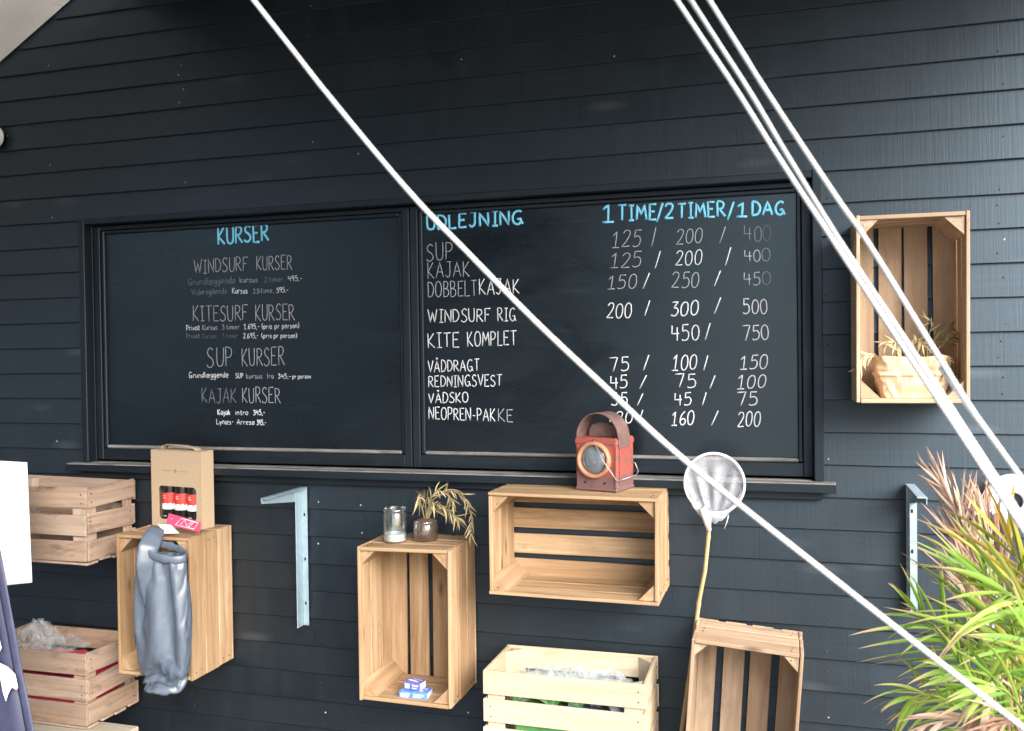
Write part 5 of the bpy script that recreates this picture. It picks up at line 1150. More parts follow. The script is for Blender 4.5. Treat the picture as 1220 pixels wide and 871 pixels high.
    (275,-72,-1174,-3,13,-16,0,27,-1,-1,19,16,-1,28,11,-6,27,13,-12,32,14,-13,33,6,-21,10,-13,-17,34,21,-31,23,9,-29,17,-21,-31,18,12,-38,13,-4,-42,22,-8,-34,7,-29,-36,22,-8,-40,10,-14,-36,9,-20,-27,-4,-25,-21,22,-32,-38,-11,-8,-38,-5,-4,-13,-10,21,-28,-14,17,-24,-12,12,-27,-17,2,-4,-17,29,-13,-21,7,-12,-17,4,-13,-23,-3,-5,-14,-16,-15,-31,3,13,-5,16,22,-3,19,11,-28,7,-19,-21,-14,3,-29,12,29,-23,16,36,-17,-11,27,-11,-14,36,-13,21,12,-28,28,37,-18,6,39,-4,-12,45,-24,6,27,-20,20,42,-10,1,39,-18,2,33,-9,5,45,-19,1,36,-11,-14,29,-2,-13,36,4,-14,25,3,-16,25,6,-13,21,11,-21,3,26,9,17,26,8,4,22,-2),
    (222,-77,-1173,1,20,8,-5,24,7,-3,24,7,5,23,9,-10,26,-2,-11,32,-5,-2,23,-14,-29,12,21,-11,20,-14,-28,22,15,-18,-5,26,-29,27,14,-42,11,-14,-30,18,-9,-35,3,-22,-24,9,-27,-30,18,-27,-17,15,-29,-7,19,-29,-34,-7,-16,-40,-5,-16,-28,-1,13,-35,-3,-11,-30,-10,6,-9,-19,15,-16,-12,19,-27,2,-4,0,-21,9,-2,-27,15,-4,-21,12,-6,-23,6,-1,-18,-12,-9,-22,15,-26,-9,1,21,-21,1,22,-14,4,-8,-34,13,-1,-31,7,20,-22,6,37,-20,7,35,-6,-3,16,-29,20,33,-14,14,38,-11,2,34,-11,-10,38,-12,10,31,-20,3,37,-18,19,35,-20,-7,33,-2,-2,39,1,-23,26,5,-12,30,13,-13,23,13,-19,23,12,-7,19,18,-16,15,25,0,12,19,2,-10,13,20),
    (205,-47,-1222,10,17,8,-15,12,3,15,24,6,-22,14,4,-4,23,3,-9,24,2,-31,-7,12,-19,28,0,-18,19,5,-28,21,11,5,30,9,-21,25,9,-18,-28,-10,-22,28,-14,-18,34,2,-22,-1,-34,-26,12,-25,-18,-18,-25,-32,5,-19,-31,-5,-9,-32,1,-15,-33,-12,-2,-30,-2,-7,-29,-3,-2,-27,0,-2,-20,-15,5,-29,-5,9,-23,-12,9,-15,-14,10,-12,-7,11,-7,-26,8,-1,-25,6,2,-19,-1,13,-27,1,16,-16,-1,17,-30,4,4,-29,14,14,-16,6,23,-21,7,9,-31,15,25,-26,9,22,-21,21,29,-18,13,37,-18,-5,26,-12,7,36,-11,18,34,-18,-3,35,-7,-5,32,4,-13,30,-6,0,36,18,-18,11,21,-10,29,7,-13,25,13,-9,16,17,-5,13,30,3,22,12,-9,15,23,-4,8,23,3),
    (176,-62,-1129,1,14,3,-3,25,6,-6,20,3,1,19,2,-15,26,5,-17,4,4,-7,17,3,-16,21,2,-29,7,3,-16,20,3,-27,20,-3,-24,7,-3,-31,3,-11,-15,16,-17,1,-3,-28,0,-9,-26,-19,27,5,-24,23,-5,-30,10,-8,-24,9,-16,-21,-4,-1,-24,4,-8,-22,-21,-2,-20,-9,-9,-21,-15,1,-19,-12,-7,-8,-16,0,-10,-20,-6,-7,-12,-4,-6,-4,-27,-2,-17,15,2,-1,19,5,-17,16,-1,-13,9,4,-21,10,6,-20,9,8,-19,8,18,-22,7,14,-20,2,22,-23,1,19,-17,-1,25,-15,-9,6,-17,-28,24,-20,0,22,-8,4,29,-8,5,3,-2,26,20,-1,28,23,-5,10,30,7,9,27,-4,3,24,8,4,30,1,-4,16,13,-4,28,-2,-5,14,9,0,14,21,3,5,15,1,12,9,0),
    (101,-34,-1189,-3,18,3,9,12,0,-1,15,2,-9,11,2,-17,15,5,-5,16,3,0,18,0,-10,10,3,-21,0,3,-17,10,0,-17,10,4,-11,-20,9,-27,4,-4,-21,3,2,-19,-4,6,-10,10,-4,-17,13,-1,15,20,-13,-19,0,-5,-15,10,-17,-11,-7,0,-25,1,-14,18,-1,-14,-11,-13,-11,-11,5,-8,-8,-9,-7,-15,-12,-14,-4,-7,-6,-10,-17,-5,4,-16,2,-3,-10,-1,-16,-12,-2,-10,-12,-1,-2,-13,4,8,-21,7,-5,-16,7,13,-9,4,-1,-14,7,21,11,-10,16,-22,5,11,-9,2,24,5,2,21,2,0,15,-16,3,16,1,14,25,-9,10,10,5,15,3,-21,-2,25,1,8,15,-17,3,0,17,4,22,3,2,6,-19,-7,16,14,0,16,8,1,10,11,-2,6,13,3,8,14,2,10,9,-1),
    (53,-27,-1128,5,13,2,6,12,1,0,8,2,-8,13,5,4,7,1,-3,15,1,-8,13,0,-7,11,3,-14,6,7,-9,15,0,-5,-1,3,-17,13,3,-14,4,3,-13,-5,6,-17,7,-1,-11,3,0,-28,4,-2,-14,6,-5,-12,-8,-5,-11,6,-10,-14,1,-8,-8,-8,-4,-6,-10,-12,-14,-5,-11,-2,-1,-7,-7,-5,-12,-4,-10,-6,-4,-10,-7,0,-11,-1,-4,-13,-3,-3,-8,4,-2,-9,-2,11,-3,-2,6,-14,2,6,4,-14,7,-13,5,-4,-8,6,18,-5,-3,10,3,-5,9,-12,-2,5,-10,17,14,1,-7,13,-1,-5,-1,-13,8,4,-10,13,15,-11,12,7,-9,10,13,-5,2,17,0,3,18,4,7,11,-1,-1,8,4,-2,15,11,-11,-2,-6,15,14,2,-2,9,8,4,5,1,0,10,10,0,4,13,5),
    (-13,-5,-1123,-2,4,0,4,5,-4,0,9,0,-3,-2,4,3,6,-3,-2,4,0,-3,3,6,-5,3,0,-3,4,-5,-2,8,0,-1,4,5,-5,-1,-1,-4,6,-3,-5,4,-3,-5,-2,1,-11,1,2,0,6,4,-6,-1,-7,-8,2,2,-1,0,0,-8,-1,-2,-6,-4,3,-10,-1,4,1,-2,-7,-6,-1,6,-1,0,0,-4,-6,0,-2,2,-1,-3,-7,2,-6,-3,-4,-2,-5,0,2,-1,-3,-4,-5,6,5,-4,-3,-2,-5,0,5,-2,3,1,-8,-2,-1,-3,-1,3,3,-3,3,-11,2,7,-2,4,5,0,-2,5,-4,0,2,-6,0,3,2,2,6,1,0,7,-8,-4,4,4,0,9,-3,1,8,1,2,0,0,0,5,2,-2,7,-1,-1,2,3,0,3,0,1,10,2,-2,6,6,-2,-4,0,4,9,3,-4),
)
vs, fs = [], []
for row in CLOTH:
    x = y = z = 0
    for b in range(CLOTH_COLS):
        x += row[3 * b]; y += row[3 * b + 1]; z += row[3 * b + 2]
        vs.append(Vector((x, y, z)) / 5000.0)
CLOTH_ROWS = len(CLOTH)
for a in range(CLOTH_ROWS - 1):
    for b in range(CLOTH_COLS):
        fs.append([a * CLOTH_COLS + b, a * CLOTH_COLS + (b + 1) % CLOTH_COLS, (a + 1) * CLOTH_COLS + (b + 1) % CLOTH_COLS, (a + 1) * CLOTH_COLS + b][::-1])
fs.append([(CLOTH_ROWS - 1) * CLOTH_COLS + b for b in range(CLOTH_COLS)])
mb = MB()
mb.add(vs, fs, None, None, 0.5, 0, True)
mb.build('body', NYL.m, t)
mb = MB()
pts, rad = [], []
for k in range(33):
    th = 2 * math.pi * k / 32
    a, b = at(170, 660, -0.325), at(221, 662, -0.325)
    c = (a + b) / 2
    pts.append(Vector((c.x + math.cos(th) * (b.x - a.x) * 0.5, c.y + math.sin(th) * 0.038, c.z - 0.012 * math.sin(th + 2.6) + 0.012 * (1 - math.cos(th)) * 0.9)) - bc)
    rad.append(0.0042 + 0.002 * noise.noise(Vector((k * .8, 1, 2))))
mb.tube(pts, rad, 12, caps=False, flat=3.2, nrm=(0, 0, 1))
mb.build('rolled_collar', NYL.m, t)
mb = MB()
pp = [(179, 722, -.325), (176, 696, -.352), (174, 672, -.366), (177, 652, -.355), (183, 639, -.325), (188, 629, -.285)]
pts = [at(*p) - bc for p in pp]
q = []
for k in range(len(pts) - 1):
    for j in range(5):
        q.append(pts[k].lerp(pts[k + 1], j / 5))
q.append(pts[-1])
mb.tube(q, [0.012 + 0.022 * math.sin(math.pi * min(1, 0.1 + 0.75 * k / len(q))) + 0.005 * noise.noise(Vector((k * .6, 5, 5))) for k in range(len(q))], 14, flat=0.22)
mb.build('twisted_flap', NYL.m, t)

NAVYP = plain('navy_plastic', (0.035, 0.045, 0.065), 0.22, 0, 0.3, 25, 0.4)
mb = MB()
lo = Vector((-2.045, -0.13, 0.482))
for k in range(3):
    crumple(mb, (0, 0, 0.028 + k * 0.045), (0.10 - 0.012 * k, 0.18, 0.06), 0.45, 31 + k * 3, 12, dome=0.5)
mb.cbox((-0.042, -0.085, 0.001), (0.042, 0.085, 0.028), 0.006)
o = mb.build('folded_bag', NAVYP, None, (0, 0, 0)); o.location = lo
tag(o, 'folded dark navy plastic bag on the crate floor behind the grey bag', 'bag')

# ------------------------------------------------------------------ cardboard bottle box
CARD = plain('brown_cardboard', (0.41, 0.305, 0.20), 0.8, 0, 0.06, 90, 0.1)
CARDD = plain('cardboard_print', (0.16, 0.105, 0.06), 0.8, 0, 0.1)
ang = math.atan2(-0.038, 0.241)
t = thing('bottle_box', 'brown cardboard carrier box with a window showing three bottles', 'box', (-2.163, -0.098, 0.9705), None, Matrix.Rotation(ang, 3, 'Z'))
BW, BD, BH = 0.245, 0.066, 0.282
t.location = Vector((-2.163, -0.098, 0.9705)) + Matrix.Rotation(ang, 3, 'Z') @ Vector((0, 0.033, 0))
mb = MB()
# front with rounded window
wx0, wx1, wz0, wz1 = -0.086, 0.100, 0.028, 0.152
N4 = 9
inner, outer = [], []
rr = 0.016
for (cx_, cz_, a0, ox, oz) in ((wx1 - rr, wz1 - rr, 0, 1, 1), (wx0 + rr, wz1 - rr, 90, -1, 1), (wx0 + rr, wz0 + rr, 180, -1, -1), (wx1 - rr, wz0 + rr, 270, 1, -1)):
    for k in range(N4):
        a = math.radians(a0 + 90 * k / (N4 - 1))
        inner.append((cx_ + rr * math.cos(a), cz_ + rr * math.sin(a)))
        f = k / (N4 - 1)
        # outer corner reached at the middle of the arc
        if ox > 0 and oz > 0: pA, pB = (BW / 2, cz_), (cx_, BH)
        elif ox < 0 and oz > 0: pA, pB = (cx_, BH), (-BW / 2, cz_)
        elif ox < 0: pA, pB = (-BW / 2, cz_), (cx_, 0)
        else: pA, pB = (cx_, 0), (BW / 2, cz_)
        co = (ox * BW / 2, BH if oz > 0 else 0)
        if f <= 0.5:
            outer.append((pA[0] + (co[0] - pA[0]) * f * 2, pA[1] + (co[1] - pA[1]) * f * 2))
        else:
            outer.append((co[0] + (pB[0] - co[0]) * (f * 2 - 1), co[1] + (pB[1] - co[1]) * (f * 2 - 1)))
n = len(inner)
for (yy, flip) in ((-BD / 2, False), (-BD / 2 + 0.0025, True)):
    vs = [(x, yy, z) for x, z in outer] + [(x, yy, z) for x, z in inner]
    fs = [[k, (k + 1) % n, n + (k + 1) % n, n + k] for k in range(n)]
    mb.add(vs, [f if flip else f[::-1] for f in fs][::1])
vs = [(x, -BD / 2, z) for x, z in inner] + [(x, -BD / 2 + 0.0025, z) for x, z in inner]
mb.add(vs, [[k, (k + 1) % n, n + (k + 1) % n, n + k] for k in range(n)])
mb.cbox((-BW / 2, -BD / 2 + 0.003, 0), (-BW / 2 + 0.0025, BD / 2, BH), 0.0004)
mb.cbox((BW / 2 - 0.0025, -BD / 2 + 0.003, 0), (BW / 2, BD / 2, BH), 0.0004)
mb.cbox((-BW / 2 + 0.003, BD / 2 - 0.0025, 0), (BW / 2 - 0.003, BD / 2, BH), 0.0004)
mb.cbox((-BW / 2 + 0.003, -BD / 2 + 0.003, 0), (BW / 2 - 0.003, BD / 2 - 0.003, 0.0025), 0.0004)
mb.cbox((-BW / 2, -BD / 2, BH + 0.0003), (BW / 2, BD / 2, BH + 0.003), 0.0004)
mb.build('carton', CARD, t)
mb = MB()
hp = [(-0.088, 0.0, BH + 0.003), (-0.086, 0, BH + 0.015), (-0.07, 0, BH + 0.020), (0.02, 0, BH + 0.018), (0.065, 0, BH + 0.012), (0.088, 0, BH + 0.003)]
mb.tube([Vector(p) for p in hp], [0.017] * len(hp), 8, flat=0.10, nrm=(0, 0, 1))
mb.build('handle', CARD, t)
mb = MB()
yy = -BD / 2 - 0.0006
for k in range(7):
    mb.tube([(-0.068 + k * 0.0070, yy, 0.209 + rng.uniform(-.0006, .0006)), (-0.0645 + k * 0.0070, yy, 0.2115)], 0.0009, 5, flat=0.3, nrm=(0, 1, 0))
    mb.tube([(0.016 + k * 0.0070, yy, 0.207), (0.0195 + k * 0.0070, yy, 0.2095 + rng.uniform(-.0006, .0006))], 0.0009, 5, flat=0.3, nrm=(0, 1, 0))
mb.tube([(math.cos(a * .5236) * 0.0055, yy, 0.209 + math.sin(a * .5236) * 0.0055) for a in range(13)], 0.0008, 5, flat=0.3, nrm=(0, 1, 0))
mb.tube([(-0.003, yy, 0.207), (0, yy, 0.212), (0.003, yy, 0.207)], 0.0008, 5, flat=0.3, nrm=(0, 1, 0))
mb.build('printed_emblem', CARDD, t)
DGL = plain('dark_bottle_glass', (0.010, 0.012, 0.012), 0.10, 0, 0.1)
REDL = plain('red_label', (0.52, 0.045, 0.035), 0.5, 0, 0.15, 50)
WHL = plain('white_label', (0.75, 0.75, 0.76), 0.5, 0, 0.08, 50)
Rz = Matrix.Rotation(ang, 4, 'Z')
for k in range(3):
    lp = Vector((-0.060 + k * 0.0625, -0.0015, 0.0032))
    wp = t.location + Rz.to_3x3() @ lp
    lab = ['dark bottle with red label, left one in the box window', 'dark bottle with red label, middle one in the box window', 'dark bottle with red label, right one in the box window'][k]
    b = thing('bottle', lab, 'bottle', wp, 'bottles in the cardboard box', Matrix.Rotation(ang, 3, 'Z'))
    mb = MB()
    mb.lathe([(0, 0.0), (0.0285, 0.0), (0.0295, 0.004), (0.0295, 0.14), (0.026, 0.165), (0.014, 0.20), (0.0125, 0.235), (0, 0.236)], 24)
    mb.build('glass', DGL, b)
    mb = MB(); mb.lathe([(0.0299, 0.072), (0.0299, 0.122)], 24); mb.build('label', REDL, b)
    mb = MB()
    for j in range(24):      # ragged white mountain edge under the red
        a0, a1 = 2 * math.pi * j / 24, 2 * math.pi * (j + 1) / 24
        h0, h1 = 0.074 + 0.012 * abs(math.sin(j * 1.7)), 0.074 + 0.012 * abs(math.sin((j + 1) * 1.7))
        r_ = 0.0302
        mb.add([(r_ * math.cos(a0), r_ * math.sin(a0), 0.061), (r_ * math.cos(a1), r_ * math.sin(a1), 0.061), (r_ * math.cos(a1), r_ * math.sin(a1), h1), (r_ * math.cos(a0), r_ * math.sin(a0), h0)], [[0, 1, 2, 3]])
    for (zz, hw) in ((0.111, 0.010), (0.103, 0.013), (0.036, 0.012)):       # lines of small print
        for j in range(5):
            a0 = -math.pi / 2 + (j - 2) * hw * 14 / 1.9; r_ = 0.0303
            mb.tube([(r_ * math.cos(a0 - .09), r_ * math.sin(a0 - .09), zz), (r_ * math.cos(a0 + .09), r_ * math.sin(a0 + .09), zz)], 0.0010, 5)
    mb.build('label_print', WHL, b)

# cards
def card(name, px, Ys, thick, mat, label, cat, strokes=None, mat2=None):
    P = [at(x, y, Y) for (x, y), Y in zip(px, Ys)]
    c = sum(P, Vector()) / 4
    ex = (P[1] - P[0]).normalized(); nz = ex.cross(P[3] - P[0]).normalized()
    if nz.y > 0: nz = -nz
    mb = MB()
    vs = [p - c for p in P] + [p - c - nz * thick for p in P]
    mb.add(vs, [[0, 1, 2, 3], [7, 6, 5, 4], [0, 4, 5, 1], [1, 5, 6, 2], [2, 6, 7, 3], [3, 7, 4, 0]])
    if strokes:
        t = thing(name, label, cat, c)
        mb.build('sheet', mat, t)
        mb = MB()
        for st, w in strokes:
            q = []
            for (u, v) in st:
                top = P[0].lerp(P[1], u); bot = P[3].lerp(P[2], u)
                q.append(bot.lerp(top, v) - c + nz * 0.0006)
            mb.tube(q, w, 5, flat=0.25, nrm=nz)
        mb.build('printed_mark', mat2, t)
        return t
    o = mb.build(name, mat, None, (0, 0, 0)); o.location = c
    return tag(o, label, cat)


PINK = plain('pink_card', (0.66, 0.055, 0.13), 0.5, 0, 0.08)
card('price_card', [(201.4, 611.6), (238.9, 621.9), (238, 634), (197.5, 624.5)], (-.195, -.195, -.225, -.225), 0.002, PINK,
     'pink card with a white outlined mark leaning on the bottle box', 'card',
     [([(.27, .15), (.42, .85), (.93, .85), (.83, .15), (.27, .15)], .0016), ([(.42, .25), (.52, .8)], .0014), ([(.52, .8), (.60, .3), (.75, .8)], .0014), ([(.60, .3), (.68, .25), (.80, .8)], .0014), ([(.10, .55), (.15, .60)], .0014)], WHL)
card('price_card', [(187.9, 624.2), (203.5, 625.2), (213.5, 635.2), (195.5, 635.5)], (-.235, -.235, -.268, -.268), 0.0015, plain('white_card', (0.78, 0.78, 0.80), 0.5, 0, 0.03),
     'small white card over the crate edge at the neck of the grey bag', 'card')

# ------------------------------------------------------------------ jars, plants, small cartons
GLASS = glass('clear_jar_glass')
t = thing('candle_jar', 'clear glass jar with white wax in the bottom on a crate', 'jar', (-1.262, -0.150, 0.9725))
mb = MB()
mb.lathe([(0.0, 0.001), (0.036, 0.001), (0.0395, 0.005), (0.040, 0.010), (0.040, 0.092), (0.0375, 0.098), (0.0375, 0.101), (0.0415, 0.103), (0.0415, 0.112), (0.0385, 0.112)], 32)
mb.lathe([(0.0365, 0.012), (0.0370, 0.098), (0.0385, 0.112)], 32)
mb.build('glass', GLASS, t)
mb = MB(); mb.lathe([(0, 0.004), (0.0362, 0.004), (0.0362, 0.028), (0.030, 0.0265), (0, 0.0262)], 28)
mb.build('wax', plain('white_wax', (0.80, 0.80, 0.78), 0.4, 0, 0.03), t)

STRAW = NT('dry_straw_leaf')
gg = STRAW.attr('gco').outputs['Vector']; tt = STRAW.attr('tone').outputs['Fac']
nz_ = STRAW.noise(STRAW.map(gg, (3, 6, 3)), 3, 3)
c_ = STRAW.ramp(tt, [(0.0, (0.115, 0.105, 0.045)), (0.35, (0.24, 0.19, 0.085)), (0.7, (0.42, 0.33, 0.16)), (1.0, (0.58, 0.48, 0.28))])
c_ = STRAW.mix(STRAW.fr(nz_, 0.45, 0.7, 0, 0.5), c_, (0.16, 0.10, 0.05))
STRAW.set(Base_Color=c_, Roughness=0.7)


def spray(mbx, stem, n, ll, lw, droop, mi=0, tones=(0, 1), spread=1.0, start=0.25):
    """leaflets along a curved stem given as points"""
    pts = []
    for k in range(len(stem) - 1):
        for j in range(6):
            pts.append(Vector(stem[k]).lerp(Vector(stem[k + 1]), j / 6))
    pts.append(Vector(stem[-1]))
    mbx.tube(pts, [0.0022 * (1 - 0.6 * k / len(pts)) for k in range(len(pts))], 5, tone=0.4, mi=mi)
    for k in range(n):
        f = start + (1 - start) * k / max(1, n - 1)
        i = min(int(f * (len(pts) - 1)), len(pts) - 2)
        d = (pts[i + 1] - pts[i]).normalized()
        sd = d.cross(Vector((rng.uniform(-.3, .3), -1, rng.uniform(-.3, .3)))).normalized() * (1 if k % 2 else -1)
        dd = (d + sd * spread * rng.uniform(0.4, 0.9) + Vector((0, rng.uniform(-.5, .3), rng.uniform(-.2, .2)))).normalized()
        mbx.blade(pts[i], dd, ll * rng.uniform(0.6, 1.1), lw * rng.uniform(0.7, 1.2), droop * rng.uniform(.5, 1.4), 5, rng.uniform(*tones), mi, curl=rng.uniform(-.8, .8))


jb = Vector((-1.172, -0.105, 0.9725))
t = thing('plant_jar', 'small glass jar of dark soil with a dried arching straw coloured plant', 'jar', jb)
mb = MB()
mb.lathe([(0, 0.001), (0.040, 0.001), (0.0428, 0.005), (0.043, 0.050), (0.0405, 0.054), (0.0405, 0.057), (0.042, 0.059), (0.042, 0.068), (0.040, 0.068)], 32)
mb.build('glass', GLASS, t)
mb = MB(); mb.lathe([(0, 0.004), (0.0412, 0.004), (0.0418, 0.048), (0.039, 0.054), (0.038, 0.064), (0.020, 0.072), (0, 0.074)], 28)
mb.build('soil', plain('brown_potting_soil', (0.085, 0.05, 0.04), 0.9, 0, 0.6, 160, 0.8), t)
mb = MB()
def J(x, y, Y=-0.105): return at(x, y, Y) - jb
stems = [([J(508, 620), J(507, 600), J(500, 588, -.12), J(499, 602, -.14)], 14), ([J(509, 620), J(512, 596), J(520, 584), J(534, 588, -.11), J(541, 602, -.12)], 22),
         ([J(510, 620), J(516, 595), J(534, 583), J(552, 590), J(562, 612, -.12), J(561, 640, -.14)], 34), ([J(507, 620), J(511, 602), J(523, 600, -.15), J(538, 612, -.17), J(546, 618, -.18)], 22),
         ([J(506, 620), J(503, 604, -.12), J(510, 592, -.13), J(519, 602, -.16)], 14), ([J(509, 620), J(516, 606), J(530, 606, -.09), J(548, 620, -.08)], 14)]
for st, n in stems:
    spray(mb, st, n, 0.052, 0.0052, 0.8, tones=(0.1, 1.0), spread=0.8, start=0.3)
mb.build('dried_plant', STRAW.m, t)

def carton(name, loc, rotz, sx, sy, sz, m1, m2, label, seed):
    t = thing(name, label, 'box', loc, 'small cartons in the crate', Matrix.Rotation(rotz, 3, 'Z'))
    mb = MB(); mb.cbox((-sx / 2, -sy / 2, 0), (sx / 2, sy / 2, sz), 0.0012); mb.build('carton', m1, t)
    mb = MB()
    r = random.Random(seed)
    yq, zq = -sy / 2 - 0.0004, sz + 0.0004
    mb.add([(-sx * .42, yq, sz * .2), (-sx * .16, yq, sz * .2), (-sx * .10, yq, sz * .8), (-sx * .42, yq, sz * .8)], [[0, 1, 2, 3]])
    mb.add([(sx * .02, yq, sz * .58), (sx * .40, yq, sz * .55), (sx * .40, yq, sz * .72), (sx * .02, yq, sz * .75)], [[0, 1, 2, 3]])
    mb.add([(sx * .02, yq, sz * .25), (sx * .30, yq, sz * .25), (sx * .30, yq, sz * .38), (sx * .02, yq, sz * .38)], [[0, 1, 2, 3]])
    mb.add([(-sx * .42, -sy * .1, zq), (sx * .25, -sy * .34, zq), (sx * .32, -sy * .1, zq), (-sx * .36, sy * .16, zq)], [[0, 1, 2, 3]])
    mb.add([(-sx * .2, sy * .26, zq), (sx * .4, sy * .1, zq), (sx * .42, sy * .2, zq), (-sx * .18, sy * .34, zq)], [[0, 1, 2, 3]])
    mb.add([(sx / 2 + 0.0004, -sy / 2 + .003, sz * .1), (sx / 2 + 0.0004, sy / 2 - .003, sz * .1), (sx / 2 + 0.0004, sy / 2 - .003, sz * .9), (sx / 2 + 0.0004, -sy / 2 + .003, sz * .9)], [[0, 1, 2, 3]])
    mb.build('printed_pattern', m2, t)
    return t


BLUEC = plain('blue_carton', (0.09, 0.22, 0.58), 0.4, 0, 0.35, 55)
PURPC = plain('violet_blue_carton', (0.10, 0.12, 0.40), 0.4, 0, 0.4, 60)
LAV = plain('pale_lilac_print', (0.68, 0.62, 0.74), 0.5, 0, 0.1)
carton('wax_carton', (-1.178, -0.195, 0.4765), 0.05, 0.098, 0.055, 0.021, BLUEC, LAV, 'flat blue and white carton lying at the front of the crate floor', 3)
carton('wax_carton', (-1.183, -0.188, 0.4982), -0.12, 0.060, 0.042, 0.026, PURPC, LAV, 'smaller violet blue carton resting on top of the flat blue carton', 5)

# paper bag planter in the right-hand crate
PAPER = NT('brown_kraft_paper')
tc = PAPER.n('TexCoord').outputs['Object']
pv = PAPER.n('TexVoronoi'); pv.inputs['Scale'].default_value = 22; PAPER.l(tc, pv.inputs['Vector'])
pn = PAPER.noise(tc, 18, 5, 0.6, 1.5)
PAPER.set(Base_Color=PAPER.ramp(pn, [(0.3, (0.50, 0.355, 0.215)), (0.7, (0.60, 0.46, 0.31))]), Roughness=0.75)
PAPER.bump(PAPER.math('ADD', pv.outputs['Distance'], pn), 0.5, 0.006)
pb = Vector((0.338, -0.125, 1.4565))
t = thing('paper_bag_planter', 'crumpled brown paper bag with dry plants standing in the crate', 'planter', pb)
mb = MB()
vs, fs = [], []
NS, NZ = 84, 22
for j in range(NZ + 1):
    f = j / NZ
    z = f * 0.118
    hw, hd = 0.083 + 0.012 * f, 0.050 + 0.004 * f
    if 0.5 < f < 0.62: hw += 0.004; hd += 0.004
    if f >= 0.62: hw += 0.001; hd += 0.001
    for k in range(NS):
        th = 2 * math.pi * k / NS
        cx_, cy_ = math.cos(th), math.sin(th)
        sup = lambda c: math.copysign(abs(c) ** 0.42, c)
        x, y = sup(cx_) * hw, sup(cy_) * hd
        q = Vector((x * 24, y * 24 + 3, z * 24))
        d = 0.007 * (1 - abs(noise.noise(Vector((x * 30 + z * 12, y * 24 + 3, z * 9)))) * 2.4) + 0.003 * (1 - abs(noise.noise(q * 1.9)) * 2)
        s_ = 0.3 + 0.7 * min(1, f * 4)
        vs.append(Vector((x + cx_ * d * s_, y + cy_ * d * s_, z + (0.006 * noise.noise(Vector((th * 2, 3, 1))) if j == NZ else 0))))
for j in range(NZ):
    for k in range(NS):
        fs.append([j * NS + k, j * NS + (k + 1) % NS, (j + 1) * NS + (k + 1) % NS, (j + 1) * NS + k])
fs.append(list(range(NS))[::-1])
mb.add(vs, fs)
mb.build('paper_bag', PAPER.m, t)
mb = MB()
mb.lathe([(0, 0.10), (0.07, 0.098), (0.075, 0.06)], 20, sy=0.55)
mb.build('soil', plain('dry_soil', (0.16, 0.10, 0.06), 0.9, 0, 0.5, 140, 0.8), t)
mb = MB()
def K(x, y, Y=-0.125): return at(x, y, Y) - pb
for st, n, tn in (([K(1050, 430), K(1042, 422, -.16), K(1030, 424, -.18), K(1024, 438, -.19)], 16, (.75, 1)), ([K(1065, 430), K(1066, 415), K(1064, 405, -.14), K(1052, 410, -.15)], 12, (.65, 1)),
                  ([K(1085, 430), K(1088, 415), K(1094, 404, -.14), K(1100, 412, -.15)], 16, (.5, .95)), ([K(1070, 432), K(1071, 418, -.15), K(1068, 408, -.16), K(1072, 425, -.18)], 10, (.7, 1)),
                  ([K(1105, 430), K(1110, 410), K(1120, 396), K(1136, 390, -.12)], 14, (.0, .5)), ([K(1110, 430), K(1118, 415), K(1130, 404), K(1138, 402, -.11)], 12, (.0, .45)),
                  ([K(1108, 432), K(1118, 424, -.15), K(1126, 428, -.17), K(1128, 446, -.18)], 14, (.6, 1)), ([K(1095, 430), K(1098, 420), K(1102, 414, -.1), K(1090, 408, -.1)], 16, (.3, .8)),
                  ([K(1104, 430), K(1106, 400), K(1112, 385), K(1106, 383)], 6, (.4, .9))):
    spray(mb, st, n, 0.042, 0.0052, 0.6, tones=tn, spread=0.9, start=0.35)
mb.build('dry_plant', STRAW.m, t)

# ------------------------------------------------------------------ lantern
def lantern_mat():
    m = NT('worn_red_enamel')
    tc = m.n('TexCoord').outputs['Object']
    sp = m.n('SeparateXYZ'); m.l(tc, sp.inputs[0])
    a = m.noise(tc, 30, 6, 0.65, 0.5); b = m.noise(tc, 110, 4, 0.7)
    low = m.fr(m.math('ADD', sp.outputs['Z'], m.math('MULTIPLY', a, 0.05)), 0.062, 0.082, 1.0, 0.0)
    wear = m.fr(m.math('ADD', a, m.math('MULTIPLY', b, 0.35)), 0.60, 0.78, 0, 0.8)
    col = m.mix(m.fr(b, 0.3, 0.7), (0.29, 0.055, 0.04), (0.41, 0.095, 0.068))
    col = m.mix(m.math('MULTIPLY', low, 0.9), col, m.mix(m.fr(a, 0.3, 0.7), (0.11, 0.065, 0.075), (0.19, 0.12, 0.125)))
    col = m.mix(wear, col, (0.15, 0.085, 0.075))
    m.set(Base_Color=col, Roughness=m.fr(b, 0.3, 0.7, 0.42, 0.65))
    m.bump(m.math('ADD', a, b), 0.25, 0.0015)
    return m.m


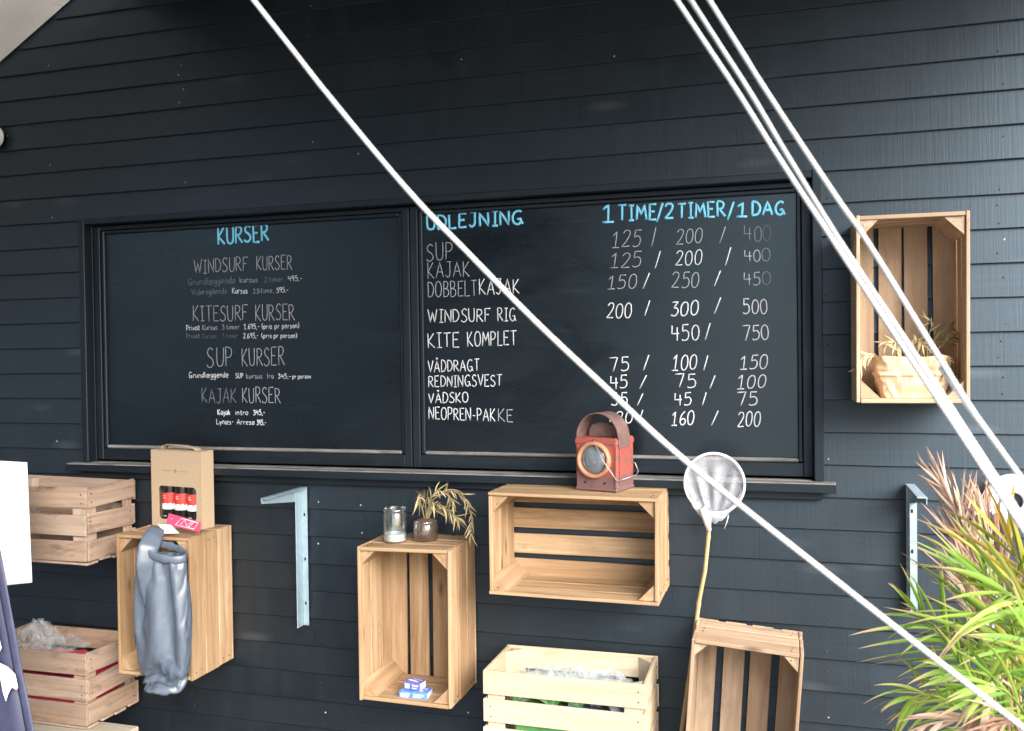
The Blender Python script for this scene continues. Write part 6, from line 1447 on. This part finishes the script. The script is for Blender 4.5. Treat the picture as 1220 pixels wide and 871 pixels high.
LRED = lantern_mat()
RUST = plain('rusty_brown_steel', (0.19, 0.115, 0.105), 0.6, 0.2, 0.3, 40, 0.3)
COPPER = plain('orange_rust_ring', (0.44, 0.21, 0.12), 0.55, 0.1, 0.25, 40)
al = math.atan2(-0.040, 0.142)
Rl = Matrix.Rotation(al, 3, 'Z')
lo = Vector((-0.575, -0.161, 1.1635)) + Rl @ Vector((0, 0.066, 0))
t = thing('signal_lantern', 'worn red metal lantern with a round lens and arched handle', 'lantern', lo, None, Rl)
LW, LD, LH = 0.142, 0.125, 0.166
mb = MB()
mb.cbox((-LW / 2, -LD / 2, 0.0), (LW / 2, LD / 2, LH), 0.004)
mb.cbox((-LW / 2 - 0.002, -LD / 2 - 0.002, LH - 0.022), (LW / 2 + 0.002, LD / 2 + 0.002, LH - 0.003), 0.003)
mb.cbox((-LW / 2 - 0.002, -LD / 2 - 0.0022, 0.0002), (LW / 2 + 0.002, LD / 2 + 0.002, 0.010), 0.003)
mb.cbox((LW / 2 - 0.007, -LD / 2 - 0.003, 0.011), (LW / 2 + 0.003, -LD / 2 + 0.008, LH - 0.024), 0.002)
mb.cbox((LW / 2 + 0.0005, -LD / 2 + 0.02, 0.02), (LW / 2 + 0.003, LD / 2 - 0.012, LH - 0.03), 0.001)
mb.build('body', LRED, t)
for sx in (-0.038, 0.030):
    mb = MB()
    mb.lathe([(0, 0.0008), (0.0038, 0.0006), (0.0042, -0.001)], 10, Matrix.Translation(Vector((sx, -LD / 2 - 0.0002, 0.026))) @ Matrix.Rotation(math.pi / 2, 4, 'X'))
    mb.build('rivet_hole', HOLE, t)
Mx = Matrix.Translation(Vector((-0.004, -LD / 2, 0.098))) @ Matrix.Rotation(math.pi / 2, 4, 'X')
mb = MB(); mb.lathe([(0.057, -0.001), (0.058, 0.010), (0.0555, 0.016), (0.0495, 0.017), (0.0445, 0.012), (0.0445, -0.001)], 40, Mx)
mb.build('lens_ring', COPPER, t)
mb = MB(); mb.lathe([(0.0445, 0.004), (0.036, 0.011), (0.024, 0.0155), (0.010, 0.018), (0, 0.0185)], 36, Mx)
m = NT('smoky_lens_glass')
m.set(Base_Color=(0.15, 0.175, 0.195), Roughness=0.12)
m.p.inputs['Specular IOR Level'].default_value = 0.9
lens = mb.build('lens', m.m, t)
mb = MB()     # rings moulded in the lens
for r_, z_ in ((0.033, 0.0122), (0.020, 0.0164)):
    mb.tube([Mx @ Vector((r_ * math.cos(a * math.pi / 16), r_ * math.sin(a * math.pi / 16), z_)) for a in range(33)], 0.0008, 5, caps=False)
mb.build('lens_ridge', m.m, t)
# arched handle band
mb = MB()
NA = 28
hz = 0.080
for k in range(NA):
    pass
outer, inner = [], []
for k in range(NA + 1):
    a = math.pi * k / NA
    outer.append(((LW / 2 + 0.003) * math.cos(a), LH - 0.012 + 0.010 + (hz) * math.sin(a)))
    inner.append(((LW / 2 + 0.0005) * math.cos(a), LH - 0.012 + 0.010 + (hz - 0.0025) * math.sin(a)))
y0, y1 = -0.052, 0.030
vs, fs = [], []
for (ox, oz), (ix, iz) in zip(outer, inner):
    vs += [(ox, y0, oz), (ox, y1, oz), (ix, y1, iz), (ix, y0, iz)]
for k in range(NA):
    for j in range(4):
        fs.append([k * 4 + j, k * 4 + (j + 1) % 4, (k + 1) * 4 + (j + 1) % 4, (k + 1) * 4 + j])
fs += [[0, 3, 2, 1], [NA * 4 + j for j in range(4)]]
mb.add(vs, fs)
for sx in (-1, 1):
    mb.cbox((sx * (LW / 2 + 0.0035) - 0.0015, y0, LH - 0.03), (sx * (LW / 2 + 0.0035) + 0.0015, y1, LH + 0.0005), 0.0008)
mb.build('handle', RUST, t)
mb = MB()
dome = [(-0.056, LH + 0.0005), (-0.054, LH + 0.022), (-0.042, LH + 0.037), (-0.02, LH + 0.044), (0.005, LH + 0.043), (0.034, LH + 0.032), (0.050, LH + 0.016), (0.056, LH + 0.0005)]
mb.prism(dome[::-1], 0.0, 0.040)
mb.build('chimney', RUST, t)
mb = MB()
wire = [(-0.004, -LD / 2 - 0.004, LH - 0.004), (0.0, -LD / 2 - 0.012, LH - 0.008), (0.040, -LD / 2 - 0.030, 0.100), (0.078, -LD / 2 - 0.012, 0.038), (0.086, -LD / 2 + 0.01, 0.040)]
mb.tube([Vector(p) for p in wire], 0.0017, 6)
loop = [(0.086, -LD / 2 + 0.01, 0.040), (0.098, 0.02, 0.046), (0.095, 0.045, 0.055), (0.082, 0.05, 0.080), (0.076, 0.045, 0.082)]
mb.tube([Vector(p) for p in loop], 0.0015, 6)
mb.build('wire', plain('bare_wire', (0.42, 0.36, 0.33), 0.4, 0.6), t)

# ------------------------------------------------------------------ landing net
t = thing('landing_net', 'white hand net with bamboo handle hung on the wall', 'net', at(845, 622, -0.06))
nb0 = Vector(t.location)
hc = at(851, 576, -0.085)
HR = 0.0905
mb = MB()
ring = [hc + Vector((math.cos(a * math.pi / 24) * HR, -0.01 * math.sin(a * math.pi / 24) , math.sin(a * math.pi / 24) * HR * 1.04)) - nb0 for a in range(49)]
mb.tube(ring, 0.0042, 10, caps=False)
mb.build('hoop', plain('white_plastic', (0.74, 0.76, 0.78), 0.4, 0, 0.03), t)
mb = MB()
NP, NQ = 72, 16
vs, fs = [], []
for j in range(NQ + 1):
    f = j / NQ
    for k in range(NP):
        th = 2 * math.pi * k / NP
        fold = 1 + 0.16 * f * math.sin(th * 9 + 1.3 * math.sin(th * 3)) + 0.10 * f * noise.noise(Vector((th * 2.5, f * 3, 1)))
        r_ = HR * (1 - 0.74 * f ** 1.25) * fold
        cz = -0.112 * f
        yy = 0.006 - 0.012 * math.sin(math.pi * f) * (0.5 + 0.5 * math.sin(th * 8 + 2)) + 0.02 * f
        z = math.sin(th) * r_ * (1.04 - 0.35 * f) + cz
        vs.append(hc + Vector((math.cos(th) * r_ - 0.006 * f, yy, z)) - nb0)
for j in range(NQ):
    for k in range(NP):
        fs.append([j * NP + k, j * NP + (k + 1) % NP, (j + 1) * NP + (k + 1) % NP, (j + 1) * NP + k])
fs.append([NQ * NP + k for k in range(NP)])
mb.add(vs, fs, None, None, 0.5, 0, True)
NETM = film('fine_white_netting', (0.86, 0.90, 0.98), 0.30, 0.8)
mb.build('netting', NETM, t)
mb = MB()
def N3(x, y, Y): return at(x, y, Y) - nb0
hp = [N3(845.5, 616, -.075), N3(844, 640, -.062), N3(840, 680, -.05), N3(833, 715, -.04), N3(829, 745, -.03), N3(822, 800, -.03), N3(815, 850, -.03), N3(808, 900, -.03), N3(802, 950, -.03)]
q = []
for k in range(len(hp) - 1):
    for j in range(6): q.append(hp[k].lerp(hp[k + 1], j / 6))
q.append(hp[-1])
rad = []
for k in range(len(q)):
    r_ = 0.0060 + 0.0018 * k / len(q)
    if k % 13 == 6: r_ *= 1.18
    rad.append(r_)
mb.tube(q, rad, 10)
mb.build('bamboo_handle', BAMBOO, t)
mb = MB()
mb.tube([N3(838, 605, -.09), N3(842, 620, -.08), N3(845, 632, -.072)], [0.012, 0.011, 0.0075], 12)
mb.tube([N3(868, 614, -.09), N3(866, 622, -.09), N3(863, 630, -.09)], 0.0012, 5)
mb.build('socket', plain('white_tape', (0.78, 0.79, 0.80), 0.5, 0, 0.05), t)

# ------------------------------------------------------------------ white round disc at the right
dc = at(1207, 597, -0.05)
t = thing('round_disc', 'white round disc with a dark hole hung beside the plant', 'disc', dc)
mb = MB()
Md = Matrix.Rotation(math.pi / 2, 4, 'X')
mb.lathe([(0.027, 0.0), (0.024, 0.008), (0.028, 0.015), (0.045, 0.020), (0.066, 0.017), (0.0775, 0.008), (0.078, 0.0), (0.066, -0.006), (0.04, -0.004), (0.027, 0.0)], 48, Md)
mb.build('rim', plain('white_lacquer', (0.82, 0.83, 0.84), 0.4, 0, 0.03), t)
mb = MB(); mb.lathe([(0.030, -0.010), (0, -0.010)], 24, Md); mb.build('hole_backing', plain('slate_backing', (0.05, 0.06, 0.08), 0.5), t)

# ------------------------------------------------------------------ steel shelf brackets
def bracket(label, loc, hgt, arm, flange_side, lip):
    t = thing('shelf_bracket', label, 'bracket', loc, 'steel shelf brackets')
    s = flange_side
    web_d = 0.050
    def bx(mbx, x0, x1, y0, y1, z0, z1):
        mbx.cbox((min(x0, x1), y0, z0), (max(x0, x1), y1, z1), 0.0008)
    mb = MB()
    bx(mb, 0.003 * s, 0.024 * s, -0.0075, -0.0045, -hgt, -0.004)          # wall flange
    bx(mb, 0.0, 0.003 * s, -web_d, -0.0045, -hgt, -0.004)                # web
    if lip: bx(mb, 0.003 * s, 0.020 * s, -web_d, -web_d + 0.003, -hgt, -0.05)
    mb.build('upright', GALV, t)
    mb = MB()
    bx(mb, 0.0, 0.026 * s, -arm, -0.0045, -0.0035, 0.0)                   # top flange
    # tapered web of the arm
    x0, x1 = 0.0, 0.003 * s
    poly = [(-web_d - 0.0005, -0.0037), (-arm, -0.0037), (-arm + 0.004, -0.020), (-web_d - 0.0005, -0.048)]
    vs = [(x0, y, z) for y, z in poly] + [(x1, y, z) for y, z in poly]
    mb.add(vs, [[0, 1, 2, 3], [7, 6, 5, 4], [0, 4, 5, 1], [1, 5, 6, 2], [2, 6, 7, 3], [3, 7, 4, 0]])
    mb.build('arm', GALV, t)
    for z in (-0.10, -0.26, -0.42):
        if -z > hgt - 0.01: continue
        mb = MB()
        yq = -0.0078 if not lip else -web_d - 0.0003
        mb.lathe([(0.0038, 0.0), (0, 0.0004)], 12, Matrix.Translation(Vector((0.0135 * s, yq, z * hgt / 0.5))) @ Matrix.Rotation(math.pi / 2, 4, 'X'), sy=1.8)
        mb.build('bolt_hole', HOLE, t)
    return t


bracket('galvanised shelf bracket alone between the two tall crates', (-1.697, 0, 1.122), 0.505, 0.272, 1, False)
bracket('galvanised shelf bracket left of the plant with its top showing', (0.362, 0, 1.191), 0.372, 0.265, -1, True)
bracket('galvanised shelf bracket mostly hidden behind the dry plant leaves', (0.574, 0, 1.128), 0.42, 0.262, -1, True)

# ------------------------------------------------------------------ palm
def leafmat(name, stops, tip, tipamt, transl=0.35):
    m = NT(name)
    g = m.attr('gco').outputs['Vector']; t = m.attr('tone').outputs['Fac']
    sp = m.n('SeparateXYZ'); m.l(g, sp.inputs[0])
    st = m.noise(m.map(g, (2, 26, 1)), 1.5, 3)
    col = m.ramp(t, stops)
    col = m.mix(m.fr(st, 0.4, 0.7, 0, 0.35), col, tuple(c * 0.6 for c in stops[0][1]))
    rnd = m.noise(m.map(g, (0, 0, 1)), 0.9, 1)
    e = m.math('ADD', sp.outputs['X'], m.math('MULTIPLY', m.math('SUBTRACT', rnd, 0.5), 0.9))
    col = m.mix(m.fr(e, 0.62, 0.95, 0, tipamt), col, tip)
    m.set(Base_Color=col, Roughness=0.55)
    m.p.inputs['Specular IOR Level'].default_value = 0.3
    tr = m.n('BsdfTranslucent'); m.l(col, tr.inputs['Color'])
    mx = m.n('MixShader'); mx.inputs[0].default_value = transl
    m.l(m.p.outputs[0], mx.inputs[1]); m.l(tr.outputs[0], mx.inputs[2]); m.l(mx.outputs[0], m.out.inputs['Surface'])
    return m.m


LG = leafmat('palm_leaf_green', [(0, (0.075, 0.17, 0.022)), (0.4, (0.15, 0.29, 0.035)), (0.75, (0.27, 0.40, 0.06)), (1, (0.42, 0.46, 0.11))], (0.42, 0.27, 0.16), 0.9)
LY = leafmat('palm_leaf_yellowing', [(0, (0.26, 0.30, 0.04)), (0.5, (0.44, 0.37, 0.06)), (1, (0.50, 0.26, 0.05))], (0.40, 0.22, 0.13), 0.9)
LB = leafmat('palm_leaf_dead', [(0, (0.27, 0.14, 0.10)), (0.4, (0.45, 0.30, 0.22)), (0.75, (0.60, 0.45, 0.34)), (1, (0.66, 0.57, 0.40))], (0.36, 0.18, 0.13), 0.7, 0.25)
pbase = Vector((0.60, -0.72, 0.0))
palm = thing('potted_palm', 'green palm with brown dry upper fronds in front of the wall', 'plant', pbase)
mb = MB()
mb.lathe([(0, 0.0), (0.13, 0.0), (0.17, 0.27), (0.185, 0.275), (0.185, 0.31), (0.165, 0.31), (0.16, 0.26), (0, 0.255)], 36)
mb.build('pot', plain('terracotta_pot', (0.35, 0.15, 0.09), 0.8, 0, 0.15, 25, 0.2), palm)


def frond(pp, n, ll, lw, mat, ang=0.8, droop=0.5, tones=(0, 1), start=0.2, stem=0.0045, roll=None, jitter=0.25):
    pts0 = [at(*p) for p in pp]
    pts = []
    for k in range(len(pts0) - 1):
        p0 = pts0[max(k - 1, 0)]; p1 = pts0[k]; p2 = pts0[k + 1]; p3 = pts0[min(k + 2, len(pts0) - 1)]
        for j in range(8):
            t = j / 8
            pts.append(0.5 * ((2 * p1) + (p2 - p0) * t + (2 * p0 - 5 * p1 + 4 * p2 - p3) * t * t + (3 * p1 - p0 - 3 * p2 + p3) * t ** 3))
    pts.append(pts0[-1])
    mb = MB()
    mb.tube([p - pbase for p in pts], [stem * (1 - 0.75 * k / len(pts)) for k in range(len(pts))], 6, tone=rng.uniform(*tones))
    face = Vector(roll) if roll else Vector((rng.uniform(-.4, .1), -1, rng.uniform(.1, .6)))
    n = int(n * (0.95 if mat is not LB else 1.15))
    for k in range(n):
        f = start + (1 - start) * (k + rng.uniform(-.3, .3)) / max(1, n - 1)
        f = min(max(f, 0), 0.999)
        i = min(int(f * (len(pts) - 1)), len(pts) - 2)
        d = (pts[i + 1] - pts[i]).normalized()
        sd = d.cross(face).normalized() * (1 if k % 2 else -1)
        a = ang * (1.15 - 0.55 * f) * rng.uniform(0.75, 1.2)
        dd = d * math.cos(a) + sd * math.sin(a) + Vector((rng.uniform(-1, 1), rng.uniform(-1, 1), rng.uniform(-1, 1))) * jitter
        l = ll * 1.12 * (0.55 + 0.75 * math.sin(math.pi * min(1, f * 0.85 + 0.12))) * rng.uniform(0.65, 1.2)
        mb.blade(pts[i] - pbase, dd, l, lw * 0.70 * rng.uniform(0.65, 1.25), droop * rng.uniform(0.4, 1.7), 6, rng.uniform(*tones), curl=rng.uniform(-.25, .25))
    mb.build('frond', mat, palm)


B0 = (1228, 1010, -0.72)
frond([B0, (1195, 860, -.76), (1150, 790, -.82), (1118, 755, -.86), (1094, 735, -.88)], 34, .145, .0135, LG, .75, .35, (0.05, .8))
frond([B0, (1190, 890, -.84), (1140, 842, -.95), (1106, 828, -1.0), (1084, 832, -1.02)], 28, .115, .014, LG, .7, .7, (.5, 1))
frond([B0, (1225, 850, -.82), (1212, 770, -.86), (1195, 715, -.88), (1172, 680, -.88)], 32, .18, .015, LG, .7, .35, (.3, .9))
frond([B0, (1240, 850, -.85), (1238, 750, -.88), (1222, 690, -.9), (1200, 645, -.9)], 28, .18, .014, LY, .55, .3, (0, .9))
frond([B0, (1245, 830, -.95), (1240, 760, -1.0), (1222, 720, -1.04), (1190, 705, -1.06)], 30, .18, .016, LG, .75, .5, (.4, 1))
frond([B0, (1215, 900, -.9), (1185, 850, -1.0), (1164, 815, -1.05), (1144, 795, -1.07)], 30, .13, .014, LG, .8, .6, (.2, .9))
frond([B0, (1222, 890, -.66), (1200, 820, -.62), (1168, 770, -.58), (1134, 750, -.55)], 30, .145, .013, LG, .8, .5, (0, .5))
frond([B0, (1232, 900, -.75), (1225, 830, -.75), (1215, 780, -.78), (1208, 735, -.8)], 28, .16, .014, LG, .9, .5, (.1, .7))
frond([B0, (1240, 920, -1.0), (1225, 860, -1.08), (1200, 825, -1.12), (1172, 815, -1.14)], 26, .14, .014, LG, .8, .7, (.2, .9))
frond([B0, (1250, 930, -.9), (1255, 850, -.98), (1245, 790, -1.02), (1225, 760, -1.05)], 26, .17, .015, LG, .8, .5, (.2, .9))
# dead and dying upper fronds
frond([B0, (1205, 840, -.7), (1185, 740, -.7), (1160, 665, -.68), (1136, 602, -.64), (1122, 578, -.62)], 34, .12, .0095, LB, .30, -.05, (.15, 1), start=.42, jitter=.22)
frond([B0, (1215, 830, -.72), (1203, 730, -.72), (1186, 660, -.7), (1172, 606, -.68)], 32, .12, .010, LB, .42, .0, (.0, .9), start=.45, jitter=.22)
frond([B0, (1195, 830, -.66), (1172, 730, -.62), (1150, 655, -.6), (1146, 598, -.58)], 30, .12, .0095, LB, .34, .0, (.2, 1), start=.42, jitter=.25)
frond([B0, (1200, 860, -.78), (1180, 780, -.8), (1165, 725, -.8), (1145, 690, -.8)], 22, .12, .010, LB, .5, .2, (.4, 1), start=.5, jitter=.3)
# dry drooping leaves
frond([B0, (1212, 850, -1.02), (1196, 812, -1.08), (1178, 822, -1.1), (1168, 862, -1.1)], 10, .11, .022, LB, .35, 1.6, (.4, .95), start=.6)
frond([B0, (1205, 900, -1.02), (1160, 862, -1.08), (1110, 862, -1.1), (1066, 880, -1.1)], 12, .10, .014, LB, .4, .7, (.3, .9), start=.4)
frond([B0, (1225, 910, -1.05), (1212, 868, -1.12), (1200, 858, -1.14), (1188, 870, -1.15)], 14, .09, .012, LB, .7, 1.0, (.0, .6), start=.5)
# bare stalks
mb = MB()
for k in range(9):
    x = 1165 + k * 8 + rng.uniform(-3, 3); Y = rng.uniform(-1.0, -.7)
    mb.tube([Vector((0.6 - 0.6 + rng.uniform(-.06, .06), rng.uniform(-.06, .06), 0.26)), at(x + 14, 930, Y) - pbase, at(x, 790 + rng.uniform(-30, 40), Y) - pbase], [0.006, 0.0045, 0.0025], 7, tone=rng.uniform(.4, 1))
mb.build('stalks', LY, palm)

# ------------------------------------------------------------------ notice and navy flag at the left edge
nc = at(16, 620, -0.5)
t = thing('paper_notice', 'blank white notice sheet at the left edge in front of a crate', 'notice', nc)
P = [at(-70, 545, -0.48), at(31.5, 551, -0.50), at(37.5, 694, -0.53), at(-70, 706, -0.51)]
mb = MB()
vs = [p - nc for p in P] + [p - nc + Vector((0, 0.003, 0)) for p in P]
mb.add(vs, [[3, 2, 1, 0], [4, 5, 6, 7], [0, 1, 5, 4], [1, 2, 6, 5], [2, 3, 7, 6], [3, 0, 4, 7]])
mb.build('sheet', plain('white_paper', (0.86, 0.86, 0.86), 0.5, 0, 0.02), t)
mb = MB()
mb.cbox((-0.17, 0.030, -nc.z), (-0.14, 0.054, 0.20), 0.003)
mb.build('stake', TRIM, t)

fc = at(10, 800, -0.9)
t = thing('navy_flag', 'dark navy flag with a white emblem at the lower left edge', 'flag', fc)
NAVY = plain('navy_cloth', (0.030, 0.034, 0.072), 0.6, 0, 0.18, 12, 0.15)
NAVYH = plain('navy_hem', (0.045, 0.050, 0.098), 0.6, 0, 0.18, 40, 0.2)
edge = [(-6, 622), (3, 668), (11, 712), (19, 755), (27, 800), (35, 838), (42, 876), (50, 930), (56, 990)]
mb = MB(); mh = MB()
vs, fs, vh = [], [], []
NF = 12
rows = []
for k in range(len(edge) - 1):
    for j in range(4):
        f = j / 4
        rows.append((edge[k][0] * (1 - f) + edge[k + 1][0] * f, edge[k][1] * (1 - f) + edge[k + 1][1] * f))
rows.append(edge[-1])
for (ex, ey) in rows:
    for k in range(NF + 1):
        x = ex - 9 - (ex + 170) * k / NF
        yv = -0.9 + 0.012 * noise.noise(Vector((x * .03, ey * .012, 2)))
        vs.append(at(x, ey, yv) - fc)
    for k in range(5):
        x = ex - 10 * k / 4
        vh.append(at(x, ey, -0.903 + 0.012 * noise.noise(Vector((x * .03, ey * .012, 2))) - (0.003 if k in (1, 2, 3) else 0)) - fc)
nr = len(rows)
for j in range(nr - 1):
    for k in range(NF):
        a = j * (NF + 1) + k
        fs.append([a, a + NF + 1, a + NF + 2, a + 1])
mb.add(vs, fs, None, None, .5, 0, True)
fh = []
for j in range(nr - 1):
    for k in range(4):
        a = j * 5 + k
        fh.append([a, a + 5, a + 6, a + 1])
mh.add(vh, fh, None, None, .5, 0, True)
o1 = mb.build('cloth', NAVY, t); o2 = mh.build('hem', NAVYH, t)
for o in (o1, o2):
    sm = o.modifiers.new('thickness', 'SOLIDIFY'); sm.thickness = 0.0015
mb = MB()
poly = [(-14, 770), (0, 790), (10, 795), (18, 803), (21.5, 818), (20, 822), (14, 819), (10, 826), (7, 836), (3.5, 825), (0, 806), (-14, 800)]
vs = [at(x, y, -0.918) - fc for x, y in poly] + [at(x, y, -0.9195) - fc for x, y in poly]
n = len(poly)
mb.add(vs, [[i + n for i in range(n)], list(range(n))[::-1]] + [[i, (i + 1) % n, (i + 1) % n + n, i + n] for i in range(n)])
poly = [(-12, 715), (0, 764), (2, 772), (0, 776), (-12, 760)]
vs = [at(x, y, -0.918) - fc for x, y in poly] + [at(x, y, -0.9195) - fc for x, y in poly]
n = len(poly)
mb.add(vs, [[i + n for i in range(n)], list(range(n))[::-1]] + [[i, (i + 1) % n, (i + 1) % n + n, i + n] for i in range(n)])
mb.build('emblem', plain('white_print', (0.80, 0.80, 0.81), 0.6, 0, 0.02), t)

# ------------------------------------------------------------------ wall lamp at the left edge
lc = at(-1, 165, -0.0)
t = thing('wall_lamp', 'small round outdoor lamp on the wall at the left edge', 'lamp', lc)
mb = MB()
ML = Matrix.Translation(Vector((0, -0.0025, 0))) @ Matrix.Rotation(math.pi / 2, 4, 'X')
mb.lathe([(0, 0.0), (0.034, 0.0), (0.034, 0.014), (0.046, 0.016), (0.046, 0.018)], 32, ML)
mb.build('base', plain('black_metal', (0.02, 0.022, 0.025), 0.4, 0.5), t)
mb = MB()
mb.lathe([(0.045, 0.0185), (0.044, 0.045), (0.034, 0.066), (0.016, 0.076), (0, 0.078)], 32, ML)
mb.build('glass_shade', plain('frosted_glass', (0.70, 0.75, 0.77), 0.15, 0, 0.03), t)

# ------------------------------------------------------------------ awning added out of view to shade the wall; the ropes end there
BLOCKER_Z = 3.0
t = thing('canvas_light_blocker', 'dark canvas awning added overhead to shade the wall, where the white ropes end', 'light_blocker', (-0.65, -1.40, BLOCKER_Z))
mb = MB()
vs, fs = [], []
for a in range(25):
    for b in range(13):
        u, v = a / 24 - .5, b / 12 - .5
        vs.append((u * 3.7 + 0.1, v * 2.74, 0.05 * math.cos(u * math.pi) * math.cos(v * math.pi) + 0.02 * noise.noise(Vector((u * 6, v * 6, 1)))))
for a in range(24):
    for b in range(12):
        i0 = a * 13 + b
        fs.append([i0, i0 + 13, i0 + 14, i0 + 1])
mb.add(vs, fs, None, None, .5, 0, True)
o = mb.build('canvas', plain('dark_blocker_canvas', (0.025, 0.027, 0.03), 0.85, 0, 0.15, 8), t)
sm = o.modifiers.new('thickness', 'SOLIDIFY'); sm.thickness = 0.002
mb = MB()
mb.tube([(-1.75, -1.37, 0), (1.95, -1.37, 0), (1.95, 1.37, 0), (-1.75, 1.37, 0), (-1.75, -1.37, 0)], 0.012, 8)
mb.build('hem_pole', TRIM, t)

# ------------------------------------------------------------------ ropes
def rope(label, px, rad, group='white ropes across the picture', up=None, down=None):
    P = [atd(*p) for p in px]
    # straight on to the underside of the awning, and down to the ground
    d = (P[0] - P[1]).normalized(); p = P[0].copy(); top = []
    for _ in range(300):
        p = p + d * 0.02
        if p.z > BLOCKER_Z - 0.004: break
    P = [p] + P
    d = (P[-1] - P[-2]).normalized(); p = P[-1].copy()
    p = p + d * ((p.z - 0.004) / -d.z)
    P = P + [p]
    q = []
    for k in range(len(P) - 1):
        p0 = P[max(k - 1, 0)]; p1 = P[k]; p2 = P[k + 1]; p3 = P[min(k + 2, len(P) - 1)]
        n = 24 if 0 < k < len(P) - 2 else 16
        for j in range(n):
            t = j / n
            if k == 0 or k == len(P) - 2:
                q.append(p1.lerp(p2, t))
            else:
                q.append(0.5 * ((2 * p1) + (p2 - p0) * t + (2 * p0 - 5 * p1 + 4 * p2 - p3) * t * t + (3 * p1 - p0 - 3 * p2 + p3) * t ** 3))
    q.append(P[-1])
    # even spacing matters for the braid
    mb = MB()
    c = q[len(q) // 2].copy()
    mb.tube([v - c for v in q], [rad * (1 + 0.06 * noise.noise(Vector((k * .35, rad * 9e3, 0)))) for k in range(len(q))], 12, caps=True)
    o = mb.build('rope', ROPE, None, (0, 0, 0)); o.location = c
    return tag(o, label, 'rope', group)


rope('long white rope crossing in front of both chalkboards to the lower right', [(302, 0, 1.25), (390, 112, 1.23), (487, 228, 1.2), (560, 304, 1.18), (640, 385, 1.15), (725, 465, 1.12), (820, 552, 1.1), (1010, 703, 1.05), (1220, 868, 1.0)], 0.0034)
rope('lowest of the three close white ropes at the upper right', [(806, 0, 1.22), (873.7, 102, 1.19), (929, 190, 1.16), (992, 286, 1.12), (1070, 405, 1.08), (1154, 532, 1.03), (1192, 590, 1.0)], 0.0034)
rope('middle of the three close white ropes at the upper right', [(822.7, 0, 1.24), (890, 104.7, 1.21), (940, 189, 1.18), (1001, 288, 1.14), (1077, 403, 1.10), (1161, 530, 1.05), (1201, 592, 1.02)], 0.0034)
rope('uppermost of the three close white ropes, crossing the paper bag crate', [(845, 0, 1.20), (910, 104, 1.17), (993, 230, 1.13), (1032, 286, 1.12), (1100, 396, 1.09), (1163.6, 496.6, 1.06), (1216, 569, 1.03)], 0.0033)

# unseen wall added at the left to block light and darken reflections
wg = thing('side_light_blocker', 'added unseen dark wall on the left that blocks light', 'building', (-4.2, -3.4, 0))
mb = MB()
mb.cbox((-0.1, -3.3, 0), (0.1, 3.3, 3.6), 0.01)
mb.build('wall', SIDING, wg)
# unseen dark block added behind the viewer (mirrored in the boards, shades the left)
bh = thing('rear_light_blocker', 'added dark block behind the viewer that blocks sky and darkens reflections', 'building', (-7.0, -9.0, 0))
mb = MB()
mb.cbox((-9, -5, 0), (4.9, 0, 5.5), 0.02)
mb.build('wall', plain('dark_blocker_wall', (0.022, 0.023, 0.025), 0.8, 0, 0.2, 3), bh)
mb = MB()
vs = [(-9.4, 0.5, 5.502), (5.2, 0.5, 5.502), (5.2, -2.5, 7.5), (-9.4, -2.5, 7.5), (-9.4, -5.5, 5.502), (5.2, -5.5, 5.502)]
mb.add(vs, [[0, 1, 2, 3], [3, 2, 5, 4], [0, 3, 4], [1, 5, 2], [0, 4, 5, 1]])
mb.build('roof', plain('dark_blocker_roof', (0.05, 0.05, 0.055), 0.8), bh)
